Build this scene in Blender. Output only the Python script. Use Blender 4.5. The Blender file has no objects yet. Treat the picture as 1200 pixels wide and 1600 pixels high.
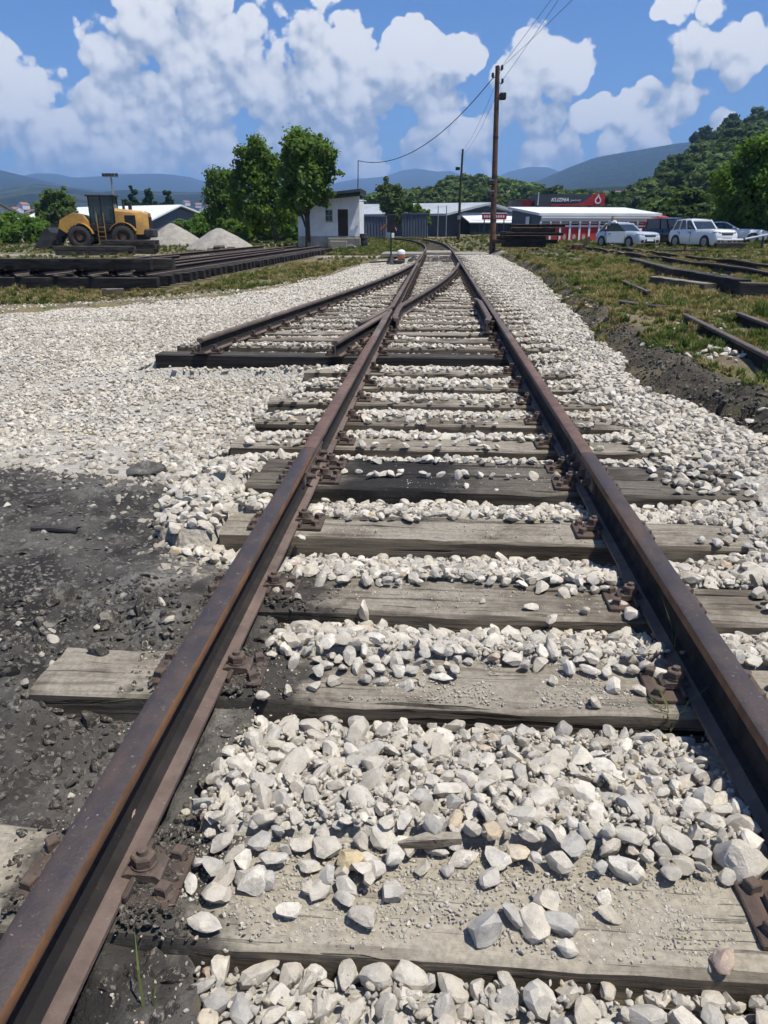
import bpy, bmesh, math, random
import numpy as np
from mathutils import Vector, Matrix

random.seed(7)
RNG = np.random.default_rng(7)
scene = bpy.context.scene
COL = scene.collection
R_ = math.radians

# ------------------------------------------------------------------ camera
FPX, HORIZON, VPX = 1150.0, 356.0, 684.0          # focal length etc. in pixels of the 1200x1600 photograph
PITCH = math.atan((800 - HORIZON) / FPX)
YAW = math.atan((VPX - 600) / FPX * math.cos(PITCH))
CAM = Vector((-0.077, 0.0, 1.30))
c_f = Vector((-math.sin(YAW) * math.cos(PITCH), math.cos(YAW) * math.cos(PITCH), -math.sin(PITCH)))
c_r = Vector((math.cos(YAW), math.sin(YAW), 0))
c_u = c_r.cross(c_f)
cam_d = bpy.data.cameras.new("camera")
cam_d.sensor_fit = 'VERTICAL'; cam_d.sensor_height = 24.0; cam_d.lens = FPX / 1600 * 24.0
cam_d.clip_start = 0.02; cam_d.clip_end = 30000
cam = bpy.data.objects.new("camera", cam_d); COL.objects.link(cam)
m = Matrix((c_r, c_u, -c_f)).transposed().to_4x4(); m.translation = CAM
cam.matrix_world = m
scene.camera = cam

def ray(px, py):
    px, py = float(px), float(py)
    return (px - 600) / FPX * c_r - (py - 800) / FPX * c_u + c_f
def at(px, py, Y):
    "world point seen at photo pixel (px,py) at distance Y along the track"
    d = ray(px, py); return CAM + d * (float(Y) / d.y)
def gp(px, py, z=0.0):
    d = ray(px, py); return CAM + d * ((z - CAM.z) / d.z)
def ppm(Y):
    "photo pixels per metre at distance Y"
    return FPX / (Y * math.cos(PITCH) + 0.4)
def project(P):
    v = P - np.array(CAM)
    z = v @ np.array(c_f)
    z = np.where(z < 0.05, 0.05, z)
    return 600 + FPX * (v @ np.array(c_r)) / z, 800 - FPX * (v @ np.array(c_u)) / z, z

# ------------------------------------------------------------------ sun, sky, exposure
SUN_AZ, SUN_EL = 110.0, 68.0
sd = Vector((math.cos(R_(SUN_EL)) * math.sin(R_(SUN_AZ)), math.cos(R_(SUN_EL)) * math.cos(R_(SUN_AZ)), math.sin(R_(SUN_EL))))
sun_d = bpy.data.lights.new("sun", 'SUN'); sun_d.energy = 4.9; sun_d.angle = R_(0.55); sun_d.color = (1.0, 0.945, 0.85)
sun = bpy.data.objects.new("sun", sun_d); COL.objects.link(sun)
sun.rotation_euler = (-sd).to_track_quat('-Z', 'Y').to_euler()
scene.view_settings.view_transform = 'Standard'
scene.view_settings.look = 'None'
scene.view_settings.exposure = 0.32
scene.view_settings.gamma = 1.0
scene.view_settings.use_curve_mapping = False
scene.cycles.use_denoising = True
scene.cycles.max_bounces = 5
scene.cycles.diffuse_bounces = 3
scene.cycles.glossy_bounces = 2
scene.cycles.transmission_bounces = 3
scene.cycles.transparent_max_bounces = 6
scene.cycles.volume_bounces = 0
scene.cycles.use_adaptive_sampling = True
scene.cycles.adaptive_threshold = 0.025
scene.cycles.adaptive_min_samples = 12
scene.cycles.sample_clamp_indirect = 6.0

world = bpy.data.worlds.new("World"); scene.world = world; world.use_nodes = True
wt = world.node_tree; wt.nodes.clear()

class NT:
    "small helper to wire shader nodes"
    def __init__(s, tree): s.t = tree
    def n(s, kind, **kw):
        nd = s.t.nodes.new(kind)
        for k, v in kw.items(): setattr(nd, k, v)
        return nd
    def put(s, sock, v):
        if isinstance(v, bpy.types.NodeSocket): s.t.links.new(v, sock)
        elif v is not None: sock.default_value = v
    def m(s, op, a, b=None, c=None, clamp=False):
        nd = s.n('ShaderNodeMath', operation=op, use_clamp=clamp)
        for i, v in enumerate((a, b, c)): s.put(nd.inputs[i], v)
        return nd.outputs[0]
    def v(s, op, a, b=None, scale=None):
        nd = s.n('ShaderNodeVectorMath', operation=op)
        s.put(nd.inputs[0], a)
        if b is not None: s.put(nd.inputs[1], b)
        if scale is not None: s.put(nd.inputs['Scale'], scale)
        return nd.outputs['Value'] if op in ('DISTANCE', 'DOT_PRODUCT', 'LENGTH') else nd.outputs[0]
    def ss(s, x, lo, hi, a=0.0, b=1.0, kind='SMOOTHSTEP'):
        nd = s.n('ShaderNodeMapRange', interpolation_type=kind)
        for i, v in enumerate((x, lo, hi, a, b)): s.put(nd.inputs[i], v)
        return nd.outputs[0]
    def mix(s, f, a, b, blend='MIX'):
        nd = s.n('ShaderNodeMix', data_type='RGBA', blend_type=blend)
        s.put(nd.inputs[0], f); s.put(nd.inputs[6], a); s.put(nd.inputs[7], b)
        return nd.outputs[2]
    def noise(s, vec, scale, detail=4.0, rough=0.55, out=0, dist=0.0):
        nd = s.n('ShaderNodeTexNoise')
        s.put(nd.inputs['Vector'], vec); nd.inputs['Scale'].default_value = scale
        nd.inputs['Detail'].default_value = detail; nd.inputs['Roughness'].default_value = rough
        nd.inputs['Distortion'].default_value = dist
        return nd.outputs[out]
    def vor(s, vec, scale, feature='F1', out=0):
        nd = s.n('ShaderNodeTexVoronoi', feature=feature)
        s.put(nd.inputs['Vector'], vec); nd.inputs['Scale'].default_value = scale
        return nd.outputs[out]
    def mapv(s, vec, scale=(1, 1, 1), loc=(0, 0, 0)):
        nd = s.n('ShaderNodeMapping'); s.put(nd.inputs[0], vec)
        nd.inputs['Scale'].default_value = scale; nd.inputs['Location'].default_value = loc
        return nd.outputs[0]
    def sep(s, vec):
        nd = s.n('ShaderNodeSeparateXYZ'); s.put(nd.inputs[0], vec); return nd.outputs

# cumulus clouds of the whole dome: lobes (photo column, row, radius in px) plus fractal noise, evaluated on the view direction
CLOUDS = [(262, 40, 95), (330, 75, 110), (205, 115, 85), (160, 165, 62), (300, 150, 120), (420, 130, 110), (520, 95, 72), (485, 60, 50), (545, 45, 30),
          (505, 160, 95), (575, 170, 55), (390, 40, 42), (250, 205, 90),
          (15, 118, 48), (0, 170, 75), (50, 205, 80), (110, 225, 70), (60, 245, 60),
          (648, 92, 58), (700, 92, 56), (610, 118, 40), (738, 96, 28), (670, 140, 60),
          (845, 92, 58), (880, 115, 48), (815, 150, 62), (850, 185, 45), (790, 120, 30),
          (1085, 88, 52), (1140, 70, 50), (1180, 78, 34), (1085, 150, 50), (1030, 170, 48), (985, 190, 38), (925, 188, 36), (1150, 120, 36),
          (1055, 5, 34), (1110, 12, 26), (510, -8, 36),
          (330, 252, 74), (230, 258, 60), (1130, 200, 30), (960, 235, 34), (690, 252, 50), (420, 240, 66), (560, 248, 66), (640, 228, 56), (850, 242, 50), (1030, 218, 32), (160, 245, 50), (740, 228, 54), (885, 236, 40), (60, 262, 50), (480, 262, 40)]
def density_group(fine):
    dg = bpy.data.node_groups.new("cloud_density", 'ShaderNodeTree')
    dg.interface.new_socket("dir", in_out='INPUT', socket_type='NodeSocketVector')
    dg.interface.new_socket("density", in_out='OUTPUT', socket_type='NodeSocketFloat')
    g = NT(dg); gi = g.n('NodeGroupInput'); go = g.n('NodeGroupOutput')
    vdir = gi.outputs[0]
    wob = g.v('SCALE', g.v('SUBTRACT', g.noise(vdir, 18.0, 2.0, 0.5, out=1), (0.5, 0.5, 0.5)), scale=0.045)
    wd = g.v('NORMALIZE', g.v('ADD', vdir, wob))
    acc = None
    for (px, py, r) in CLOUDS:
        c = ray(px, py).normalized()
        q = 2.0 / (r * 0.88 / 1215.0) ** 2                 # 1 - (distance / radius)^2 on the unit sphere
        k = g.m('ADD', g.v('DOT_PRODUCT', wd, tuple(c * q)), 1.0 - q)
        acc = k if acc is None else g.m('SMOOTH_MAX', acc, k, 0.08)
    # the rest of the dome, beyond what the lobes cover, carries scattered cumulus of the same kind
    away = g.ss(g.v('DOT_PRODUCT', vdir, tuple(ray(600, 150).normalized())), 0.84, 0.72)
    oth = g.ss(g.noise(vdir, 3.2, 2.0, 0.5), 0.52, 0.68, -1.2, 0.9, 'LINEAR')
    oth = g.m('ADD', g.m('MULTIPLY', oth, away), g.m('MULTIPLY', g.m('SUBTRACT', 1.0, away), -1.2))
    acc = g.m('SMOOTH_MAX', g.m('MAXIMUM', acc, -1.2), oth, 0.2)
    f1 = g.noise(vdir, 22.0, 10.0 if fine else 3.0, 0.56 if fine else 0.5)
    dens = g.m('ADD', acc, g.m('MULTIPLY', g.m('SUBTRACT', f1, 0.5), 2.2))
    jit = g.v('ADD', vdir, g.v('SCALE', g.v('SUBTRACT', g.noise(vdir, 45.0, 3.0, 0.55, out=1), (0.5, 0.5, 0.5)), scale=0.016))
    def billow(scale, amt, mid):
        nd = g.n('ShaderNodeTexVoronoi', feature='F1'); g.put(nd.inputs['Vector'], jit); nd.inputs['Scale'].default_value = scale
        return g.m('MULTIPLY', g.m('SUBTRACT', mid, nd.outputs[0]), amt)
    dens = g.m('ADD', dens, billow(24.0, 1.3, 0.46))
    if fine: dens = g.m('ADD', dens, billow(62.0, 0.6, 0.44))
    g.put(go.inputs[0], dens); return dg
DG_FINE, DG_SOFT = density_group(True), density_group(False)

w = NT(wt)
tc = w.n('ShaderNodeTexCoord'); wdir = w.v('NORMALIZE', tc.outputs['Generated'])
sky = w.n('ShaderNodeTexSky', sky_type='NISHITA'); sky.sun_disc = False
sky.sun_elevation = R_(SUN_EL); sky.sun_rotation = R_(SUN_AZ); sky.altitude = 400; sky.air_density = 1.0; sky.dust_density = 0.6; sky.ozone_density = 2.2
def dens_at(vec, grp):
    nd = w.n('ShaderNodeGroup'); nd.node_tree = grp; w.put(nd.inputs[0], vec); return nd.outputs[0]
d0 = dens_at(wdir, DG_FINE)
lit_dir = (c_r * 0.42 + Vector((0, 0, 0.9))).normalized()
d1 = dens_at(w.v('ADD', wdir, tuple(lit_dir * 0.010)), DG_FINE)
d2 = dens_at(w.v('ADD', wdir, tuple(lit_dir * 0.05)), DG_SOFT)
lit = w.m('ADD', w.m('MULTIPLY', w.m('SUBTRACT', d0, d1), 0.8), w.m('MULTIPLY', w.m('SUBTRACT', d0, d2), 0.6))
shade = w.ss(lit, -0.75, 0.75)
ccol = w.mix(shade, (3.2, 3.75, 4.6, 1), (8.7, 8.6, 8.4, 1))
alpha = w.m('MULTIPLY', w.ss(d0, 0.0, 0.24), 0.97)
skyc = w.mix(1.0, sky.outputs[0], (0.42, 0.68, 1.05, 1), 'MULTIPLY')
colr = w.mix(alpha, skyc, ccol)
bg = w.n('ShaderNodeBackground'); w.put(bg.inputs[0], colr); bg.inputs[1].default_value = 0.10
wo = w.n('ShaderNodeOutputWorld'); w.put(wo.inputs[0], bg.outputs[0])
world.cycles.sampling_method = 'NONE'

# ------------------------------------------------------------------ helpers
def tag(o, label=None, cat=None, group=None, kind=None):
    if label: o['label'] = label
    if cat: o['category'] = cat
    if group: o['group'] = group
    if kind: o['kind'] = kind
    return o
def empty(name, loc=(0, 0, 0), rz=0.0, parent=None):
    o = bpy.data.objects.new(name, None); COL.objects.link(o)
    o.location = loc; o.rotation_euler = (0, 0, rz); o.empty_display_size = 0.2
    if parent: o.parent = parent
    return o
def thing(name, label, cat, loc=(0, 0, 0), rz=0.0, group=None):
    return tag(empty(name, loc, rz), label, cat, group)
def link(name, me, parent=None, loc=(0, 0, 0), rot=(0, 0, 0), scale=(1, 1, 1)):
    o = bpy.data.objects.new(name, me); COL.objects.link(o)
    o.location = loc; o.rotation_euler = rot; o.scale = scale
    if parent: o.parent = parent
    return o

class MB:
    "collects shapes; build() makes ONE mesh object of them"
    def __init__(s): s.v = []; s.f = []; s.m = []
    def add(s, vs, fs, mi=0):
        b = len(s.v); s.v += [tuple(p) for p in vs]
        s.f += [tuple(b + i for i in f) for f in fs]; s.m += [mi] * len(fs)
        return s
    def box(s, lo, hi, mi=0, ch=0.0, M=None):
        x0, y0, z0 = lo; x1, y1, z1 = hi
        if ch <= 0:
            vs = [(x0, y0, z0), (x1, y0, z0), (x1, y1, z0), (x0, y1, z0), (x0, y0, z1), (x1, y0, z1), (x1, y1, z1), (x0, y1, z1)]
            fs = [(0, 3, 2, 1), (4, 5, 6, 7), (0, 1, 5, 4), (1, 2, 6, 5), (2, 3, 7, 6), (3, 0, 4, 7)]
        else:
            c = ch; vs = []; fs = []
            for z, i in ((z0, c), (z0 + c, 0), (z1 - c, 0), (z1, c)):
                vs += [(x0 + i + (c if not i else 0), y0 + i, z), (x1 - i - (c if not i else 0), y0 + i, z), (x1 - i, y0 + i + (c if not i else 0), z), (x1 - i, y1 - i - (c if not i else 0), z),
                       (x1 - i - (c if not i else 0), y1 - i, z), (x0 + i + (c if not i else 0), y1 - i, z), (x0 + i, y1 - i - (c if not i else 0), z), (x0 + i, y0 + i + (c if not i else 0), z)]
            for k in range(3):
                for j in range(8):
                    a, b2 = k * 8 + j, k * 8 + (j + 1) % 8
                    fs.append((a, b2, b2 + 8, a + 8))
            fs.append(tuple(range(7, -1, -1))); fs.append(tuple(range(24, 32)))
        if M is not None: vs = [M @ Vector(p) for p in vs]
        return s.add(vs, fs, mi)
    def cyl(s, p0, p1, r0, r1=None, n=12, mi=0, caps=True):
        r1 = r0 if r1 is None else r1
        p0 = Vector(p0); p1 = Vector(p1); d = (p1 - p0).normalized()
        a = d.orthogonal().normalized(); b = d.cross(a)
        vs = []
        for p, r in ((p0, r0), (p1, r1)):
            for k in range(n):
                t = 2 * math.pi * k / n; vs.append(p + (a * math.cos(t) + b * math.sin(t)) * r)
        fs = [(k, (k + 1) % n, n + (k + 1) % n, n + k) for k in range(n)]
        if caps: fs += [tuple(range(n - 1, -1, -1)), tuple(range(n, 2 * n))]
        return s.add(vs, fs, mi)
    def tube(s, pts, rs, n=8, mi=0):
        pts = [Vector(p) for p in pts]
        if not isinstance(rs, (list, tuple)): rs = [rs] * len(pts)
        vs = []; prev = None
        for i, p in enumerate(pts):
            d = (pts[min(i + 1, len(pts) - 1)] - pts[max(i - 1, 0)]).normalized()
            if prev is None: a = d.orthogonal().normalized()
            else:
                a = (prev - d * prev.dot(d)); a = a.normalized() if a.length > 1e-6 else d.orthogonal().normalized()
            prev = a; b = d.cross(a)
            for k in range(n):
                t = 2 * math.pi * k / n; vs.append(p + (a * math.cos(t) + b * math.sin(t)) * rs[i])
        fs = []
        for i in range(len(pts) - 1):
            for k in range(n):
                fs.append((i * n + k, i * n + (k + 1) % n, (i + 1) * n + (k + 1) % n, (i + 1) * n + k))
        fs += [tuple(range(n - 1, -1, -1)), tuple(range((len(pts) - 1) * n, len(pts) * n))]
        return s.add(vs, fs, mi)
    def loft(s, rings, mi=0, caps=True, closed=True):
        n = len(rings[0]); vs = [p for r in rings for p in r]; fs = []
        for i in range(len(rings) - 1):
            for k in range(n if closed else n - 1):
                fs.append((i * n + k, i * n + (k + 1) % n, (i + 1) * n + (k + 1) % n, (i + 1) * n + k))
        if caps: fs += [tuple(range(n - 1, -1, -1)), tuple(range((len(rings) - 1) * n, len(rings) * n))]
        return s.add(vs, fs, mi)
    def prism(s, poly, axis, a, b, mi=0):
        "poly: 2D outline; axis 'x','y','z' is the extrusion axis from a to b"
        def P(u, v, t): return {'x': (t, u, v), 'y': (u, t, v), 'z': (u, v, t)}[axis]
        return s.loft([[P(u, v, a) for u, v in poly], [P(u, v, b) for u, v in poly]], mi)
    def mesh(s, name, mats, smooth=False):
        me = bpy.data.meshes.new(name); me.from_pydata(s.v, [], s.f)
        mats = mats if isinstance(mats, (list, tuple)) else [mats]
        for mm in mats: me.materials.append(mm)
        if len(mats) > 1: me.polygons.foreach_set('material_index', s.m)
        bm = bmesh.new(); bm.from_mesh(me); bmesh.ops.recalc_face_normals(bm, faces=bm.faces); bm.to_mesh(me); bm.free()
        if smooth:
            me.polygons.foreach_set('use_smooth', [True] * len(me.polygons))
            me.set_sharp_from_angle(angle=R_(smooth if smooth > 1 else 40))
        me.update(); return me
    def build(s, name, mats, parent=None, smooth=False, loc=(0, 0, 0), rot=(0, 0, 0)):
        return link(name, s.mesh(name, mats, smooth), parent, loc, rot)

def np_mesh(name, V, F, mat, smooth=False):
    "fast mesh from numpy arrays; F is n x k"
    me = bpy.data.meshes.new(name); k = F.shape[1]
    me.vertices.add(len(V)); me.vertices.foreach_set('co', V.astype(np.float32).ravel())
    me.loops.add(F.size); me.loops.foreach_set('vertex_index', F.astype(np.int32).ravel())
    me.polygons.add(len(F)); me.polygons.foreach_set('loop_start', np.arange(0, F.size, k, dtype=np.int32))
    me.polygons.foreach_set('loop_total', np.full(len(F), k, dtype=np.int32))
    if smooth: me.polygons.foreach_set('use_smooth', np.ones(len(F), dtype=bool))
    for mm in (mat if isinstance(mat, (list, tuple)) else [mat]): me.materials.append(mm)
    me.update(calc_edges=True); me.validate(); return me

def _h(ix, iy, seed):
    n = (ix.astype(np.int64) * 374761393 + iy.astype(np.int64) * 668265263 + seed * 1442695041) & 0x7fffffff
    n = (n ^ (n >> 13)) * 1274126177 & 0x7fffffff
    return ((n ^ (n >> 16)) & 0xffff) / 65535.0
def vnoise(x, y, seed=0):
    x = np.asarray(x, float); y = np.asarray(y, float)
    ix = np.floor(x); iy = np.floor(y); fx = x - ix; fy = y - iy
    fx = fx * fx * (3 - 2 * fx); fy = fy * fy * (3 - 2 * fy)
    a = _h(ix, iy, seed); b = _h(ix + 1, iy, seed); c = _h(ix, iy + 1, seed); d = _h(ix + 1, iy + 1, seed)
    return (a * (1 - fx) + b * fx) * (1 - fy) + (c * (1 - fx) + d * fx) * fy
def fbm(x, y, seed=0, oct=4, gain=0.5):
    s = 0.0; a = 1.0; t = 0.0
    for o in range(oct):
        s = s + a * (vnoise(np.asarray(x) * 2 ** o, np.asarray(y) * 2 ** o, seed + o * 17) - 0.5); t += a; a *= gain
    return s / t * 2
def sstep(a, b, x):
    t = np.clip((np.asarray(x, float) - a) / (b - a), 0, 1); return t * t * (3 - 2 * t)

# ------------------------------------------------------------------ materials
def new_mat(name):
    mt = bpy.data.materials.new(name); mt.use_nodes = True; t = mt.node_tree; t.nodes.clear()
    k = NT(t); out = k.n('ShaderNodeOutputMaterial'); p = k.n('ShaderNodeBsdfPrincipled')
    k.put(out.inputs[0], p.outputs[0]); return mt, k, p, out
def c4(c): return (c[0], c[1], c[2], 1.0)
def bump(k, p, h, strength=0.4, dist=0.01):
    b = k.n('ShaderNodeBump'); b.inputs['Strength'].default_value = strength; b.inputs['Distance'].default_value = dist
    k.put(b.inputs['Height'], h); k.put(p.inputs['Normal'], b.outputs[0])
def pm(name, c1, c2=None, scale=6.0, rough=0.8, metal=0.0, bscale=None, bstr=0.3, bdist=0.01, lo=0.35, hi=0.65, spec=0.3, coat=0.0, stretch=(1, 1, 1)):
    "noise-mottled principled material"
    mt, k, p, out = new_mat(name)
    tcn = k.n('ShaderNodeTexCoord').outputs['Object']; vec = k.mapv(tcn, stretch)
    c2 = c2 or tuple(x * 0.8 for x in c1)
    f = k.ss(k.noise(vec, scale, 5, 0.6), lo, hi)
    k.put(p.inputs['Base Color'], k.mix(f, c4(c1), c4(c2)))
    p.inputs['Roughness'].default_value = rough; p.inputs['Metallic'].default_value = metal
    p.inputs['Specular IOR Level'].default_value = spec
    if coat: p.inputs['Coat Weight'].default_value = coat; p.inputs['Coat Roughness'].default_value = 0.06
    if bscale: bump(k, p, k.noise(vec, bscale, 5, 0.6), bstr, bdist)
    return mt

def stone_mat(name, ramp, dirt=0.0, dirtc=(0.1, 0.09, 0.08)):
    mt, k, p, out = new_mat(name)
    oi = k.n('ShaderNodeObjectInfo'); rnd = oi.outputs['Random']
    tcn = k.n('ShaderNodeTexCoord').outputs['Object']
    vec = k.v('ADD', tcn, k.v('SCALE', (3.1, 1.7, 2.3), scale=k.m('MULTIPLY', rnd, 40.0)))
    cr = k.n('ShaderNodeValToRGB'); cr.color_ramp.interpolation = 'LINEAR'
    e = cr.color_ramp.elements
    while len(e) > 1: e.remove(e[-1])
    e[0].position = ramp[0][0]; e[0].color = c4(ramp[0][1])
    for pos, c in ramp[1:]:
        q = e.new(pos); q.color = c4(c)
    k.put(cr.inputs[0], rnd)
    n1 = k.noise(vec, 1.3, 5, 0.65)
    col = k.mix(k.ss(n1, 0.4, 0.72), cr.outputs[0], k.mix(1.0, cr.outputs[0], (0.72, 0.72, 0.74, 1), 'MULTIPLY'))
    vein = k.ss(k.noise(k.mapv(vec, (1, 1, 3.5)), 1.6, 4, 0.6, dist=1.2), 0.56, 0.66)
    col = k.mix(k.m('MULTIPLY', vein, 0.35), col, (0.66, 0.55, 0.42, 1))
    speck = k.ss(k.noise(vec, 14.0, 3, 0.6), 0.58, 0.72)
    col = k.mix(k.m('MULTIPLY', speck, 0.40), col, (0.27, 0.25, 0.225, 1))
    col = k.mix(k.m('MULTIPLY', k.ss(k.noise(vec, 0.9, 4, 0.7), 0.5, 0.62), 0.45), col, (0.40, 0.36, 0.29, 1))
    if dirt > 0:
        col = k.mix(k.m('MULTIPLY', k.ss(k.noise(vec, 2.2, 3, 0.6), 0.35, 0.6), dirt), col, c4(dirtc))
    k.put(p.inputs['Base Color'], col); p.inputs['Roughness'].default_value = 0.88; p.inputs['Specular IOR Level'].default_value = 0.25
    h = k.m('ADD', k.noise(vec, 2.2, 7, 0.72), k.m('MULTIPLY', k.noise(vec, 12, 4, 0.65), 0.45))
    bump(k, p, h, 0.55, 0.01)
    return mt
M_STONE = stone_mat("limestone_ballast", [(0.0, (0.708, 0.662, 0.572)), (0.18, (0.608, 0.564, 0.476)), (0.40, (0.520, 0.472, 0.392)), (0.58, (0.443, 0.424, 0.381)), (0.70, (0.587, 0.543, 0.462)), (0.86, (0.510, 0.456, 0.365)), (0.97, (0.642, 0.586, 0.487)), (0.992, (0.576, 0.456, 0.296)), (1.0, (0.553, 0.424, 0.329))])
M_STONE_DUSTY = stone_mat("dusty_ballast", [(0.0, (0.46, 0.42, 0.35)), (0.5, (0.38, 0.345, 0.28)), (0.8, (0.42, 0.39, 0.34)), (1.0, (0.33, 0.29, 0.23))], 0.4, (0.28, 0.24, 0.18))
M_STONE_DIRTY = stone_mat("oily_rubble", [(0.0, (0.13, 0.125, 0.115)), (0.5, (0.085, 0.08, 0.073)), (0.9, (0.17, 0.165, 0.15)), (1.0, (0.3, 0.29, 0.27))], 0.6, (0.045, 0.042, 0.039))
M_CLOD = stone_mat("dark_soil_clod", [(0.0, (0.05, 0.046, 0.042)), (0.6, (0.038, 0.035, 0.032)), (1.0, (0.075, 0.068, 0.06))])
M_PINK = stone_mat("pink_stone", [(0.0, (0.5, 0.36, 0.29)), (1.0, (0.5, 0.38, 0.3))])
M_OCHRE = stone_mat("ochre_stone", [(0.0, (0.6, 0.48, 0.28)), (1.0, (0.6, 0.48, 0.28))])

def wood_mat(name, dark, light, dust, dust_amt, grime=None, grime_x=None, d_lo=0.38, d_hi=0.64):
    "sleeper timber: grain along local X, dust on faces that look up, optional oil grime around local x"
    mt, k, p, out = new_mat(name)
    oi = k.n('ShaderNodeObjectInfo'); rnd = oi.outputs['Random']
    tcn = k.n('ShaderNodeTexCoord').outputs['Object']
    vec = k.v('ADD', tcn, k.v('SCALE', (5.3, 2.1, 1.7), scale=k.m('MULTIPLY', rnd, 30.0)))
    gr = k.noise(k.mapv(vec, (1.6, 46, 46)), 1.0, 6, 0.7, dist=0.5)
    big = k.noise(k.mapv(vec, (1.5, 6, 6)), 1.0, 4, 0.6)
    col = k.mix(k.ss(gr, 0.36, 0.66), c4(dark), c4(light))
    col = k.mix(k.ss(big, 0.42, 0.7), col, k.mix(1.0, col, (0.55, 0.52, 0.5, 1), 'MULTIPLY'))
    crack = k.m('MAXIMUM', k.ss(k.noise(k.mapv(vec, (0.8, 22, 22), (3, 1, 2)), 1.0, 3, 0.5, dist=0.7), 0.355, 0.325), k.m('MULTIPLY', k.ss(k.noise(k.mapv(vec, (2.5, 70, 70), (1, 4, 2)), 1.0, 3, 0.5, dist=0.5), 0.36, 0.32), 0.7))
    nz = k.sep(k.n('ShaderNodeNewGeometry').outputs['Normal'])[2]
    du = k.m('MULTIPLY', k.ss(nz, 0.5, 0.9), k.ss(k.m('ADD', k.noise(vec, 3.2, 6, 0.7), k.m('MULTIPLY', rnd, 0.12)), d_lo, d_hi))
    du = k.m('MULTIPLY', k.m('MULTIPLY', du, dust_amt), k.ss(gr, 0.30, 0.52, 0.35 if d_lo > 0.3 else 0.8, 1.0))
    dc = k.mix(k.ss(k.noise(vec, 60, 4, 0.7), 0.35, 0.7), c4(dust), c4(tuple(x * 0.66 for x in dust)))
    col = k.mix(du, col, dc)
    col = k.mix(k.m('MULTIPLY', crack, k.m('SUBTRACT', 1.0, k.m('MULTIPLY', du, 0.6))), col, (0.016, 0.013, 0.011, 1))
    if grime:
        sx = k.sep(tcn)[0]; msk = None
        for gx, gw in grime_x:
            dd = k.ss(k.m('ADD', k.m('ABSOLUTE', k.m('SUBTRACT', sx, gx)), k.m('MULTIPLY', k.m('SUBTRACT', k.noise(vec, 7, 5, 0.65), 0.5), 0.5)), gw, gw * 0.55)
            msk = dd if msk is None else k.m('MAXIMUM', msk, dd)
        col = k.mix(k.m('MULTIPLY', msk, 0.92), col, k.mix(k.ss(k.noise(vec, 45, 3, 0.6), 0.55, 0.75), c4(grime), c4(tuple(x * 2.6 for x in grime))))
    k.put(p.inputs['Base Color'], col); p.inputs['Roughness'].default_value = 0.9; p.inputs['Specular IOR Level'].default_value = 0.2
    h = k.m('SUBTRACT', k.m('ADD', k.m('MULTIPLY', gr, 0.6), k.m('MULTIPLY', k.noise(vec, 80, 3, 0.6), 0.25)), k.m('MULTIPLY', crack, 1.2))
    bump(k, p, h, 0.9, 0.008)
    return mt
M_SLEEPER = wood_mat("weathered_sleeper_wood", (0.095, 0.078, 0.06), (0.19, 0.162, 0.125), (0.345, 0.31, 0.25), 0.85)
M_SLEEPER_DUSTY = wood_mat("dusty_sleeper_wood", (0.12, 0.098, 0.072), (0.22, 0.188, 0.145), (0.385, 0.345, 0.27), 0.92, (0.045, 0.042, 0.038), [(-0.72, 0.30)], 0.24, 0.52)
M_SLEEPER_GRIMY = wood_mat("grimy_sleeper_wood", (0.085, 0.07, 0.054), (0.185, 0.158, 0.122), (0.335, 0.30, 0.24), 0.85, (0.035, 0.032, 0.029), [(-0.66, 0.30)])
M_TIMBER_BLACK = wood_mat("creosoted_timber", (0.018, 0.017, 0.018), (0.04, 0.037, 0.036), (0.13, 0.118, 0.10), 0.55)
M_TIMBER_OLD = wood_mat("old_stacked_timber", (0.035, 0.030, 0.026), (0.085, 0.074, 0.062), (0.20, 0.18, 0.15), 0.5)
M_TIMBER_OILED = wood_mat("oiled_sleeper_wood", (0.05, 0.043, 0.036), (0.11, 0.096, 0.08), (0.25, 0.225, 0.185), 0.45, (0.018, 0.017, 0.017), [(-0.25, 0.45)])

def rust_mat(name, c1, c2, c3=None, rough=0.75, metal=0.15, sc=9.0, speck=0.0):
    mt, k, p, out = new_mat(name)
    tcn = k.n('ShaderNodeTexCoord').outputs['Object']
    col = k.mix(k.ss(k.noise(tcn, sc, 6, 0.68), 0.36, 0.66), c4(c1), c4(c2))
    if c3: col = k.mix(k.ss(k.noise(k.mapv(tcn, (1, 0.25, 1), (4, 2, 1)), sc * 0.6, 4, 0.6), 0.52, 0.68), col, c4(c3))
    if speck: col = k.mix(k.m('MULTIPLY', k.ss(k.noise(tcn, 95, 3, 0.6), 0.66, 0.72), speck), col, (0.36, 0.33, 0.29, 1))
    k.put(p.inputs['Base Color'], col)
    rg = k.ss(k.noise(tcn, sc * 2, 3, 0.5), 0.3, 0.7, rough - 0.12, rough + 0.1); k.put(p.inputs['Roughness'], rg)
    p.inputs['Metallic'].default_value = metal; p.inputs['Specular IOR Level'].default_value = 0.4
    bump(k, p, k.m('ADD', k.noise(tcn, 120, 4, 0.7), k.m('MULTIPLY', k.noise(tcn, 34, 4, 0.6), 0.8)), 0.6, 0.004)
    return mt
M_RAIL = rust_mat("rail_rust", (0.145, 0.106, 0.086), (0.10, 0.072, 0.060), (0.175, 0.125, 0.098), 0.85, 0.0, 8.0, 0.35)
M_RAIL_TOP = rust_mat("rail_running_surface", (0.055, 0.046, 0.047), (0.080, 0.062, 0.057), (0.105, 0.070, 0.054), 0.62, 0.25, 7.0, 0.6)
M_RAIL_GAUGE = rust_mat("rail_gauge_corner", (0.22, 0.105, 0.044), (0.125, 0.066, 0.038), (0.09, 0.058, 0.042), 0.7, 0.1, 6.0)
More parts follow.
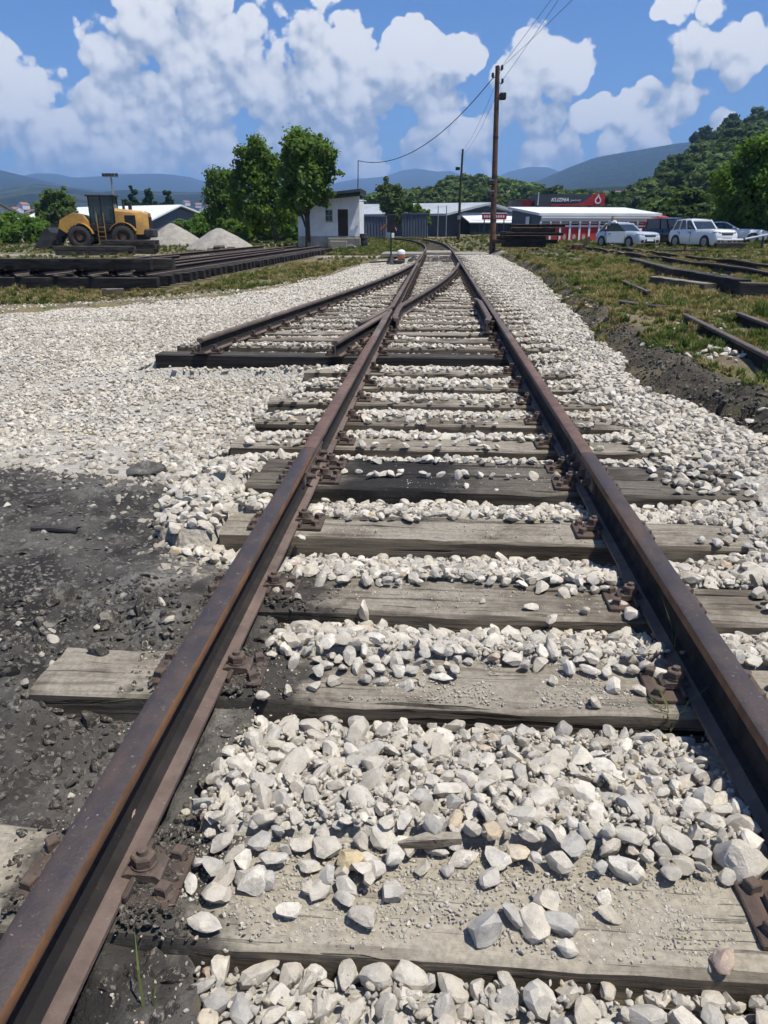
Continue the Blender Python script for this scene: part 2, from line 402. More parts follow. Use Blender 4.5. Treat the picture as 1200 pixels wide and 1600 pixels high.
M_RAIL_FAR = rust_mat("switch_rail_rust", (0.155, 0.118, 0.094), (0.105, 0.08, 0.064), (0.2, 0.155, 0.125), 0.68, 0.25, 5.0)
M_RAIL_WEB = rust_mat("rail_web_shade", (0.022, 0.017, 0.015), (0.014, 0.012, 0.012), (0.032, 0.022, 0.018), 0.95, 0.0, 8.0, 0.1)  # shadow under the rail head, painted into the web colour as near-black
M_BOLT = rust_mat("bolt_rust", (0.125, 0.088, 0.069), (0.082, 0.062, 0.052), (0.15, 0.108, 0.083), 0.85, 0.0, 20.0, 0.3)
M_PLATE = rust_mat("base_plate_rust", (0.10, 0.068, 0.052), (0.062, 0.047, 0.04), (0.13, 0.09, 0.068), 0.88, 0.0, 12.0, 0.6)
M_SCRAP = rust_mat("scrap_rust", (0.10, 0.055, 0.035), (0.045, 0.03, 0.025), (0.14, 0.08, 0.05), 0.9, 0.0, 4.0)

M_WHITE_WALL = pm("white_plaster", (0.80, 0.80, 0.80), (0.68, 0.68, 0.67), 1.5, 0.9, bscale=20, bstr=0.2)
M_CONC = pm("concrete", (0.42, 0.40, 0.36), (0.30, 0.285, 0.26), 2.0, 0.9, bscale=18, bstr=0.3)
M_DOOR = pm("brown_door", (0.045, 0.028, 0.02), (0.03, 0.02, 0.016), 3, 0.6)
M_ROOF_DK = pm("dark_roof_felt", (0.025, 0.035, 0.032), (0.05, 0.06, 0.055), 3, 0.8)
M_GLASS = pm("dark_glass", (0.02, 0.028, 0.04), (0.03, 0.04, 0.055), 2, 0.08, spec=0.6)
M_BLACK = pm("black_paint", (0.012, 0.012, 0.014), (0.02, 0.02, 0.022), 6, 0.55)
M_RUBBER = pm("tyre_rubber", (0.035, 0.034, 0.033), (0.055, 0.052, 0.048), 5, 0.9, bscale=30)
M_YELLOW = pm("loader_yellow", (0.50, 0.275, 0.055), (0.33, 0.19, 0.06), 1.6, 0.5, coat=0.15)
M_STEEL_DK = pm("dark_steel", (0.03, 0.03, 0.034), (0.055, 0.052, 0.05), 2.5, 0.6, 0.2)
M_ROOF_WHITE = pm("white_sheet_roof", (0.72, 0.74, 0.76), (0.62, 0.64, 0.66), 0.4, 0.5)
M_WALL_GREY = pm("grey_blue_cladding", (0.105, 0.125, 0.155), (0.085, 0.10, 0.13), 0.5, 0.6)
M_WALL_DKGREY = pm("dark_grey_cladding", (0.062, 0.075, 0.092), (0.05, 0.058, 0.072), 0.5, 0.6)
M_ROOF_GREY = pm("grey_sheet_roof", (0.38, 0.41, 0.43), (0.30, 0.33, 0.35), 0.4, 0.5)
M_PILE = pm("crushed_gravel_pile", (0.36, 0.335, 0.29), (0.27, 0.25, 0.215), 2.5, 0.95, bscale=14, bstr=0.8, bdist=0.08)
M_RED = pm("red_panel", (0.50, 0.04, 0.045), (0.42, 0.032, 0.038), 1.5, 0.45)
M_REDDARK = pm("dark_red_panel", (0.16, 0.015, 0.02), (0.12, 0.014, 0.018), 1.5, 0.5)
M_WHITE = pm("white_paint", (0.78, 0.79, 0.79), (0.70, 0.71, 0.71), 1.2, 0.45)
M_CARWHITE = pm("white_car_paint", (0.74, 0.76, 0.77), (0.71, 0.73, 0.74), 1.0, 0.3, coat=0.6)
M_CARSILVER = pm("pale_silver_car_paint", (0.60, 0.64, 0.66), (0.56, 0.60, 0.62), 1.0, 0.3, 0.2, coat=0.6)
M_CARNAVY = pm("navy_van_paint", (0.012, 0.018, 0.05), (0.010, 0.015, 0.04), 1.0, 0.3, coat=0.6)
M_HEADLIGHT = pm("headlight_lens", (0.55, 0.58, 0.6), (0.3, 0.32, 0.34), 14, 0.12, spec=0.7)
M_RIM = pm("alloy_rim", (0.4, 0.41, 0.42), (0.3, 0.3, 0.31), 6, 0.35, 0.6)
M_POLE = rust_mat("rusty_pole", (0.115, 0.058, 0.038), (0.055, 0.038, 0.032), (0.17, 0.085, 0.05), 0.85, 0.0, 2.2)
M_POLE_WOOD = pm("dark_wood_pole", (0.055, 0.042, 0.034), (0.035, 0.028, 0.024), 5, 0.9, stretch=(1, 1, 0.1))
M_GALV = pm("galvanised_steel", (0.30, 0.31, 0.32), (0.24, 0.25, 0.26), 3, 0.55, 0.3)
M_WIRE = pm("black_cable", (0.02, 0.02, 0.022), None, 3, 0.7)
M_BARK = pm("tree_bark", (0.075, 0.058, 0.042), (0.045, 0.036, 0.028), 6, 0.95, bscale=20, bstr=0.5, stretch=(1, 1, 0.25))
M_ORANGE = pm("faded_orange_paint", (0.55, 0.22, 0.09), (0.42, 0.18, 0.09), 6, 0.7)
M_TILE = pm("red_roof_tile", (0.36, 0.13, 0.07), (0.28, 0.11, 0.065), 0.6, 0.85)
M_HOUSE = pm("cream_house_wall", (0.62, 0.57, 0.48), (0.56, 0.51, 0.43), 0.4, 0.9)
M_HOUSEW = pm("white_house_wall", (0.68, 0.67, 0.64), (0.6, 0.59, 0.56), 0.4, 0.9)
M_SKIN = pm("skin", (0.45, 0.28, 0.2), (0.42, 0.25, 0.18), 6, 0.6)
M_HAIR = pm("dark_hair", (0.02, 0.016, 0.013), None, 20, 0.7)
M_SHIRT = pm("white_shirt", (0.74, 0.75, 0.77), (0.68, 0.7, 0.73), 6, 0.85)
M_JEANS = pm("dark_trousers", (0.04, 0.05, 0.08), (0.03, 0.04, 0.065), 12, 0.9)
M_UMB = pm("red_canvas", (0.62, 0.045, 0.04), (0.54, 0.04, 0.04), 2, 0.75)
M_ROCK = pm("pale_cliff_rock", (0.33, 0.31, 0.27), (0.13, 0.125, 0.10), 0.3, 0.95, bscale=0.6, bstr=0.9, bdist=0.8)

def leaf_mat(name, c1, c2, c3, trans=0.45, v0=0.94, v1=1.12):
    mt = bpy.data.materials.new(name); mt.use_nodes = True; t = mt.node_tree; t.nodes.clear(); k = NT(t)
    out = k.n('ShaderNodeOutputMaterial')
    geo = k.n('ShaderNodeNewGeometry'); ri = geo.outputs['Random Per Island']
    oi = k.n('ShaderNodeObjectInfo').outputs['Random']
    col = k.mix(ri, c4(c1), c4(c2)); col = k.mix(k.ss(k.noise(k.n('ShaderNodeTexCoord').outputs['Object'], 0.6, 3, 0.6), 0.45, 0.7), col, c4(c3))
    hs = k.n('ShaderNodeHueSaturation'); k.put(hs.inputs['Color'], col)
    k.put(hs.inputs['Value'], k.ss(oi, 0, 1, v0, v1, 'LINEAR')); k.put(hs.inputs['Hue'], k.ss(k.m('FRACT', k.m('MULTIPLY', oi, 7.3)), 0, 1, 0.494, 0.516, 'LINEAR'))
    col = hs.outputs[0]
    d = k.n('ShaderNodeBsdfDiffuse'); k.put(d.inputs[0], col)
    tr = k.n('ShaderNodeBsdfTranslucent'); k.put(tr.inputs[0], k.mix(1.0, col, (1.25, 1.25, 0.55, 1), 'MULTIPLY'))
    mx = k.n('ShaderNodeMixShader'); mx.inputs[0].default_value = trans
    k.put(mx.inputs[1], d.outputs[0]); k.put(mx.inputs[2], tr.outputs[0])
    k.put(out.inputs[0], mx.outputs[0]); return mt
M_LEAF_A = leaf_mat("broad_leaf", (0.105, 0.165, 0.045), (0.165, 0.235, 0.07), (0.075, 0.13, 0.038), 0.5)
M_LEAF_B = leaf_mat("willow_leaf", (0.115, 0.16, 0.06), (0.17, 0.22, 0.085), (0.09, 0.13, 0.05), 0.55)
M_LEAF_C = leaf_mat("bright_leaf", (0.112, 0.188, 0.041), (0.163, 0.250, 0.056), (0.075, 0.144, 0.034))
M_LEAF_D = leaf_mat("hill_leaf", (0.074, 0.110, 0.043), (0.126, 0.168, 0.062), (0.054, 0.086, 0.036), 0.28, 0.62, 1.5)
M_LEAF_DARK = leaf_mat("conifer_leaf", (0.028, 0.055, 0.024), (0.045, 0.08, 0.03), (0.022, 0.045, 0.02), 0.2)
M_GRASS_G = leaf_mat("green_grass", (0.085, 0.115, 0.036), (0.13, 0.16, 0.055), (0.16, 0.15, 0.07), 0.25)
M_GRASS_D = leaf_mat("dry_grass", (0.31, 0.25, 0.13), (0.22, 0.185, 0.09), (0.17, 0.155, 0.07), 0.25)

# ------------------------------------------------------------------ the lie of the land
SLEEPERS = [  # front y, back y, left x, right x, kind
    (1.01, 1.285, -1.32, 1.33, 'dusty'), (1.80, 2.06, -1.27, 1.32, 'grimy'), (2.35, 2.63, -1.0, 1.36, 'grimy'), (3.02, 3.31, -1.04, 1.35, 'plain'),
    (3.70, 3.945, -1.09, 1.62, 'oiled'), (3.965, 4.21, -1.06, 1.62, 'oiled'), (4.47, 4.72, -1.37, 1.34, 'plain'), (5.08, 5.32, -1.35, 1.38, 'plain'),
    (5.72, 5.97, -1.40, 1.32, 'plain'), (6.36, 6.60, -1.20, 1.36, 'plain'), (7.02, 7.26, -1.33, 1.30, 'plain')]
RAIL_TOP = 0.184
def x_div_r(y):
    "centre of the diverging route's right rail"
    y = np.asarray(y, float)
    lin = -0.70 - (11.3 - y) * 0.125
    par = 0.75 - (31.8 - y) ** 2 / 284.8
    return np.where(y < 14.0, lin, np.where(y < 31.8, par, 0.75))
def x_div_l(y): return x_div_r(y) - 1.5
TSLEEP = []
yy = 8.0; i = 0
while yy < 39.0:
    xl = -3.15 if i == 0 else max(min(float(x_div_l(yy)) - 0.52 + random.uniform(-.08, .08), -1.3), -3.2)
    TSLEEP.append((yy, yy + 0.25, xl, 1.32 + random.uniform(-.05, .22) if i else 0.90)); yy += 0.615 + random.uniform(-.02, .02); i += 1
ALLS = [(a, b, c, d) for a, b, c, d, _ in SLEEPERS] + TSLEEP

YB_X, YB_Y = [-6, -4, -2.81, -2.05, -1.75, -1.5, -1.36, -1.2, -1.0, -0.8], [4.6, 4.4, 4.3, 4.09, 3.93, 3.72, 3.1, 2.85, 2.75, 2.7]
XR_Y, XR_X = [0, 4.83, 5.51, 6.94, 9.9, 15.3, 23.8, 40, 52], [2.3, 2.12, 2.08, 1.85, 2.05, 2.4, 2.9, 3.0, 2.7]
YF_X, YF_Y = [-14, -8.23, -7.59, -6.14, -4.64, -3.77, -3.41, -2.97, -2.0], [13.0, 13.7, 14.9, 16.2, 19.2, 24.3, 32.9, 39, 41]

def masks(x, y):
    "ballast 0..1, oily soil 0..1, grass side 0..1"
    x = np.asarray(x, float); y = np.asarray(y, float)
    wob = fbm(x * 1.7, y * 1.7, 3, 4) * 0.28; wob2 = fbm(x * 2.5, y * 2.5, 5, 3) * 0.10
    yb = np.interp(x, YB_X, YB_Y) + wob * 0.6
    inner = np.interp(y, [0, 0.9, 1.1, 1.35, 1.8, 2.1, 2.7, 3.2], [-0.38, -0.45, -0.56, -0.60, -0.56, -0.60, -0.66, -0.72]) + wob2 * 0.6
    near_dark = (x < np.where(y < 2.75, inner, -0.8)) & (y < yb)
    xr = np.interp(y, XR_Y, XR_X) + wob * 1.5
    yf = np.interp(x, YF_X, YF_Y) + wob * 2.2
    b = (~near_dark) & (x < xr) & (y < np.where(x < -1.4, yf, 40.2)) & (y < 40.2)
    # trodden patches where the ballast is thin
    return b.astype(float), near_dark.astype(float), (x > xr).astype(float)

def h_soil(x, y):
    x = np.asarray(x, float); y = np.asarray(y, float)
    b, dk, gr = masks(x, y)
    xr = np.interp(y, XR_Y, XR_X)
    z = -0.17 + 0.035 * fbm(x * 0.6, y * 0.6, 11, 4)
    rough_ = 0.45 + 0.9 * sstep(3.2, 2.0, y)
    dsoil = -0.05 + 0.06 * fbm(x * 2.2, y * 2.2, 21, 5, 0.6) + rough_ * (0.034 * fbm(x * 9, y * 9, 23, 4, 0.6))
    pit = np.exp(-(((x + 1.0) / 0.32) ** 2 + ((y - 1.56) / 0.2) ** 2)) * 0.07
    dsoil = dsoil - pit + 0.075 * np.exp(-(((x + 1.12) / 0.26) ** 2 + ((y - 2.48) / 0.22) ** 2)) + 0.05 * np.exp(-(((x + 1.5) / 0.3) ** 2 + ((y - 1.95) / 0.3) ** 2))
    nearx = sstep(0.5, 0.85, -x)
    dk_s = sstep(4.9, 3.6, y) * nearx
    z = z * (1 - dk_s) + dsoil * dk_s
    inside = (x > -0.72) & (x < -0.2) & (y < 2.8)
    z = np.where(inside, -0.035 + 0.028 * fbm(x * 7, y * 7, 27, 4, 0.6), z)
    bank = sstep(-0.12, 0.42, x - xr) * (0.24 + 0.07 * fbm(x * 1.3, y * 1.3, 31, 4))
    lump = np.exp(-((x - xr - 0.22) / 0.40) ** 2) * (0.05 + 0.13 * fbm(x * 3.2, y * 3.2, 37, 5, 0.6)) * sstep(3.0, 5.0, y)
    z = np.where(x > 0.9, z + bank + lump, z)
    z = z + 0.16 * sstep(3.6, 6.0, x) * sstep(60, 30, y) * 0.4
    z = z + 0.10 * sstep(-6.0, -12.0, x) * 0.4
    z = z + 0.34 * sstep(44, 68, y)
    far = sstep(80, 400, y)
    z = z + far * 0.6 * fbm(x * 0.01, y * 0.01, 41, 3)
    return z

def sleeper_at(x, y, pad=0.0):
    r = np.zeros(np.shape(x), bool)
    for a, b, c, d in ALLS:
        r |= (y > a - pad) & (y < b + pad) & (x > c - pad) & (x < d + pad)
    return r
_fr = np.array([s[0] for s in ALLS]); _bk = np.array([s[1] for s in ALLS])
def h_ballast(x, y):
    x = np.asarray(x, float); y = np.asarray(y, float)
    i = np.searchsorted(_fr, y)                      # next sleeper in front of y
    nf = np.where(i < len(_fr), _fr[np.minimum(i, len(_fr) - 1)], y + 0.4)
    pb = np.where(i > 0, _bk[np.maximum(i - 1, 0)], y - 0.3)
    t = np.clip((y - pb) / np.maximum(nf - pb, 0.05), 0, 1)
    h0 = np.interp(pb, [0, 1.2, 1.3, 2.0, 2.7, 3.4, 4.2, 7.3, 8.0, 40], [-0.03, 0.0, 0.055, 0.03, 0.012, 0.004, 0.006, 0.006, -0.018, -0.025])
    h1 = np.interp(nf, [0, 1.0, 1.8, 2.35, 3.0, 3.7, 7.0, 8.0, 9, 40], [-0.055, -0.05, -0.07, -0.065, -0.095, -0.08, -0.055, -0.12, -0.045, -0.045])
    z = h0 * (1 - t) + h1 * t
    z = z + 0.022 * fbm(x * 3.0, y * 3.0, 51, 3)
    # right shoulder
    sh = sstep(0.95, 1.45, x); z = z * (1 - sh) + (0.0 + 0.045 * fbm(x * 1.4, y * 1.4, 53, 3)) * sh
    dip = np.exp(-(((x - 1.55) / 0.35) ** 2 + ((y - 3.95) / 0.35) ** 2)); z = z - 0.03 * dip
    z = z - 0.10 * sstep(0.15, -0.25, np.interp(y, XR_Y, XR_X) - x)
    # left side
    edge = np.where(y < 7.9, -1.05, x_div_l(np.clip(y, 7.9, 60)) - 0.30)
    lf = sstep(0.0, 0.75, edge - x)
    low = -0.225 + 0.05 * fbm(x * 0.7, y * 0.7, 57, 3) + 0.035 * fbm(x * 2.1, y * 2.1, 59, 3)
    pile = 0.11 * np.exp(-(((x + 1.32) / 0.30) ** 2 + ((y - 3.5) / 0.42) ** 2))
    near = sstep(5.6, 4.2, y); low = low * (1 - near) + (-0.09 + 0.04 * fbm(x * 1.1, y * 1.1, 58, 3)) * near
    z = z * (1 - lf) + low * lf + pile
    clear = sstep(8.02, 7.7, y) * sstep(5.5, 7.0, y) * sstep(-1.5, -1.9, x); z = z * (1 - clear) + np.minimum(z, -0.24) * clear
    return z

def axis(segs):
    out = []
    for a, b, n in segs: out += list(np.linspace(a, b, n, endpoint=False))
    return np.array(out + [segs[-1][1]])
def grid_mesh(name, xs, ys, hf, mat):
    X, Y = np.meshgrid(xs, ys); Z = hf(X, Y)
    V = np.stack([X.ravel(), Y.ravel(), Z.ravel()], 1); nx, ny = len(xs), len(ys)
    a = (np.arange(ny - 1)[:, None] * nx + np.arange(nx - 1)[None]).ravel()
    F = np.stack([a, a + 1, a + nx + 1, a + nx], 1)
    return np_mesh(name, V, F, mat, True), X.ravel(), Y.ravel()

# ground material: kinds of soil come from a mask attribute (r oily soil, g grass side, b gravel dust)
mt, k, p, out = new_mat("ground_soil"); M_GROUND = mt
tco = k.n('ShaderNodeTexCoord').outputs['Object']
at_ = k.n('ShaderNodeAttribute'); at_.attribute_name = 'soil'
ch = k.n('ShaderNodeSeparateColor'); k.put(ch.inputs[0], at_.outputs['Color'])
n_big = k.noise(tco, 0.35, 5, 0.6); n_mid = k.noise(tco, 2.2, 6, 0.65); n_fine = k.noise(tco, 22, 5, 0.7)
earth = k.mix(k.ss(n_mid, 0.35, 0.65), (0.15, 0.118, 0.082, 1), (0.235, 0.195, 0.14, 1))
grassy = k.mix(k.ss(n_big, 0.42, 0.6), (0.20, 0.165, 0.085, 1), (0.085, 0.105, 0.035, 1))
earth = k.mix(k.ss(n_mid, 0.40, 0.60), earth, grassy)
earth = k.mix(k.m('MULTIPLY', k.ss(n_fine, 0.52, 0.66), 0.55), earth, (0.075, 0.062, 0.045, 1))
earth = k.mix(k.m('MULTIPLY', k.ss(k.noise(tco, 41, 3, 0.6), 0.60, 0.68), 0.8), earth, (0.40, 0.37, 0.31, 1))
oily = k.mix(k.ss(n_mid, 0.36, 0.66), (0.060, 0.056, 0.051, 1), (0.13, 0.121, 0.108, 1))
oily = k.mix(k.ss(k.noise(tco, 1.4, 5, 0.65), 0.53, 0.64), oily, (0.21, 0.195, 0.172, 1))
oily = k.mix(k.ss(k.noise(k.mapv(tco, (1, 1, 1), (3.3, 1.2, 0)), 0.9, 5, 0.65), 0.50, 0.60), oily, (0.028, 0.026, 0.025, 1))
oily = k.mix(k.m('MULTIPLY', k.ss(k.noise(tco, 7, 5, 0.7), 0.5, 0.62), 0.7), oily, (0.036, 0.033, 0.030, 1))
oily = k.mix(k.m('MULTIPLY', k.ss(n_fine, 0.57, 0.68), 0.7), oily, (0.20, 0.19, 0.17, 1))
bank_c = k.mix(k.ss(n_fine, 0.35, 0.7), (0.045, 0.039, 0.032, 1), (0.105, 0.09, 0.07, 1))
dust = k.mix(k.ss(n_mid, 0.3, 0.7), (0.34, 0.31, 0.255, 1), (0.25, 0.225, 0.18, 1))
col = k.mix(ch.outputs[0], earth, oily); col = k.mix(ch.outputs[1], col, bank_c); col = k.mix(ch.outputs[2], col, dust)
k.put(p.inputs['Base Color'], col); p.inputs['Roughness'].default_value = 0.95; p.inputs['Specular IOR Level'].default_value = 0.15
hh = k.m('ADD', k.m('MULTIPLY', k.noise(tco, 14, 6, 0.7), 1.0), k.m('MULTIPLY', k.noise(tco, 60, 4, 0.7), 0.35))
bump(k, p, hh, 0.9, 0.03)

gx = axis([(-7000, -900, 14), (-900, -120, 16), (-120, -30, 30), (-30, -9, 50), (-9, -3.2, 90), (-3.2, -0.4, 120), (-0.4, 1.4, 20), (1.4, 4.2, 100), (4.2, 12, 80), (12, 40, 50), (40, 160, 25), (160, 1000, 14), (1000, 7000, 12)])
gy = axis([(-60, 0.3, 8), (0.3, 5, 190), (5, 12, 170), (12, 30, 170), (30, 70, 120), (70, 160, 40), (160, 800, 24), (800, 9000, 20)])
def h_ground(x, y):
    b, dk, gr = masks(x, y)
    return h_soil(x, y) - 0.10 * b * (np.abs(x) < 16)
me, gX, gY = grid_mesh("ground", gx, gy, h_ground, M_GROUND)
b, dk, gr = masks(gX, gY)
xrr = np.interp(gY, XR_Y, XR_X)
bank = np.exp(-((gX - xrr - 0.25) / 0.38) ** 2) * sstep(45, 25, gY) * (gX > 0.9) * (0.75 + 0.8 * fbm(gX * 1.5, gY * 1.5, 61, 4))
oil = np.clip(dk + 0.7 * sstep(0.2, 0.5, fbm(gX * 0.5 + 9, gY * 0.5, 63, 4)) * ((gX < -5) & (gY < 14)), 0, 1)
road = sstep(2.2, 0.8, np.abs(gY - 42.6)) * (gX < 4) * (gX > -30) * 0.9 + sstep(9, 4, np.abs(gY - 62 + gX * 0.1)) * (gX < -9) * 0.8
colr_a = np.stack([oil, np.clip(bank, 0, 1), np.clip(road, 0, 1), np.ones_like(oil)], 1).astype(np.float32)
ca = me.color_attributes.new('soil', 'FLOAT_COLOR', 'POINT'); ca.data.foreach_set('color', colr_a.ravel())
ground = tag(link("ground", me), kind='structure')

# fine gravel bed that shows between the stones
mt, k, p, out = new_mat("gravel_fines"); M_FINES = mt
tco = k.n('ShaderNodeTexCoord').outputs['Object']
vc = k.vor(tco, 34, 'F1', 1); vd = k.vor(tco, 34, 'F1', 0)
bw = k.n('ShaderNodeRGBToBW'); k.put(bw.inputs[0], vc)
colf = k.mix(bw.outputs[0], (0.36, 0.335, 0.285, 1), (0.50, 0.475, 0.41, 1))
colf = k.mix(k.ss(k.noise(tco, 1.2, 5, 0.6), 0.48, 0.66), colf, (0.33, 0.295, 0.235, 1))
k.put(p.inputs['Base Color'], colf); p.inputs['Roughness'].default_value = 0.95
bump(k, p, k.m('SUBTRACT', k.noise(tco, 50, 4, 0.7), vd), 0.9, 0.02)
bx = axis([(-11, -3.2, 110), (-3.2, 3.4, 230)]); by = axis([(0.3, 8, 260), (8, 16, 130), (16, 41, 150)])
def h_bed(x, y):
    b, dk, gr = masks(x, y)
    z = h_ballast(x, y) - 0.016
    z = np.where(sleeper_at(x, y, 0.01), np.minimum(z, -0.10), z)
    return z - 0.22 * (1 - b)
me, _, _ = grid_mesh("ballast_bed", bx, by, h_bed, M_FINES)
ballast = tag(link("ballast_bed", me), kind='structure')

# ------------------------------------------------------------------ sleepers
def sleeper_mesh(x0, x1, w, h, seed, mat, rough=1.0):
    rg = np.random.default_rng(seed); c = 0.012
    ring = np.array([(-w / 2 + c, 0), (-w / 4, 0.0), (0, 0), (w / 4, 0), (w / 2 - c, 0), (w / 2, -c), (w / 2, -h * 0.5), (w / 2, -h + c), (w / 2 - c, -h), (-w / 2 + c, -h), (-w / 2, -h + c), (-w / 2, -h * 0.5), (-w / 2, -c)])
    n = max(8, int((x1 - x0) / 0.11)); m = len(ring); ph = rg.uniform(0, 50)
    X = np.linspace(x0, x1, n + 1)[:, None] + np.zeros((1, m)); J = np.arange(m)[None] + np.zeros((n + 1, 1))
    Y = ring[None, :, 0] + 0 * X; Z = ring[None, :, 1] + 0 * X
    wv = 0.0035 * rough * fbm(X * 1.3 + ph, J * 0.35 + ph, seed, 3)
    chip = -0.014 * rough * np.maximum(0.0, fbm(X * 4 + ph, (Y > 0) * 9.0 + ph, seed + 5, 2) - 0.3) * np.isin(J, (0, 4, 5, 12))
    e = rg.normal(0, 0.0016, (2, n + 1, m)) * rough
    ej = np.full((n + 1, 1), 0.006); ej[0] = ej[-1] = 0.005 * rough
    X = X + rg.uniform(-1, 1, X.shape) * ej
    V = np.stack([X, Y + e[0] + wv, Z + e[1] + wv * 0.7 + chip], -1).reshape(-1, 3).tolist()
    F = [(i * m + j, i * m + (j + 1) % m, (i + 1) * m + (j + 1) % m, (i + 1) * m + j) for i in range(n) for j in range(m)]
    F += [tuple(range(m)), tuple(range(n * m + m - 1, n * m - 1, -1))]
    mb = MB(); mb.add(V, F); return mb.mesh("sleeper", mat, 35)
KINDS = {'dusty': M_SLEEPER_DUSTY, 'grimy': M_SLEEPER_GRIMY, 'plain': M_SLEEPER, 'oiled': M_TIMBER_OILED}

# fastening pieces (rail along y, origin on the sleeper top under the rail)
def hexa(mb, c, r, z0, z1, n=6, rot=0.3, mi=0, ch=0.004):
    rings = []
    for z, rr in ((z0, r), (z1 - ch, r), (z1, r - ch)):
        rings.append([(c[0] + rr * math.cos(rot + 2 * math.pi * q / n), c[1] + rr * math.sin(rot + 2 * math.pi * q / n), z) for q in range(n)])
    mb.loft(rings, mi)
mb = MB(); mb.box((-0.172, -0.08, 0.0), (0.172, 0.08, 0.0155), ch=0.003)
mb.box((-0.079, -0.078, 0.0156), (-0.067, 0.078, 0.035), ch=0.003); mb.box((0.067, -0.078, 0.0156), (0.079, 0.078, 0.035), ch=0.003)
ME_PLATE = mb.mesh("base_plate", M_PLATE, 30)
mb = MB(); mb.prism([(0.046, 0.030), (0.082, 0.024), (0.118, 0.024), (0.124, 0.017), (0.128, 0.017), (0.128, 0.034), (0.118, 0.044), (0.060, 0.046), (0.046, 0.040)], 'y', -0.033, 0.033)
ME_CLAMP = mb.mesh("rail_clamp", M_BOLT, 30)
mb = MB(); mb.cyl((0.088, 0, 0.044), (0.088, 0, 0.050), 0.031, n=16); mb.cyl((0.088, 0, 0.0505), (0.088, 0, 0.056), 0.029, n=16)
hexa(mb, (0.088, 0), 0.0275, 0.056, 0.083); mb.cyl((0.088, 0, 0.083), (0.088, 0, 0.095), 0.0125, 0.0115, n=12)
ME_BOLT = mb.mesh("bolt", M_BOLT, 30)
mb = MB(); mb.cyl((0, 0, 0.0155), (0, 0, 0.022), 0.029, 0.026, n=16); mb.cyl((0, 0, 0.022), (0, 0, 0.028), 0.022, 0.018, n=14); hexa(mb, (0, 0), 0.022, 0.028, 0.054, 4, 0.5)
ME_SCREW = mb.mesh("screw", M_BOLT, 30)
def seat(sl, x, yc, near):
    if near:
        link("base_plate", ME_PLATE, sl, (x, yc, 0.001), (0, 0, random.uniform(-.02, .02)))
        for s in (0, 1):
            rz = math.pi * s
            link("rail_clamp", ME_CLAMP, sl, (x, yc, 0), (0, 0, rz), (1, .9, .92)); link("bolt", ME_BOLT, sl, (x, yc, 0), (0, 0, rz), (.97, .9, .86))
            sx = 0.143 * (1 - 2 * s)
            for dy in (-0.05, 0.05): link("screw", ME_SCREW, sl, (x + sx, yc + dy, random.uniform(-.006, .001)), (0, 0, random.uniform(0, 3)), (.84, .84, .8))
    else:
        link("rail_fastening", ME_FAST, sl, (x, yc, 0.001))
mb = MB(); mb.box((-0.172, -0.08, 0.0), (0.172, 0.08, 0.0155)); mb2 = mb
for s in (1, -1):
    mb.box((min(s * .05, s * .125), -.033, .018), (max(s * .05, s * .125), .033, .046)); mb.cyl((s * .088, 0, .046), (s * .088, 0, .09), .026, n=6)
    for dy in (-.05, .05): mb.cyl((s * .143, dy, .0156), (s * .143, dy, .05), .02, n=6)
ME_FAST = mb.mesh("rail_fastening", M_PLATE)

track = thing("railway_track", "straight rusty track of weathered sleepers in the foreground running away between white ballast", "railway track")
for j, (a, b_, c, d, kd) in enumerate(SLEEPERS):
    yc = (a + b_) / 2
    o = link("sleeper", sleeper_mesh(c, d, b_ - a, 0.17, 100 + j, KINDS[kd], 1.4 if j < 6 else 1.0), track, (0, yc, 0), (0, 0, random.uniform(-.006, .006)))
    for x in (-0.75, 0.75): seat(o, x, 0.0, j < 9)
turnout = thing("railway_turnout", "railway switch with frog and curved rails joining from the open end beam", "railway switch")
tmesh = {}
for j, (a, b_, c, d) in enumerate(TSLEEP):
    yc = (a + b_) / 2; mat = M_TIMBER_BLACK if (j == 0 or yc > 31.5) else M_SLEEPER
    o = link("sleeper", sleeper_mesh(c, d, b_ - a, 0.26 if j == 0 else 0.17, 200 + j, mat, 0.7), turnout, (0, yc, 0))
    if j == 0: o['label'] = "black creosoted end beam of the switch"
    xs = [0.75]
    if yc < 26: xs += [-0.75, float(x_div_l(yc))] + ([float(x_div_r(yc))] if not 9.7 < yc < 13 else [])
    else: xs += [-0.75]
    for x in xs: seat(o, x, 0.0, False)

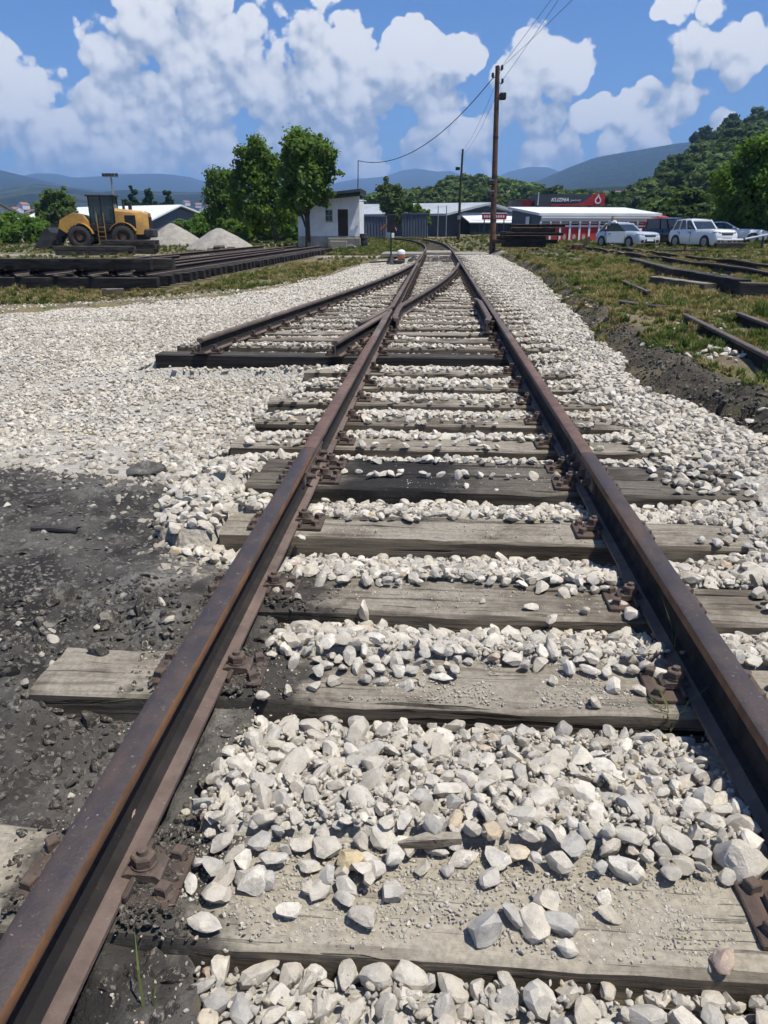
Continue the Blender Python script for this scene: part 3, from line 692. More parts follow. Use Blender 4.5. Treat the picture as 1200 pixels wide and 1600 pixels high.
# ------------------------------------------------------------------ rails
HALF = [(0.065, 0.0), (0.065, 0.011), (0.032, 0.0195), (0.0115, 0.032), (0.0085, 0.06), (0.0085, 0.112), (0.013, 0.123), (0.034, 0.131), (0.0365, 0.137), (0.0365, 0.156), (0.034, 0.1625), (0.026, 0.1665), (0.012, 0.168)]
PROF = HALF + [(-x, z) for x, z in reversed(HALF)]
def rail_mesh(path, gauge=1, mats=(M_RAIL, M_RAIL_TOP, M_RAIL_GAUGE), zoff=0.0165, scale_at=None):
    pts = [Vector((q[0], q[1], q[2] if len(q) > 2 else 0.0)) for q in path]; rings = []
    for i, q in enumerate(pts):
        d = pts[min(i + 1, len(pts) - 1)] - pts[max(i - 1, 0)]; d.z = 0; d.normalize(); lat = Vector((d.y, -d.x, 0))
        rings.append([q + lat * x + Vector((0, 0, z + zoff)) for x, z in PROF])
    mb = MB(); n = len(PROF); nh = len(HALF)
    mb.loft(rings, 0)
    mi = []
    for i in range(len(pts) - 1):
        for kk in range(n):
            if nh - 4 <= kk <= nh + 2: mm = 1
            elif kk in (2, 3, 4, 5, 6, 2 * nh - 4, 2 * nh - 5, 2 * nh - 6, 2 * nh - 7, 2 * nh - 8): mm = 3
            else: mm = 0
            if gauge > 0 and kk in (nh - 5, nh - 4): mm = 2
            if gauge < 0 and kk in (nh + 3, nh + 2): mm = 2
            mi.append(mm)
    mb.m[:len(mi)] = mi
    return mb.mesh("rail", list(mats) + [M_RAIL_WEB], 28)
def straight(x, y0, y1, step=0.8):
    n = max(1, int(abs(y1 - y0) / step)); return [(x, y0 + (y1 - y0) * i / n) for i in range(n + 1)]
JOINT = 3.83
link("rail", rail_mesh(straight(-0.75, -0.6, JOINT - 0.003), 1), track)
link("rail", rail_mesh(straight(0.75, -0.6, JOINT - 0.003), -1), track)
FARM = (M_RAIL, M_RAIL_FAR, M_RAIL_FAR)
M_RAIL_MID = rust_mat("rail_red_rust", (0.15, 0.092, 0.07), (0.105, 0.066, 0.053), (0.17, 0.108, 0.082), 0.75, 0.1, 6.0)
MIDM = (M_RAIL, M_RAIL_MID, M_RAIL)
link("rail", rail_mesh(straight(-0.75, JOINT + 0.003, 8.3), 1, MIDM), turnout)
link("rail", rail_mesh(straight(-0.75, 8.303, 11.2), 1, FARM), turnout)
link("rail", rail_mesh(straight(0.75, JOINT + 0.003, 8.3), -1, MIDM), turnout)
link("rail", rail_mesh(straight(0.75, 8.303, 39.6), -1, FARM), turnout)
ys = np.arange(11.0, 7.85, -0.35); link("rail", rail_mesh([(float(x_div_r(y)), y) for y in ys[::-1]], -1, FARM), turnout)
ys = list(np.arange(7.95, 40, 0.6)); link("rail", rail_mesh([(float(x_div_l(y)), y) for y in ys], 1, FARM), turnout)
# closure rails with the wing rails of the frog
w1 = [(-0.59, 10.0), (-0.63, 10.3), (-0.635, 11.3)] + [(float(x_div_r(y)), y) for y in np.arange(11.9, 27.2, 0.5)]
link("rail", rail_mesh(w1, -1, FARM), turnout)
w2 = [(float(x_div_r(9.6)) - 0.15, 9.6), (float(x_div_r(9.9)) - 0.115, 9.9), (float(x_div_r(11.1)) - 0.11, 11.1)] + straight(-0.75, 11.75, 27.2)
link("rail", rail_mesh(w2, 1, FARM), turnout)
chk = [(0.585, 9.75), (0.635, 10.15), (0.638, 11.4), (0.638, 12.5), (0.59, 12.95)]
link("check_rail", rail_mesh(chk, 1, FARM, 0.03), turnout)
for y in np.arange(10.1, 12.8, 0.5):
    mb = MB(); mb.box((0.655, y - .04, .06), (0.735, y + .04, .15), ch=.006); mb.build("spacer_block", M_PLATE, turnout)
# fishplates at the joints, with their bolts
for x in (-0.75, 0.75):
    for s in (1, -1):
        mb = MB(); mb.prism([(0.0090, 0.052), (0.019, 0.048), (0.026, 0.06), (0.024, 0.112), (0.034, 0.130), (0.024, 0.140), (0.0135, 0.1375)], 'y', -0.30, 0.30)
        fp = mb.build("fishplate", M_RAIL, track, 30, loc=(x, JOINT, 0.003), rot=(0, 0, 0 if s > 0 else math.pi))
        for y in (-0.22, -0.08, 0.08, 0.22):
            mb = MB(); mb.cyl((0.022, y, 0.09), (0.034, y, 0.09), 0.022, n=12)
            mb.cyl((0.034, y, 0.09), (0.056, y, 0.09), 0.0185, n=6); mb.cyl((0.056, y, 0.09), (0.070, y, 0.09), 0.011, n=10)
            mb.build("bolt", M_BOLT, fp, 30)
# the track beyond the level crossing, curving away to the left
far_track = thing("railway_track", "overgrown track curving left beyond the pale crossing slab", "railway track")
pts = []; a = 0.0; px_, py_ = 0.0, 44.0
for i in range(40):
    pts.append((px_, py_, a)); a += 1.5 / (75.0 if i > 3 else 400); px_ -= math.sin(a) * 1.5; py_ += math.cos(a) * 1.5
for s in (-1, 1):
    path = []
    for (x, y, a_) in pts:
        xx, yy_ = x + s * 0.75 * math.cos(a_), y + s * 0.75 * math.sin(a_)
        path.append((xx, yy_, float(h_soil(xx, yy_)) + 0.10))
    link("rail", rail_mesh(path, -s, FARM), far_track)
ME_FS = sleeper_mesh(-1.3, 1.3, 0.25, 0.16, 900, M_SLEEPER, 0.6)
for i in range(0, 39):
    x, y, a_ = pts[i]; link("sleeper", ME_FS, far_track, (x, y, float(h_soil(x, y)) + 0.112), (0, 0, a_))
# level crossing slab
M_SLAB = pm("dusty_slab", (0.30, 0.275, 0.23), (0.22, 0.20, 0.165), 1.2, 0.95, bscale=12)
mb = MB(); mb.box((-0.66, 40.3, -0.12), (0.66, 43.7, 0.13), ch=0.02)
cr_ = thing("level_crossing_slab", "pale concrete level crossing slabs laid between and beside the far rails", "crossing slab", (0, 0, 0))
mb.build("slab", M_SLAB, cr_)
mb = MB(); mb.box((0.86, 40.4, -0.12), (2.6, 43.6, 0.06), ch=0.02); mb.build("slab", M_SLAB, cr_)
mb = MB(); mb.box((-3.0, 40.4, -0.12), (-0.86, 43.6, 0.06), ch=0.02); mb.build("slab", M_SLAB, cr_)
for s in (-1, 1): link("rail", rail_mesh(straight(s * 0.75, 39.61, 44.0), -s, FARM), far_track)

# ------------------------------------------------------------------ stones
def stone_mesh(seed, planes=14, sub=2, squash=(1.0, 0.8, 0.62), round_=0.0):
    rg = np.random.default_rng(seed)
    bm = bmesh.new(); bmesh.ops.create_icosphere(bm, subdivisions=sub, radius=1.08)
    sq = np.array(squash) * rg.uniform(0.86, 1.14, 3)
    N = rg.normal(size=(planes, 3)); N /= np.linalg.norm(N, axis=1)[:, None]; D = rg.uniform(0.46, 0.9, planes)
    F_ = rg.normal(size=(5, 3)) * 2.4; ph = rg.uniform(0, 6.28, 5)
    for v in bm.verts:
        q = np.array(v.co)
        for _ in range(2):
            for nn, dd in zip(N, D):
                e = q @ nn - dd
                if e > 0: q = q - nn * e * 0.96
        q = q * (1 + 0.028 * np.sin(F_ @ q * 1.6 + ph).sum() / 2.2)
        q = q * sq + rg.normal(0, 0.014, 3)
        v.co = q
    me = bpy.data.meshes.new("stone"); bmesh.ops.recalc_face_normals(bm, faces=bm.faces); bm.to_mesh(me); bm.free()
    me.polygons.foreach_set('use_smooth', [True] * len(me.polygons)); me.set_sharp_from_angle(angle=R_(22))
    me.materials.append(M_STONE); return me
NV = 20
STONES = [stone_mesh(500 + i, 9 + i % 6, 2, ((1.0, 0.82, 0.66), (1.02, 0.9, 0.74), (1.2, 0.74, 0.56), (1.0, 0.88, 0.82))[i % 4]) for i in range(NV)]

def in_view(P, mx=120, my=120):
    u, v, z = project(P); return (u > -mx) & (u < 1200 + mx) & (v > 200) & (v < 1600 + my)

def poisson(n_try, x0, x1, y0, y1, rmin, rmax, seed, ok, tight=1.45):
    rg = np.random.default_rng(seed); cell = rmax * 2; gridd = {}; out = []
    xs = rg.uniform(x0, x1, n_try); ys_ = rg.uniform(y0, y1, n_try); rs = rmin + (rmax - rmin) * rg.beta(1.6, 2.6, n_try)
    good = ok(xs, ys_)
    for x, y, r in zip(xs[good], ys_[good], rs[good]):
        ci, cj = int(x / cell), int(y / cell); bad = False
        for a in (-1, 0, 1):
            for b2 in (-1, 0, 1):
                for (qx, qy, qr) in gridd.get((ci + a, cj + b2), ()):
                    dd = (r + qr) * 0.5 * tight
                    if (qx - x) ** 2 + (qy - y) ** 2 < dd * dd: bad = True; break
                if bad: break
            if bad: break
        if not bad:
            gridd.setdefault((ci, cj), []).append((x, y, r)); out.append((x, y, r))
    return np.array(out)

def ok_bal(x, y):
    b, dk, gr = masks(x, y)
    thin = (x > 1.15) & (x < 2.1) & (np.abs(y - 3.95 + (x - 1.5) * 0.1) < 0.24)       # bare patch over the sleeper ends
    return (b > 0.5) & ~sleeper_at(x, y, 0.012) & ~(thin & (fbm(x * 4, y * 4, 71, 3) > -0.75))
def ok_cover(x, y):
    "stones lying on the sleepers beside the bays, and over their buried ends"
    b, dk, gr = masks(x, y)
    on = sleeper_at(x, y) & (np.abs(np.abs(x) - 0.75) > 0.14)
    c = ((y > 1.13) & (y < 1.30) & (x > -0.58) & (x < -0.12)) | ((y > 1.21) & (y < 1.30) & (x > -0.2) & (x < 0.62))
    c |= (y > 1.95) & (y < 2.1) & (x > -0.5) & (x < 0.02) | (y > 1.99) & (y < 2.1) & (x > 0.28) & (x < 0.6) | (y > 1.88) & (y < 2.02) & (x > -0.42) & (x < -0.10) & (fbm(x * 9, y * 9, 73, 2) > 0.05)
    c |= (y > 2.55) & (y < 2.66) & (x > 0.34) & (x < 0.6) & (fbm(x * 9, y * 9, 74, 2) > 0.0)
    endc = (x > 1.12 + 0.35 * fbm(x * 2.0, y * 2.0, 75, 3)) & (y < 8)
    tl = (y > 8.3) & (fbm(x * 2.2, y * 3.1, 77, 3) > 0.10); tl |= (y > 8.3) & ((x > 1.02 + 0.2 * fbm(x * 2, y * 2, 79, 2)) | (x < x_div_l(np.clip(y, 8, 60)) - 0.2)) & (fbm(x * 3.2, y * 3.2, 83, 2) > -0.25)
    mid = (y > 4.4) & (y < 7.9) & (fbm(x * 2.4, y * 3, 81, 3) > 0.10)
    for a_, b_, _, _ in ALLS[1:11]: mid |= (y > b_ - 0.07 - 0.06 * fbm(x * 3.1, y * 0.5, 82, 3)) & (y < b_ + .02) & (x > -0.62) & (x < 0.62) & (y > 1.5)
    for a_, b_, _, _ in ALLS[6:11]: mid |= (y < a_ + 0.03 + 0.05 * fbm(x * 3.7, y * 0.5, 84, 3)) & (y > a_ - .02)
    return on & (b > 0.5) & (c | endc | tl | mid) & (np.abs(x + 0.75) > 0.12)
def rails_clear(x, y):
    r = (np.abs(x - 0.75) > 0.085) & (np.abs(x + 0.75) > 0.085)
    return r & (np.abs(x - x_div_l(y)) > 0.085) | (y < 7.8) & r

stones = []      # x, y, z, r
def put(arr, zf, zj=0.010):
    if len(arr):
        z = zf(arr[:, 0], arr[:, 1]) + RNG.normal(0, 0.3, len(arr)) * zj
        stones.append(np.stack([arr[:, 0], arr[:, 1], z, arr[:, 2]], 1))
put(poisson(26000, -0.75, 2.3, 0.62, 2.8, 0.020, 0.054, 1, lambda x, y: ok_bal(x, y) & rails_clear(x, y), 1.30), lambda x, y: h_ballast(x, y) + 0.006)
put(poisson(22000, -0.75, 2.3, 0.62, 2.8, 0.010, 0.028, 11, lambda x, y: ok_bal(x, y) & rails_clear(x, y), 1.15), lambda x, y: h_ballast(x, y) - 0.006)
put(poisson(9000, -0.75, 2.2, 0.9, 2.8, 0.018, 0.044, 2, ok_cover, 1.35), lambda x, y: 0.022 + 0 * x, 0.02)
put(poisson(30000, -1.75, 2.4, 2.8, 8.2, 0.022, 0.048, 3, lambda x, y: ok_bal(x, y) & rails_clear(x, y), 1.28), lambda x, y: h_ballast(x, y) + 0.004)
put(poisson(24000, -1.75, 2.4, 2.8, 8.2, 0.018, 0.034, 13, lambda x, y: ok_bal(x, y) & rails_clear(x, y), 1.25), lambda x, y: h_ballast(x, y) - 0.012)
put(poisson(9000, -1.3, 2.2, 2.8, 8.2, 0.020, 0.042, 4, ok_cover, 1.35), lambda x, y: 0.020 + 0 * x, 0.015)
def jgrid(x0, x1, y0, y1, sp, seed, ok, r0, r1):
    rg = np.random.default_rng(seed)
    X, Y = np.meshgrid(np.arange(x0, x1, sp), np.arange(y0, y1, sp)); X = X.ravel() + rg.uniform(-.5, .5, X.size) * sp; Y = Y.ravel() + rg.uniform(-.5, .5, Y.size) * sp
    g_ = ok(X, Y) & in_view(np.stack([X, Y, 0 * X], 1)); X = X[g_]; Y = Y[g_]
    return np.stack([X, Y, r0 + (r1 - r0) * rg.beta(1.6, 2.4, len(X))], 1)
def ok_left(x, y): return ok_bal(x, y) & ((fbm(x * 0.8, y * 1.2, 131, 4) < 0.16) | (np.random.default_rng(6).random(len(x)) < 0.35))
put(jgrid(-11, -1.75, 3.2, 9.0, 0.046, 5, ok_left, 0.015, 0.041), lambda x, y: h_ballast(x, y) - 0.008 + 0.012 * fbm(x * 1.1, y * 1.1, 99, 3))
put(jgrid(-11, 3.3, 8.2, 16.0, 0.054, 6, lambda x, y: ok_bal(x, y) & rails_clear(x, y) & ((y >= 9.0) | (x > -1.75)), 0.018, 0.044), lambda x, y: h_ballast(x, y) - 0.004 - 0.008 * (x < -3.4))
put(jgrid(-3.4, 1.8, 8.2, 16.0, 0.052, 7, lambda x, y: ok_cover(x, y) & rails_clear(x, y), 0.020, 0.04), lambda x, y: 0.016 + 0 * x)
put(jgrid(-9, 3.4, 16.0, 40.3, 0.072, 8, lambda x, y: ok_bal(x, y) & rails_clear(x, y), 0.028, 0.05), lambda x, y: h_ballast(x, y) + 0.002)
put(jgrid(-3.4, 1.8, 16.0, 31.0, 0.07, 9, lambda x, y: ok_cover(x, y) & rails_clear(x, y), 0.024, 0.042), lambda x, y: 0.016 + 0 * x)
# scattered stones on the soil and the right verge
def loose(x, y):
    b, dk, gr = masks(x, y); return (b < 0.5) & (dk > 0.5) & (fbm(x * 1.5, y * 1.5, 91, 3) > 0.02)
# stones that lie singly on the near sleepers, where the photograph shows them
SINGLE = [(755, 1452, 0.048), (806, 1428, 0.034), (833, 1440, 0.042), (872, 1443, 0.042), (858, 1408, 0.036), (900, 1432, 0.028), (890, 1480, 0.034), (955, 1426, 0.030), (975, 1358, 0.040), (945, 1395, 0.022),
          (725, 1338, 0.034), (585, 1358, 0.036), (610, 1392, 0.040), (448, 1420, 0.034), (568, 1432, 0.042), (540, 1400, 0.032), (500, 1385, 0.036), (395, 1375, 0.042), (320, 1440, 0.036), (340, 1395, 0.038), (660, 1352, 0.026), (700, 1355, 0.02),
          (430, 920, 0.034), (465, 928, 0.026), (450, 915, 0.03), (985, 958, 0.042), (965, 940, 0.028), (862, 965, 0.036), (895, 922, 0.03), (880, 925, 0.03), (915, 952, 0.028), (830, 945, 0.024), (755, 935, 0.018),
          (690, 1055, 0.032), (660, 1062, 0.026), (640, 1065, 0.028), (320, 1082, 0.026), (450, 1075, 0.03), (410, 1085, 0.03), (525, 1060, 0.032), (1040, 1060, 0.048), (1000, 1075, 0.034), (960, 1070, 0.034), (865, 1060, 0.024), (930, 1095, 0.03), (490, 1070, 0.03),
          (730, 715, 0.02), (728, 757, 0.03), (775, 765, 0.024), (585, 808, 0.028), (470, 838, 0.034), (450, 830, 0.03), (770, 1370, 0.03), (840, 1395, 0.018)]
sg = np.array([[*gp(px, py, 0.02)[:2], 0.36 * r + 0.003, r * 0.93] for px, py, r in SINGLE])
stones.append(sg)
lo = poisson(9000, -5, -0.62, 0.7, 4.5, 0.007, 0.030, 12, loose, 2.2)
stones.append(np.stack([lo[:, 0], lo[:, 1], h_soil(lo[:, 0], lo[:, 1]) + 0.006, lo[:, 2]], 1)[:420])
def verge_ok(x, y):
    b, dk, gr = masks(x, y); return (gr > 0.5) & (fbm(x * 0.9, y * 0.9, 95, 4) > 0.28)
def left_ok(x, y):
    b, dk, gr = masks(x, y); yf = np.interp(x, YF_X, YF_Y); return (b < 0.5) & (y > yf - 1) & (np.random.default_rng(4).random(len(x)) < np.exp(-np.clip(y - yf, 0, 20) / 1.1))
ll = poisson(26000, -13, -2.3, 12, 34, 0.012, 0.045, 15, left_ok, 1.6)
stones.append(np.stack([ll[:, 0], ll[:, 1], h_soil(ll[:, 0], ll[:, 1]) + 0.004, ll[:, 2]], 1))
lv = poisson(9000, 1.9, 10, 4.5, 26, 0.02, 0.045, 14, verge_ok, 1.8)
stones.append(np.stack([lv[:, 0], lv[:, 1], h_soil(lv[:, 0], lv[:, 1]) + 0.012, lv[:, 2]], 1))
for (px, py, z, rad, n) in [(1150, 412 + 45, 0.16, 0.6, 240), (1080, 440, 0.12, 0.7, 260), (900, 427, 0.1, 0.5, 120), (1110, 553, 0.06, 0.45, 90), (1195, 453, 0.16, 0.8, 300)]:
    c = gp(px, py, z); rg = np.random.default_rng(int(px)); q = rg.normal(0, 1, (n, 2)) * rad * 0.5
    xx = c.x + q[:, 0]; yy_ = c.y + q[:, 1] * 1.5; rr = rg.uniform(0.025, 0.05, n)
    stones.append(np.stack([xx, yy_, h_soil(xx, yy_) + 0.012 + 0.03 * np.exp(-(q ** 2).sum(1) / rad ** 2 * 3), rr], 1))
ST = np.concatenate(stones); ST = ST[in_view(ST[:, :3])]
u, v, zc = project(ST[:, :3]); size = ST[:, 3] / zc
inside = (u > 0) & (u < 1200) & (v < 1600)
singles_n = len(sg)
order = np.argsort(-(size * inside))
big = order[:300]
rest = np.ones(len(ST), bool); rest[big] = False
stone_col = bpy.data.collections.new("stone_kinds"); COL.children.link(stone_col)
for j, i in enumerate(big):
    x, y, z, r = ST[i]; rz = random.uniform(0, 6.28)
    o = bpy.data.objects.new("stone", STONES[j % NV])
    (stone_col if j < NV else COL).objects.link(o)
    o.parent = ballast; o.location = (x, y, z); o.scale = (r * random.uniform(.9, 1.15), r * random.uniform(.85, 1.1), r * random.uniform(.68, 1.0))
    tl_ = .2 if sleeper_at(np.array([x]), np.array([y]))[0] else .38
    o.rotation_euler = (random.gauss(0, tl_), random.gauss(0, tl_), rz)

def scatter(name, P, S, coll, mat=None, parent=None, kind='stuff', tilt=0.6, seed=3, n_kinds=20, spin=True):
    "one object of instances on points; P n x 3 positions, S n x 3 scales"
    rg = np.random.default_rng(seed); n = len(P)
    me = bpy.data.meshes.new(name); me.vertices.add(n); me.vertices.foreach_set('co', P.astype(np.float32).ravel())
    rot = np.stack([rg.normal(0, tilt, n), rg.normal(0, tilt, n), rg.uniform(0, 6.283, n)], 1).astype(np.float32)
    for nm, dt, arr in (('rot', 'FLOAT_VECTOR', rot), ('scl', 'FLOAT_VECTOR', S.astype(np.float32))):
        a_ = me.attributes.new(nm, dt, 'POINT'); a_.data.foreach_set('vector', arr.ravel())
    a_ = me.attributes.new('pick', 'INT', 'POINT'); a_.data.foreach_set('value', rg.integers(0, n_kinds, n).astype(np.int32))
    if mat: me.materials.append(mat)
    o = link(name, me, parent); tag(o, kind=kind)
    ng = bpy.data.node_groups.new(name + "_nodes", 'GeometryNodeTree')
    ng.interface.new_socket("Geometry", in_out='INPUT', socket_type='NodeSocketGeometry'); ng.interface.new_socket("Geometry", in_out='OUTPUT', socket_type='NodeSocketGeometry')
    q = NT(ng); gi_ = q.n('NodeGroupInput'); go_ = q.n('NodeGroupOutput')
    ci = q.n('GeometryNodeCollectionInfo'); ci.inputs['Collection'].default_value = coll
    ci.inputs['Separate Children'].default_value = True; ci.inputs['Reset Children'].default_value = True
    iop = q.n('GeometryNodeInstanceOnPoints'); iop.inputs['Pick Instance'].default_value = True
    def attr(nm, dt):
        a2 = q.n('GeometryNodeInputNamedAttribute', data_type=dt); a2.inputs[0].default_value = nm; return a2.outputs[0]
    q.put(iop.inputs['Points'], gi_.outputs[0]); q.put(iop.inputs['Instance'], ci.outputs[0])
    q.put(iop.inputs['Instance Index'], attr('pick', 'INT'))
    e2r = q.n('FunctionNodeEulerToRotation'); q.put(e2r.inputs[0], attr('rot', 'FLOAT_VECTOR')); q.put(iop.inputs['Rotation'], e2r.outputs[0])
    q.put(iop.inputs['Scale'], attr('scl', 'FLOAT_VECTOR'))
    last = iop.outputs[0]
    if mat:
        sm = q.n('GeometryNodeSetMaterial'); q.put(sm.inputs[0], last); sm.inputs['Material'].default_value = mat; last = sm.outputs[0]
    q.put(go_.inputs[0], last)
    md = o.modifiers.new("scatter", 'NODES'); md.node_group = ng
    return o
def scl(r, seed=1, lo=0.85, hi=1.15):
    rg = np.random.default_rng(seed); return r[:, None] * rg.uniform(lo, hi, (len(r), 3))
Q = ST[rest]
# trodden, dusty part of the left ballast keeps a browner stone
dusty = (Q[:, 0] < -1.3) & (fbm(Q[:, 0] * 0.55 + 3, Q[:, 1] * 0.55, 97, 4) > -0.12) & (Q[:, 1] < 14) & (RNG.random(len(Q)) < 0.32)
dusty |= (Q[:, 0] > 1.0) & (RNG.random(len(Q)) < 0.12) | (Q[:, 1] > 8) & (RNG.random(len(Q)) < 0.10)
scatter("gravel", Q[~dusty][:, :3], scl(Q[~dusty][:, 3]) * np.array([1, 1, .86]), stone_col, None, ballast, tilt=0.38, seed=21)
scatter("dusty_gravel", Q[dusty][:, :3], scl(Q[dusty][:, 3], 2), stone_col, M_STONE_DUSTY, ballast, tilt=0.5, seed=22)
# chips and grit on the near sleepers and in the bays
rg = np.random.default_rng(31); ch_ = []
for (a, b_, x0, x1, n) in [(1.02, 1.28, -0.6, 0.9, 3200), (1.82, 2.05, -0.5, 0.7, 900), (2.37, 2.62, -0.5, 0.9, 260), (3.04, 3.3, -0.55, 0.9, 170), (3.72, 4.2, -0.3, 0.8, 120)]:
    x = rg.uniform(x0, x1, n * 3); y = rg.uniform(a, b_, n * 3); g_ = (fbm(x * 5, y * 5, 33, 3) > -0.12) & (np.abs(x - 0.75) > 0.1) & (np.abs(x + 0.75) > 0.1)
    x = x[g_][:n]; y = y[g_][:n]; ch_.append(np.stack([x, y, 0.0 * x + 0.002, 0.0022 + 0.008 * rg.beta(1.1, 5, len(x))], 1))
x = rg.uniform(-0.6, 1.9, 12000); y = rg.uniform(0.85, 3.6, 12000); g_ = ok_bal(x, y); x = x[g_]; y = y[g_]
ch_.append(np.stack([x, y, h_ballast(x, y) + 0.012, 0.004 + 0.008 * rg.random(len(x))], 1))
x = rg.uniform(-1.0, -0.45, 900); y = rg.uniform(0.8, 2.2, 900); g_ = np.abs(x + 0.75) > 0.07; x = x[g_]; y = y[g_]
ch_.append(np.stack([x, y, np.where(sleeper_at(x, y), 0.002, h_soil(x, y) + 0.002), 0.002 + 0.004 * rg.random(len(x))], 1))
CH = np.concatenate(ch_); CH = CH[in_view(CH[:, :3])]
scatter("stone_chips", CH[:, :3], scl(CH[:, 3], 4, 0.7, 1.2), stone_col, None, ballast, tilt=0.8, seed=23)
# oily soil: clods and trodden rubble
def okd(x, y):
    b, dk, gr = masks(x, y); return (dk > 0.5) & ~sleeper_at(x, y) & (np.abs(x + 0.75) > 0.09)
cl = poisson(26000, -3.6, -0.36, 0.75, 4.6, 0.008, 0.050, 41, lambda x, y: okd(x, y) & (fbm(x * 1.8, y * 1.8, 43, 3) > -0.05 + 0.5 * sstep(2.0, 3.2, y)), 1.0)
cl[:, 2] *= np.where(RNG.random(len(cl)) < 0.2, 1.2, 0.6)
scatter("soil_clods", np.stack([cl[:, 0], cl[:, 1], h_soil(cl[:, 0], cl[:, 1]) - 0.001], 1), scl(cl[:, 2], 5, 0.7, 1.2), stone_col, M_CLOD, ground, tilt=1.0, seed=24)
rb = poisson(60000, -3.9, -0.45, 1.2, 4.6, 0.006, 0.030, 45, lambda x, y: okd(x, y) & ((fbm(x * 0.8, y * 1.6, 47, 3) > -0.12) | (np.random.default_rng(5).random(len(x)) < .35)), 1.15)
scatter("trodden_rubble", np.stack([rb[:, 0], rb[:, 1], h_soil(rb[:, 0], rb[:, 1]) - 0.004], 1), scl(rb[:, 2], 6) * np.array([1, 1, .55]), stone_col, M_STONE_DIRTY, ground, tilt=0.3, seed=25)
bk_x = rg.uniform(1.6, 3.8, 26000); bk_y = 4.2 + 36 * rg.random(26000) ** 1.6 ; xr_ = np.interp(bk_y, XR_Y, XR_X)
g_ = np.abs(bk_x - xr_ - 0.15 - 0.15 * fbm(bk_x, bk_y, 49, 2)) < 0.36; bk_x = bk_x[g_]; bk_y = bk_y[g_]
bk_r = 0.008 + 0.045 * rg.beta(1.0, 4.5, len(bk_x))
scatter("bank_clods", np.stack([bk_x, bk_y, h_soil(bk_x, bk_y)], 1), scl(bk_r, 7), stone_col, M_CLOD, ground, tilt=1.0, seed=26)

x = rg.uniform(-4.2, -0.95, 5200); y = rg.uniform(2.6, 4.6, 5200); yb_ = np.interp(x, YB_X, YB_Y); dd_ = yb_ - y
g_ = (dd_ > -0.1) & (rg.random(5200) < np.exp(-np.clip(dd_, 0, 9) / 0.16)) & okd(x, y); x, y = x[g_], y[g_]
scatter("edge_gravel", np.stack([x, y, h_soil(x, y)], 1), scl(0.008 + 0.026 * rg.beta(1.4, 2.5, len(x)), 8) * np.array([1, 1, .8]), stone_col, M_STONE_DUSTY, ballast, tilt=.4, seed=27)
x = rg.normal(-0.72, 0.11, 7000).clip(-1.0, -0.42); y = rg.uniform(0.8, 2.7, 7000); g_ = sleeper_at(x, y, -.005) & (np.abs(x + 0.75) > 0.07); x, y = x[g_], y[g_]
scatter("grease_crumbs", np.stack([x, y, np.where(np.abs(x + .75) < .17, .016, .0) + 0 * x], 1), scl(0.003 + 0.012 * rg.beta(1.0, 4.0, len(x)), 9) * np.array([1.3, 1.3, .7]), stone_col, M_CLOD, ballast, tilt=.5, seed=28)

# single finds in the foreground
def stone_thing(name, label, px, py, z, r, mat, seed, cat="stone", sq=(1, .8, .65)):
    me = stone_mesh(seed, 10, 3, sq); me.materials.clear(); me.materials.append(mat)
    q = gp(px, py, z); o = link(name, me, None, (q.x, q.y, z + r * 0.42), (random.gauss(0, .2), random.gauss(0, .2), random.uniform(0, 6)), (r, r, r)); return tag(o, label, cat)
stone_thing("stone", "small pink stone on the rail foot above the nearest big bolt", 200, 1285, 0.03, 0.030, M_PINK, 701)
stone_thing("stone", "ochre stone lying on the nearest sleeper left of its centre", 545, 1352, 0.0, 0.040, M_OCHRE, 702)
stone_thing("stone", "pale rounded stone with warm tint near the front edge of the nearest sleeper", 1130, 1505, 0.0, 0.033, M_PINK, 703)
stone_thing("stone", "largest rough white block beside the right rail on the nearest sleeper", 1155, 1357, 0.0, 0.056, M_STONE, 704, sq=(1, .9, .8))
stone_thing("stone", "small yellow stone on the sleeper before the double timber", 580, 808, 0.0, 0.026, M_OCHRE, 705)
stone_thing("stone", "tall pointed grey stone standing behind the third sleeper", 568, 962, -0.02, 0.05, M_STONE, 706, sq=(.6, .55, 1.2))
stone_thing("stone", "broad dark brown rock at the edge of the left ballast", 228, 747, -0.09, 0.12, M_STONE_DIRTY, 707, "rock", (1, .55, .4))
stone_thing("stone", "dark lump of soil on the grimy sleeper end left of the rail", 155, 1020, 0.0, 0.035, M_CLOD, 708, "soil lump")
q0 = gp(50, 826, -0.04); q1 = gp(120, 830, -0.04); mb = MB(); mb.tube([q0, (q0 + q1) / 2 + Vector((0, 0, .006)), q1], [0.014, 0.016, 0.012], 7)
tag(mb.build("iron_rod", M_STEEL_DK, None, 40), "short dark iron rod lying on the oily soil", "rod")
q0 = gp(622, 1322, 0.03); q1 = gp(720, 1312, 0.03)
mb = MB(); d = (q1 - q0); n_ = Vector((-d.y, d.x, 0)).normalized()
mb.loft([[q0 + n_ * a_ + Vector((0, 0, b_)) for a_, b_ in ((-.006, 0), (.006, 0), (.004, .01), (-.004, .012))], [(q0 + q1) / 2 + n_ * a_ + Vector((0, 0, b_)) for a_, b_ in ((-.018, .0), (.02, .0), (.016, .018), (-.012, .02))], [q1 + n_ * a_ + Vector((0, 0, b_)) for a_, b_ in ((-.012, 0), (.014, 0), (.01, .012), (-.009, .012))]])
tag(mb.build("wood_splinter", M_SLEEPER, None), "grey splinter of wood lying among stones on the nearest sleeper", "wood splinter")

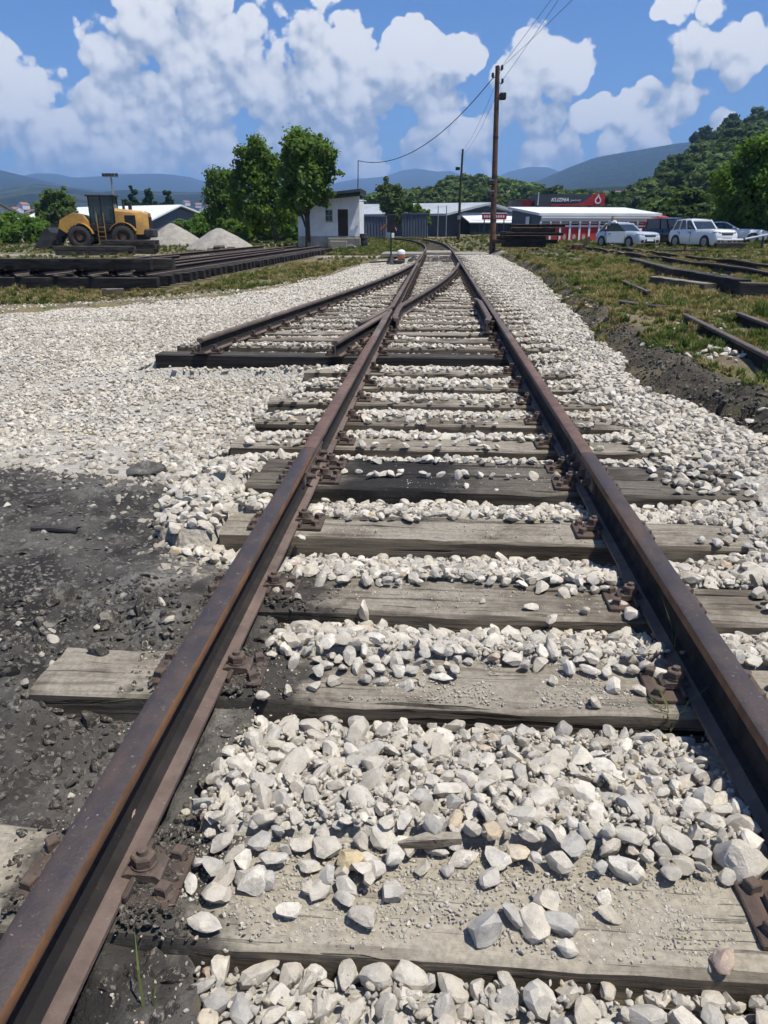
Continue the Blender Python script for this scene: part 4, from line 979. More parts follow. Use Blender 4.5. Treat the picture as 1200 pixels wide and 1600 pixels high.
# ------------------------------------------------------------------ hills and mountains
def G(x, y): return float(h_soil(np.array([float(x)]), np.array([float(y)]))[0])
def hill_fn(pts, D, foot, seed, rough=0.12, p_shape=1.0, z_foot=0.2):
    xs = [q[0] for q in pts]; ys_ = [q[1] for q in pts]
    def f(px, t):
        "world point on the slope in photo column px, t = 0 at the foot .. 1 on the ridge .. >1 behind"
        px = np.asarray(px, float); t = np.asarray(t, float)
        py = np.interp(px, xs, ys_)
        d0 = np.array([[*ray(a, HORIZON)][:2] for a in px.ravel()]).reshape(px.shape + (2,)); d0 = d0 / np.linalg.norm(d0, axis=-1, keepdims=True)
        el = np.array([(lambda r: r.z / math.hypot(r.x, r.y))(ray(a, b)) for a, b in zip(px.ravel(), py.ravel())]).reshape(px.shape)
        dist = foot + (D - foot) * t
        zr = CAM.z + el * D
        tt = np.clip(t, 0, 1)
        sh = tt ** p_shape * (1 - sstep(1.0, 1.8, t) * 0.6)
        X = CAM.x + d0[..., 0] * dist; Y = CAM.y + d0[..., 1] * dist
        L = (D - foot)
        nz = fbm(X / L * 3.2 + seed, Y / L * 3.2, seed, 5) * rough * zr * np.sin(np.clip(t, 0, 1) * math.pi) + fbm(X / L * 9, Y / L * 9, seed + 3, 3) * rough * 0.10 * zr * tt
        return X, Y, z_foot + (zr - z_foot) * sh + nz
    return f
def hill(name, f, px0, px1, mat, nx=140, ny=26):
    a, t = np.meshgrid(np.linspace(px0, px1, nx), np.linspace(0, 1.8, ny)); X, Y, Z = f(a, t)
    Z = np.where(t < 0.02, Z - 3, Z)
    V = np.stack([X.ravel(), Y.ravel(), Z.ravel()], 1); q = (np.arange(ny - 1)[:, None] * nx + np.arange(nx - 1)[None]).ravel()
    o = link(name, np_mesh(name, V, np.stack([q, q + 1, q + nx + 1, q + nx], 1), mat, True)); return tag(o, kind='structure')
def forest_ground(name, sc, fields=0.0):
    mt, k, p, out = new_mat(name); tco = k.n('ShaderNodeTexCoord').outputs['Object']
    c = k.mix(k.ss(k.noise(tco, sc * 14, 5, 0.7), 0.35, 0.65), (0.020, 0.040, 0.016, 1), (0.052, 0.082, 0.028, 1))
    if fields:
        fm = k.ss(k.m('ADD', k.noise(tco, sc * 2.0, 4, 0.55), k.m('MULTIPLY', k.vor(tco, sc * 6), 0.10)), 0.60 - fields, 0.64 - fields)
        c = k.mix(fm, c, k.mix(k.ss(k.noise(tco, sc * 7, 2, 0.5), 0.4, 0.6), (0.10, 0.135, 0.045, 1), (0.16, 0.165, 0.065, 1)))
    k.put(p.inputs['Base Color'], c); p.inputs['Roughness'].default_value = 1.0; p.inputs['Specular IOR Level'].default_value = 0.0
    bump(k, p, k.noise(tco, sc * 30, 4, 0.7), 1.0, 0.25 / sc)
    return mt
M_MTN = forest_ground("far_forest", 0.0011); M_MTN2 = forest_ground("mid_forest_fields", 0.0024, 0.06); M_HILLG = forest_ground("hill_undergrowth", 0.02)
f_r1 = hill_fn([(-500, 250), (-150, 262), (0, 268), (45, 275), (70, 270), (100, 271), (125, 277), (150, 276), (200, 272), (260, 271), (300, 275), (330, 284), (380, 289), (440, 288), (520, 288), (560, 284), (640, 300)], 6500, 3200, 5, 0.10)
hill("mountains", f_r1, -500, 640, M_MTN)
f_r0 = hill_fn([(-500, 215), (-150, 235), (0, 262), (25, 268), (60, 277), (120, 292), (200, 300), (300, 310)], 4200, 2200, 9, 0.08)
hill("mountains", f_r0, -500, 300, M_MTN)
f_r1b = hill_fn([(-500, 296), (-100, 298), (0, 296), (60, 286), (110, 291), (160, 300), (200, 296), (260, 299), (320, 300), (400, 308), (480, 312), (560, 318), (640, 335)], 2600, 700, 13, 0.10, 1.3)
hill("hills", f_r1b, -500, 640, M_MTN2)
f_r2 = hill_fn([(420, 310), (480, 300), (520, 286), (560, 279), (600, 276), (628, 266), (650, 263), (680, 268), (702, 267), (722, 275), (762, 281), (790, 268), (820, 260), (850, 261), (872, 270), (910, 284), (1000, 300)], 7200, 3600, 17, 0.10)
hill("mountains", f_r2, 420, 1000, M_MTN)
f_r3 = hill_fn([(760, 310), (800, 297), (830, 285), (880, 262), (920, 246), (960, 238), (1000, 231), (1040, 224), (1070, 221), (1110, 222), (1160, 214), (1300, 200), (1600, 190)], 3600, 1700, 21, 0.07)
hill("mountains", f_r3, 760, 1600, M_MTN)
f_r3b = hill_fn([(640, 335), (740, 305), (800, 303), (860, 296), (900, 293), (940, 290), (1000, 288), (1060, 286), (1200, 280)], 1500, 600, 27, 0.06)
hill("hills", f_r3b, 640, 1200, M_MTN2)
f_r4 = hill_fn([(520, 354), (560, 345), (600, 336), (640, 330), (690, 318), (740, 304), (790, 306), (830, 320), (860, 328), (920, 334), (990, 338), (1060, 338)], 330, 165, 31, 0.12, 0.8, 0.3)
hill("hills", f_r4, 520, 1060, M_HILLG, 90, 16)
f_r5 = hill_fn([(960, 353), (1000, 346), (1020, 326), (1060, 280), (1090, 246), (1120, 226), (1150, 212), (1200, 200), (1300, 195), (1500, 185), (1700, 190)], 430, 150, 37, 0.10, 0.9, 0.3)
hill("hills", f_r5, 960, 1700, M_HILLG, 110, 20)

# ------------------------------------------------------------------ trees
def leaf_cloud(centres, radii, n, size, seed, shell=0.38, aspect=1.5, drop=0.75):
    "n leaf quads around clump centres; returns V, F"
    rg = np.random.default_rng(seed); centres = np.array(centres, float); radii = np.array(radii, float)
    wgt = radii.mean(1) ** 2 if radii.ndim > 1 else radii ** 2
    ci = rg.choice(len(centres), n, p=wgt / wgt.sum())
    d = rg.normal(size=(n, 3)); d /= np.linalg.norm(d, axis=1)[:, None]
    rr = (shell + (1 - shell) * rg.random(n) ** 0.6) * (1 + 0.26 * rg.normal(size=n).clip(-1.5, 2.0))
    rad = radii[ci] if radii.ndim > 1 else radii[ci][:, None]
    P = centres[ci] + d * rr[:, None] * rad
    nrm = d * 0.7 + rg.normal(size=(n, 3)) * 0.6 + np.array([0, 0, 0.35]); nrm /= np.linalg.norm(nrm, axis=1)[:, None]
    t1 = np.cross(nrm, rg.normal(size=(n, 3))); t1 /= np.linalg.norm(t1, axis=1)[:, None]; t2 = np.cross(nrm, t1)
    s = size * rg.uniform(0.65, 1.35, n)[:, None]
    V = np.stack([P - t1 * s * aspect * .5, P + t2 * s * .5 + nrm * s * .12, P + t1 * s * aspect * .5, P - t2 * s * .5 + nrm * s * .12], 1).reshape(-1, 3)
    F = np.arange(n * 4).reshape(n, 4); return V, F
def make_tree(name, label, base, blobs, n_leaf, leaf, mat, trunk_r=0.16, seed=1, forks=7, clumps=46, cat="tree", group=None, trunk_lean=(0, 0), coll=None, clump_r=0.30):
    "blobs: crown ellipsoids (dx, dy, z, rx, ry, rz) around the base"
    rg = np.random.default_rng(seed); t = thing(name, label, cat, base, 0, group)
    cs = []; rs = []; vol = np.array([b_[3] * b_[5] for b_ in blobs]); pick = rg.choice(len(blobs), clumps, p=vol / vol.sum())
    for pi in pick:
        bx_, by_, bz_, rx, ry, rz = blobs[pi]; d = rg.normal(size=3); d /= np.linalg.norm(d); r = rg.random() ** 0.45 * 0.86
        cs.append((bx_ + d[0] * rx * r, by_ + d[1] * ry * r, bz_ + d[2] * rz * r)); m_ = (rx + rz) / 2 * clump_r * rg.uniform(0.7, 1.25); rs.append((m_ * 1.1, m_ * 1.1, m_ * 0.85))
    V, F = leaf_cloud(cs, rs, n_leaf, leaf, seed + 1)
    cr = bpy.data.objects.new("crown", np_mesh("crown", V, F, mat)); (coll or COL).objects.link(cr); cr.parent = t
    zt = np.mean([b_[2] for b_ in blobs]); top = Vector((trunk_lean[0] + np.mean([b_[0] for b_ in blobs]), trunk_lean[1], zt))
    mb = MB(); mid = top * 0.5 + Vector((rg.normal() * .15, rg.normal() * .1, 0)); mid.z = zt * 0.45
    mb.tube([(0, 0, -0.15), (0.02, 0, 0.3), tuple(mid), tuple(top)], [trunk_r * 1.5, trunk_r, trunk_r * 0.75, trunk_r * 0.35], 9)
    mb.build("trunk", M_BARK, t, 60)
    idx = rg.choice(len(cs), min(forks, len(cs)), replace=False)
    for j in idx:
        e = Vector(cs[j]); s_ = mid.lerp(top, rg.uniform(-0.35, 0.8)); mb = MB()
        mb.tube([s_, s_.lerp(e, 0.5) + Vector((0, 0, 0.12 * (e - s_).length)), e], [trunk_r * 0.42, trunk_r * 0.26, trunk_r * 0.08], 6); mb.build("branch", M_BARK, t, 60)
    return t
def base_at(px, Y):
    q = at(px, HORIZON, Y); return Vector((q.x, Y, G(q.x, Y)))
def px_blobs(px0, base, Y, ells):
    "ellipses given in photo pixels (cx, cy, rx, ry) -> crown ellipsoids in metres"
    s = ppm(Y); out = []
    for cx, cy, rx, ry in ells:
        q = at(cx, cy, Y); out.append((q.x - base.x, random.uniform(-.3, .3), q.z - base.z, rx / s, rx / s * 0.9, ry / s))
    return out
def photo_tree(name, label, px0, Y, ells, n, leaf, mat, **kw):
    b_ = base_at(px0, Y); return make_tree(name, label, b_, px_blobs(px0, b_, Y, ells), n, leaf, mat, **kw)
photo_tree("tree", "dense round-crowned dark green tree with leaning trunk right before the white hut", 480, 51, [(480, 258, 40, 48), (508, 248, 26, 36), (458, 240, 22, 30), (470, 305, 36, 30), (522, 268, 15, 14), (500, 300, 24, 22)], 17000, 0.19, M_LEAF_A, trunk_r=0.19, seed=11, clumps=95, clump_r=0.36)
photo_tree("tree", "tall loose-leaved light green tree between the bushy tree and the round-crowned tree", 432, 61, [(402, 262, 30, 50), (396, 230, 18, 22), (420, 300, 32, 40), (398, 320, 34, 38), (440, 335, 26, 26), (375, 300, 20, 40), (430, 270, 16, 30)], 16000, 0.18, M_LEAF_C, trunk_r=0.2, seed=12, clumps=110, clump_r=0.30)
photo_tree("tree", "bushy tree with foliage down to the ground, left of the three before the hut", 352, 67, [(350, 300, 26, 42), (345, 272, 15, 16), (365, 335, 32, 30), (340, 345, 22, 24), (385, 345, 26, 26), (335, 310, 14, 40), (350, 362, 30, 12)], 14000, 0.17, M_LEAF_A, trunk_r=0.15, seed=13, clumps=95, clump_r=0.32)
photo_tree("tree", "big bright green tree at the right edge behind the barrier", 1190, 58, [(1185, 270, 70, 62), (1150, 300, 40, 50), (1230, 250, 70, 70), (1165, 340, 48, 30), (1250, 320, 70, 55), (1140, 345, 30, 24)], 30000, 0.19, M_LEAF_C, trunk_r=0.28, seed=14, clumps=130, clump_r=0.26)
photo_tree("tree", "broad olive green tree behind the loader's bucket", 92, 80, [(92, 318, 30, 24), (65, 325, 22, 20), (112, 330, 16, 16), (95, 300, 14, 10), (80, 345, 30, 16)], 8000, 0.22, M_LEAF_B, trunk_r=0.2, seed=15, clumps=60)
for (px, py, lb) in [(206, 296, "slim conifer nearest the floodlight mast above the white roof"), (233, 294, "middle slim conifer of the three above the white shed roof"), (264, 299, "slim conifer farthest right above the white shed roof")]:
    photo_tree("conifer", lb, px, 140, [(px, py + 12, 7, 14), (px - 3, py + 26, 11, 12), (px + 5, py + 30, 11, 12), (px, py + 2, 3, 7)], 2600, 0.4, M_LEAF_DARK, trunk_r=0.2, seed=px, clumps=34, group="conifers behind the white shed")
FOREST = bpy.data.collections.new("forest_kinds"); COL.children.link(FOREST)
photo_tree("tree", "upright bushy tree left of the switch signal board behind the grey containers", 612, 105, [(612, 312, 22, 26), (605, 292, 15, 16), (622, 335, 22, 18)], 4200, 0.34, M_LEAF_D, seed=21, clumps=44, coll=FOREST)
photo_tree("bush", "round green bush at the left wall of the big grey shed", 652, 84, [(652, 338, 18, 16), (645, 325, 12, 10), (664, 346, 12, 12)], 3800, 0.28, M_LEAF_A, seed=22, clumps=40, cat="bush", coll=FOREST)
photo_tree("tree", "dark tree crown against the sky on the wooded slope, left of the highest pair", 1095, 400, [(1098, 215, 17, 16), (1085, 225, 12, 12)], 3600, 0.95, M_LEAF_D, seed=23, clumps=36, coll=FOREST)
photo_tree("tree", "rounded tree standing out on the skyline of the wooded slope", 1140, 410, [(1143, 190, 13, 18), (1135, 205, 14, 14)], 3600, 0.95, M_LEAF_DARK, seed=24, clumps=36, coll=FOREST)
photo_tree("tree", "topmost tree on the skyline at the right edge", 1178, 415, [(1180, 182, 12, 14), (1170, 198, 16, 16), (1190, 205, 14, 14)], 3600, 0.95, M_LEAF_D, seed=25, clumps=36, coll=FOREST)
for o in FOREST.objects:            # stand the skyline trees on the slope
    t = o.parent
    if t.location.y > 300: t.location.z = G(t.location.x, t.location.y)
def unit_scale(o):
    V = np.empty(len(o.data.vertices) * 3, np.float32); o.data.vertices.foreach_get('co', V); V = V.reshape(-1, 3); return np.ptp(V[:, 2]), V[:, 2].min(), V
# forest on the slopes: one mass of crowns
sizes = []
for o in sorted(FOREST.objects, key=lambda q: q.name): h, z0, V = unit_scale(o); sizes.append((h, float((V[:, 2].min() + V[:, 2].max()) / 2)))
def forest(name, f, n, px0, px1, t0, t1, hmin, hmax, seed, mat, keep=None):
    rg = np.random.default_rng(seed); a = rg.uniform(px0, px1, n); t = rg.uniform(t0, t1, n)
    if keep is not None: g_ = keep(a, t); a = a[g_]; t = t[g_]
    X, Y, Z = f(a, t); hs = rg.uniform(hmin, hmax, len(a))
    # instances keep the proto's own crown height above its base: scale each kind by its own height
    pick = np.random.default_rng(seed + 1).integers(0, len(sizes), len(a))
    o_s = np.array([sizes[i][0] for i in pick]); o_c = np.array([sizes[i][1] for i in pick])
    sc_ = hs / o_s
    P = np.stack([X, Y, Z + hs * 0.30 - o_c * sc_], 1); S = sc_[:, None] * np.stack([rg.uniform(.75, 1.6, len(a)), rg.uniform(.75, 1.6, len(a)), np.ones(len(a))], 1)
    o = scatter(name, P, S, FOREST, mat, None, tilt=0.0, seed=seed, n_kinds=len(sizes))
    o.data.attributes['pick'].data.foreach_set('value', pick.astype(np.int32)); return o
cliff = lambda a, t: ~((np.abs(a - 775) < 26) & (t > 0.05) & (t < 0.85)) | (np.random.default_rng(3).random(len(a)) < .18)
tag(forest("woodland", f_r4, 1100, 540, 1050, 0.02, 1.12, 4.0, 9.8, 51, M_LEAF_D, cliff), "green woodland on the low ridge behind the sheds", "woodland")
tag(forest("woodland", f_r5, 2100, 990, 1500, 0.04, 1.06, 3.5, 11.5, 52, M_LEAF_D), "dense woodland on the steep hillside at the right", "woodland")
tag(forest("woodland", hill_fn([(-200, 352), (700, 352)], 200, 120, 3, 0.0), 190, -150, 600, 0.0, 1.0, 2.0, 4.2, 53, M_LEAF_B), "belt of trees and shrubs beyond the yard at the left", "woodland")
tag(forest("shrubs", hill_fn([(-200, 354), (700, 354)], 95, 66, 3, 0.0), 120, -150, 480, 0.0, 1.0, 1.2, 2.8, 54, M_LEAF_C, lambda a, t: (a < 60) | (a > 290)), "green shrubs along the back of the yard", "shrubs")
tag(forest("shrubs", hill_fn([(960, 352), (1500, 352)], 120, 72, 3, 0.0), 110, 1010, 1500, 0.1, 1.0, 3.0, 6.0, 55, M_LEAF_D), "dark shrubs at the foot of the hillside behind the cars", "shrubs")
# cliff
rg = np.random.default_rng(61); X, Y, Z = f_r4(*np.meshgrid(np.linspace(738, 806, 26), np.linspace(0.2, 1.0, 18)))
c_ = np.stack([X, Y, Z], -1); c_[..., 2] += 2.6 + 3.0 * fbm(X * 0.25, Y * 0.25, 63, 4); c_[..., 1] -= 8 + 5.0 * fbm(X * 0.35, Z * 0.6, 65, 4)
edge = np.minimum(np.minimum(np.arange(26)[None] / 6, (25 - np.arange(26))[None] / 6), np.minimum(np.arange(18)[:, None] / 4, (17 - np.arange(18))[:, None] / 4)).clip(0, 1); c_[..., 2] -= (1 - edge) * 7; c_[..., 1] += (1 - edge) * 8
q = (np.arange(17)[:, None] * 26 + np.arange(25)[None]).ravel()
tag(link("cliff", np_mesh("cliff", c_.reshape(-1, 3), np.stack([q, q + 1, q + 27, q + 26], 1), M_ROCK)), kind='structure')

# ------------------------------------------------------------------ things on the left
def timber(name, label, p0, p1, w=0.25, h=0.24, mat=M_TIMBER_OLD, cat="timber", group=None, seed=1):
    "squared timber from p0 to p1 (points on the middle of its underside)"
    p0 = Vector(p0); p1 = Vector(p1); L = (p1 - p0).length
    o = link(name, sleeper_mesh(-L / 2, L / 2, w, h, seed, mat, 1.0), None, (p0 + p1) / 2 + Vector((0, 0, h)), (0, -math.asin((p1.z - p0.z) / L), math.atan2(p1.y - p0.y, p1.x - p0.x)))
    return tag(o, label, cat, group)
panel = thing("dismantled_track_panel", "long dismantled track panel of dark timbers and rusty rails on the grass at left", "track panel", (0, 0, 0))
y = 18.62; i = 0
while y < 47:
    xr_ = -6.95 + (y - 18.7) * 0.0215; L = 4.7 if i < 20 else 4.0
    o = link("sleeper", sleeper_mesh(-L, 0, 0.25, 0.24, 300 + i % 9, M_TIMBER_BLACK, 0.8), panel, (xr_ + random.uniform(-.05, .05), y, 0.15))
    y += 0.60; i += 1
for (xo, ya, yb_) in [(-0.62, 18.6, 47), (-1.35, 18.9, 40), (-2.12, 18.6, 47), (-3.3, 18.7, 30), (-4.1, 18.6, 47)]:
    ps = [(-6.95 + xo + (y - 18.7) * 0.0215, y, 0.155) for y in np.arange(ya, yb_, 1.2)]
    link("rail", rail_mesh(ps, 1, (M_RAIL, M_RAIL_FAR, M_RAIL), 0.0), panel)
timber("timber", "long black beam lying across the front end of the dismantled panel", (-11.9, 18.75, 0.33), (-7.15, 18.85, 0.33), 0.27, 0.26, M_TIMBER_BLACK, seed=401)
timber("timber", "dark beam just behind the front one, its end sticking out farther right", (-11.6, 19.10, 0.33), (-6.72, 19.22, 0.33), 0.27, 0.25, M_TIMBER_OLD, seed=402)
for j, (a, b_, lb) in enumerate([(60, 108, "short grey plank lying on the lower timbers farthest left at the front of the panel"), (172, 200, "short grey plank on the lower timbers near the right end of the front beam"), (118, 150, "short plank lying under the front beam between the two others")]):
    p0 = gp(a, 428, 0.17); p1 = gp(b_, 426, 0.17); timber("plank", lb, (p0.x, 18.5, 0.156), (p1.x, 18.95, 0.156), 0.22, 0.05, M_TIMBER_OLD, "plank", seed=405 + j)
q = gp(148, 465, -0.12); timber("plank", "short grey wooden block in the dry grass before the dismantled panel", (q.x - .25, 17.2, -0.13), (q.x + .2, 17.3, -0.13), 0.2, 0.12, M_SLEEPER, "block", seed=409)
# stacks of old timbers before the loader
for nm, pxa, pxb, Y0, lev, deep, gname in [("low", 82, 210, 42.0, 2, 2, "low timber stack before the loader"), ("upper", 147, 250, 44.6, 3, 2, "taller timber stack beside the loader's wheels")]:
    for l in range(lev):
        for d_ in range(deep):
            xa = at(pxa, 380, Y0).x + random.uniform(-.15, .35) + l * 0.1; xb = at(pxb, 380, Y0).x + random.uniform(-.4, .1)
            yb0 = Y0 + d_ * 0.33; z = G((xa + xb) / 2, Y0) + l * 0.245 + 0.02
            lw = ["bottom", "middle" if lev == 3 else "top", "top"][l]; dw = ["front", "rear"][d_]
            timber("timber", f"{dw} timber of the {lw} layer in the {'low wide stack' if nm == 'low' else 'taller stack'} before the loader", (xa, yb0, z), (xb, yb0 + random.uniform(-.05, .05), z), 0.26, 0.235, M_TIMBER_OLD, "timber", gname, 420 + l * 3 + d_ + (10 if nm == "upper" else 0))

# ---- wheel loader; local x forward, z up
LY = 52.0
lb_ = base_at(163, LY)
loader = thing("wheel_loader", "yellow wheel loader with black cab and lowered bucket behind the timber stacks", "wheel loader", lb_, math.pi + R_(11))
def part(name, mat, parent=loader, smooth=False):
    def dec(fn): mb = MB(); fn(mb); return mb.build(name, mat, parent, smooth)
    return dec
mb = MB(); mb.loft([[(-3.05, y, z) for y, z in ((-.62, 1.15), (.62, 1.15), (.62, 2.1), (.5, 2.28), (-.5, 2.28), (-.62, 2.1))], [(-2.7, y, z) for y, z in ((-.78, .95), (.78, .95), (.78, 2.25), (.62, 2.42), (-.62, 2.42), (-.78, 2.25))], [(-0.95, y, z) for y, z in ((-.78, .95), (.78, .95), (.78, 2.4), (.62, 2.58), (-.62, 2.58), (-.78, 2.4))]])
hood = mb.build("engine_hood", M_YELLOW, loader, 35)
for s in (-1, 1):
    mb = MB(); mb.box((-2.25, s * .785 - .012, 1.35), (-1.55, s * .785 + .012, 2.15)); mb.build("side_grille", M_BLACK, hood)
    mb = MB()
    for z in np.arange(1.45, 2.1, 0.13): mb.box((-2.2, s * .8 - .008, z), (-1.6, s * .8 + .008, z + .05))
    mb.build("grille_slats", M_STEEL_DK, hood)
mb = MB(); mb.box((-3.35, -.95, .75), (-2.75, .95, 1.3), ch=.08); mb.build("counterweight", M_STEEL_DK, loader)
mb = MB(); mb.box((-3.06, -.5, 1.35), (-3.10, .5, 2.05)); mb.build("radiator_grille", M_BLACK, loader)
mb = MB(); mb.box((-2.9, -.5, .6), (0.2, .5, 1.1), ch=.05); mb.box((.25, -.45, .6), (2.0, .45, 1.15), ch=.05); mb.cyl((.22, 0, .5), (.22, 0, 1.25), .18); mb.build("chassis", M_STEEL_DK, loader)
mb = MB(); mb.prism([(0.75, 1.05), (2.15, .95), (2.75, 1.35), (2.6, 1.85), (1.75, 2.3), (1.1, 2.15), (.8, 1.75)], 'y', -.85, -.36); mb.prism([(0.75, 1.05), (2.15, .95), (2.75, 1.35), (2.6, 1.85), (1.75, 2.3), (1.1, 2.15), (.8, 1.75)], 'y', .36, .85); mb.build("boom_tower", M_YELLOW, loader)
for s in (-1, 1):
    mb = MB(); arm = [(1.25, 1.95), (1.6, 2.15), (2.3, 1.75), (3.0, .95), (3.25, .45), (3.0, .35), (2.6, .85), (2.0, 1.45), (1.35, 1.65)]
    mb.prism(arm, 'y', s * .62 - .07, s * .62 + .07); mb.build("lift_arm", M_STEEL_DK, loader)
    mb = MB(); mb.cyl((.9, s * .45, 1.0), (2.2, s * .6, 1.3), .075); mb.cyl((1.9, s * .57, 1.23), (2.6, s * .62, 1.2), .045); mb.build("hydraulic_cylinder", M_STEEL_DK, loader)
mb = MB(); mb.prism([(2.05, 1.4), (2.25, 1.35), (2.6, 2.05), (2.4, 2.1)], 'y', -.14, .14); mb.cyl((1.5, 0, 1.95), (2.45, 0, 2.05), .08); mb.cyl((2.5, 0, 2.0), (3.0, 0, 1.15), .055); mb.build("tilt_linkage", M_STEEL_DK, loader)
# bucket
mb = MB(); outer = [(4.45, .12), (3.5, .08), (3.2, .22), (3.05, .6), (3.1, 1.05), (3.3, 1.38)]; inner = [(x + (.06 if x < 3.4 else 0), z + (.05 if x > 3.15 and z < .3 else 0)) for x, z in outer]; inner = [(4.45, .15), (3.52, .14), (3.27, .27), (3.12, .62), (3.17, 1.04), (3.36, 1.36)]
mb.prism(outer + inner[::-1], 'y', -1.38, 1.38); bucket = mb.build("bucket", M_STEEL_DK, loader)
for s in (-1, 1):
    mb = MB(); mb.prism([(4.3, .13), (3.5, .1), (3.22, .25), (3.08, .6), (3.13, 1.05), (3.33, 1.36), (3.5, 1.3)], 'y', s * 1.40 - .02, s * 1.40 + .02); mb.build("bucket_side", M_STEEL_DK, bucket)
mb = MB(); mb.box((4.40, -1.4, .11), (4.62, 1.4, .15)); mb.build("cutting_edge", M_GALV, bucket)
# cab
mb = MB(); mb.box((-.95, -.72, 1.15), (.75, .72, 1.62), ch=.04); cab = mb.build("cab_base", M_BLACK, loader)
for x, y in ((-.88, -.68), (-.88, .68), (-.1, -.70), (-.1, .70), (.68, -.62), (.68, .62)):
    mb = MB(); mb.box((x - .04, y - .035, 1.6), (x + .04, y + .035, 3.32), ch=.01); mb.build("cab_post", M_BLACK, cab)
mb = MB(); mb.box((-1.02, -.78, 3.3), (.85, .78, 3.42), ch=.04); mb.build("cab_roof", M_STEEL_DK, cab)
M_CABGLASS, k, p, out = new_mat("cab_glass"); p.inputs['Base Color'].default_value = (.03, .04, .045, 1); p.inputs['Roughness'].default_value = .05
tr_ = k.n('ShaderNodeBsdfTransparent'); tr_.inputs[0].default_value = (.82, .9, .9, 1); mx_ = k.n('ShaderNodeMixShader'); mx_.inputs[0].default_value = .62
k.put(mx_.inputs[1], tr_.outputs[0]); k.put(mx_.inputs[2], p.outputs[0]); k.put(out.inputs[0], mx_.outputs[0])
for lo_, hi_ in (((-.83, -.715, 1.65), (-.15, -.705, 3.28)), ((-.05, -.70, 1.65), (.63, -.69, 3.28)), ((-.83, .705, 1.65), (-.15, .715, 3.28)), ((-.05, .69, 1.65), (.63, .70, 3.28)), ((.69, -.58, 1.65), (.70, .58, 3.28)), ((-.90, -.62, 1.9), (-.89, .62, 3.28))):
    mb = MB(); mb.box(lo_, hi_); mb.build("cab_window", M_CABGLASS, cab)
mb = MB(); mb.box((-.6, -.25, 1.62), (-.15, .25, 1.85), ch=.04); mb.box((-.68, -.25, 1.8), (-.52, .25, 2.55), ch=.04); mb.cyl((.4, 0, 1.62), (.28, 0, 2.15), .04); mb.cyl((.27, 0, 2.13), (.25, 0, 2.17), .2, n=16); mb.build("driver_seat", M_BLACK, cab)
mb = MB(); mb.cyl((-1.35, -.35, 2.5), (-1.35, -.35, 3.15), .085); mb.build("exhaust_pipe", M_STEEL_DK, loader, 40)
mb = MB(); mb.cyl((-1.9, .3, 2.5), (-1.9, .3, 2.85), .12); mb.build("air_cleaner", M_STEEL_DK, loader, 40)
# fenders, ladder, wheels
for s in (-1, 1):
    mb = MB(); ring = []
    for a in np.linspace(R_(-20), R_(62), 9): ring.append([(1.4 - .90 * math.cos(a + .6), s * y, .78 + .90 * math.sin(a + .6)) for y in (.62, 1.22)] + [(1.4 - .87 * math.cos(a + .6), s * y, .78 + .87 * math.sin(a + .6)) for y in (1.22, .62)])
    mb.loft(ring); mb.build("front_fender", M_YELLOW, loader, 40)
    mb = MB(); ring = []
    for a in np.linspace(R_(25), R_(150), 9): ring.append([(-1.4 - .95 * math.cos(a), s * y, .78 + .95 * math.sin(a)) for y in (.7, 1.2)] + [(-1.4 - .91 * math.cos(a), s * y, .78 + .91 * math.sin(a)) for y in (1.2, .7)])
    mb.loft(ring); mb.build("rear_fender", M_YELLOW, loader, 40)
    mb = MB()
    for x in (-.25, .2): mb.box((x - .02, s * 1.0 - .02, .5), (x + .02, s * 1.0 + .02, 2.3))
    for z in (.5, .8, 1.1, 1.4): mb.box((-.25, s * 1.0 - .08, z), (.2, s * 1.0 + .04, z + .03))
    mb.build("ladder", M_YELLOW if s > 0 else M_STEEL_DK, loader)
def big_wheel(parent, x, y, r=0.78, w=0.55):
    mb = MB(); n = 28; prof = [(-.5, .60), (-.5, .86), (-.42, .95), (-.3, .985), (.3, .985), (.42, .95), (.5, .86), (.5, .60)]
    mb.loft([[(math.cos(a) * rr * r, u * w, math.sin(a) * rr * r) for u, rr in prof] for a in np.linspace(0, 2 * math.pi, n + 1)], caps=False)
    for i in range(22):
        a = 2 * math.pi * i / 22
        for s in (-1, 1):
            M_ = Matrix.Rotation(-a - s * .07, 4, 'Y'); mb.box((.955 * r, min(0, s * w * .5), -.045), (1.02 * r, max(0, s * w * .5), .045), M=M_)
    wl = mb.build("wheel", M_RUBBER, parent, 40, (x, y, r))
    mb = MB(); s = 1 if y > 0 else -1
    mb.loft([[(math.cos(a) * rr * r, s * u, math.sin(a) * rr * r) for a in np.linspace(0, 2 * math.pi, 20, endpoint=False)] for u, rr in ((-.05, .6), (.24, .6), (.24, .54), (.10, .48), (.08, .26), (.22, .24), (.22, .02))])
    mb.build("rim", M_SCRAP, wl, 40)
for x in (1.4, -1.4):
    for y in (-.92, .92): big_wheel(loader, x, y)
mb = MB(); mb.cyl((1.4, -.8, .78), (1.4, .8, .78), .2); mb.cyl((-1.4, -.8, .78), (-1.4, .8, .78), .2); mb.build("axles", M_STEEL_DK, loader)

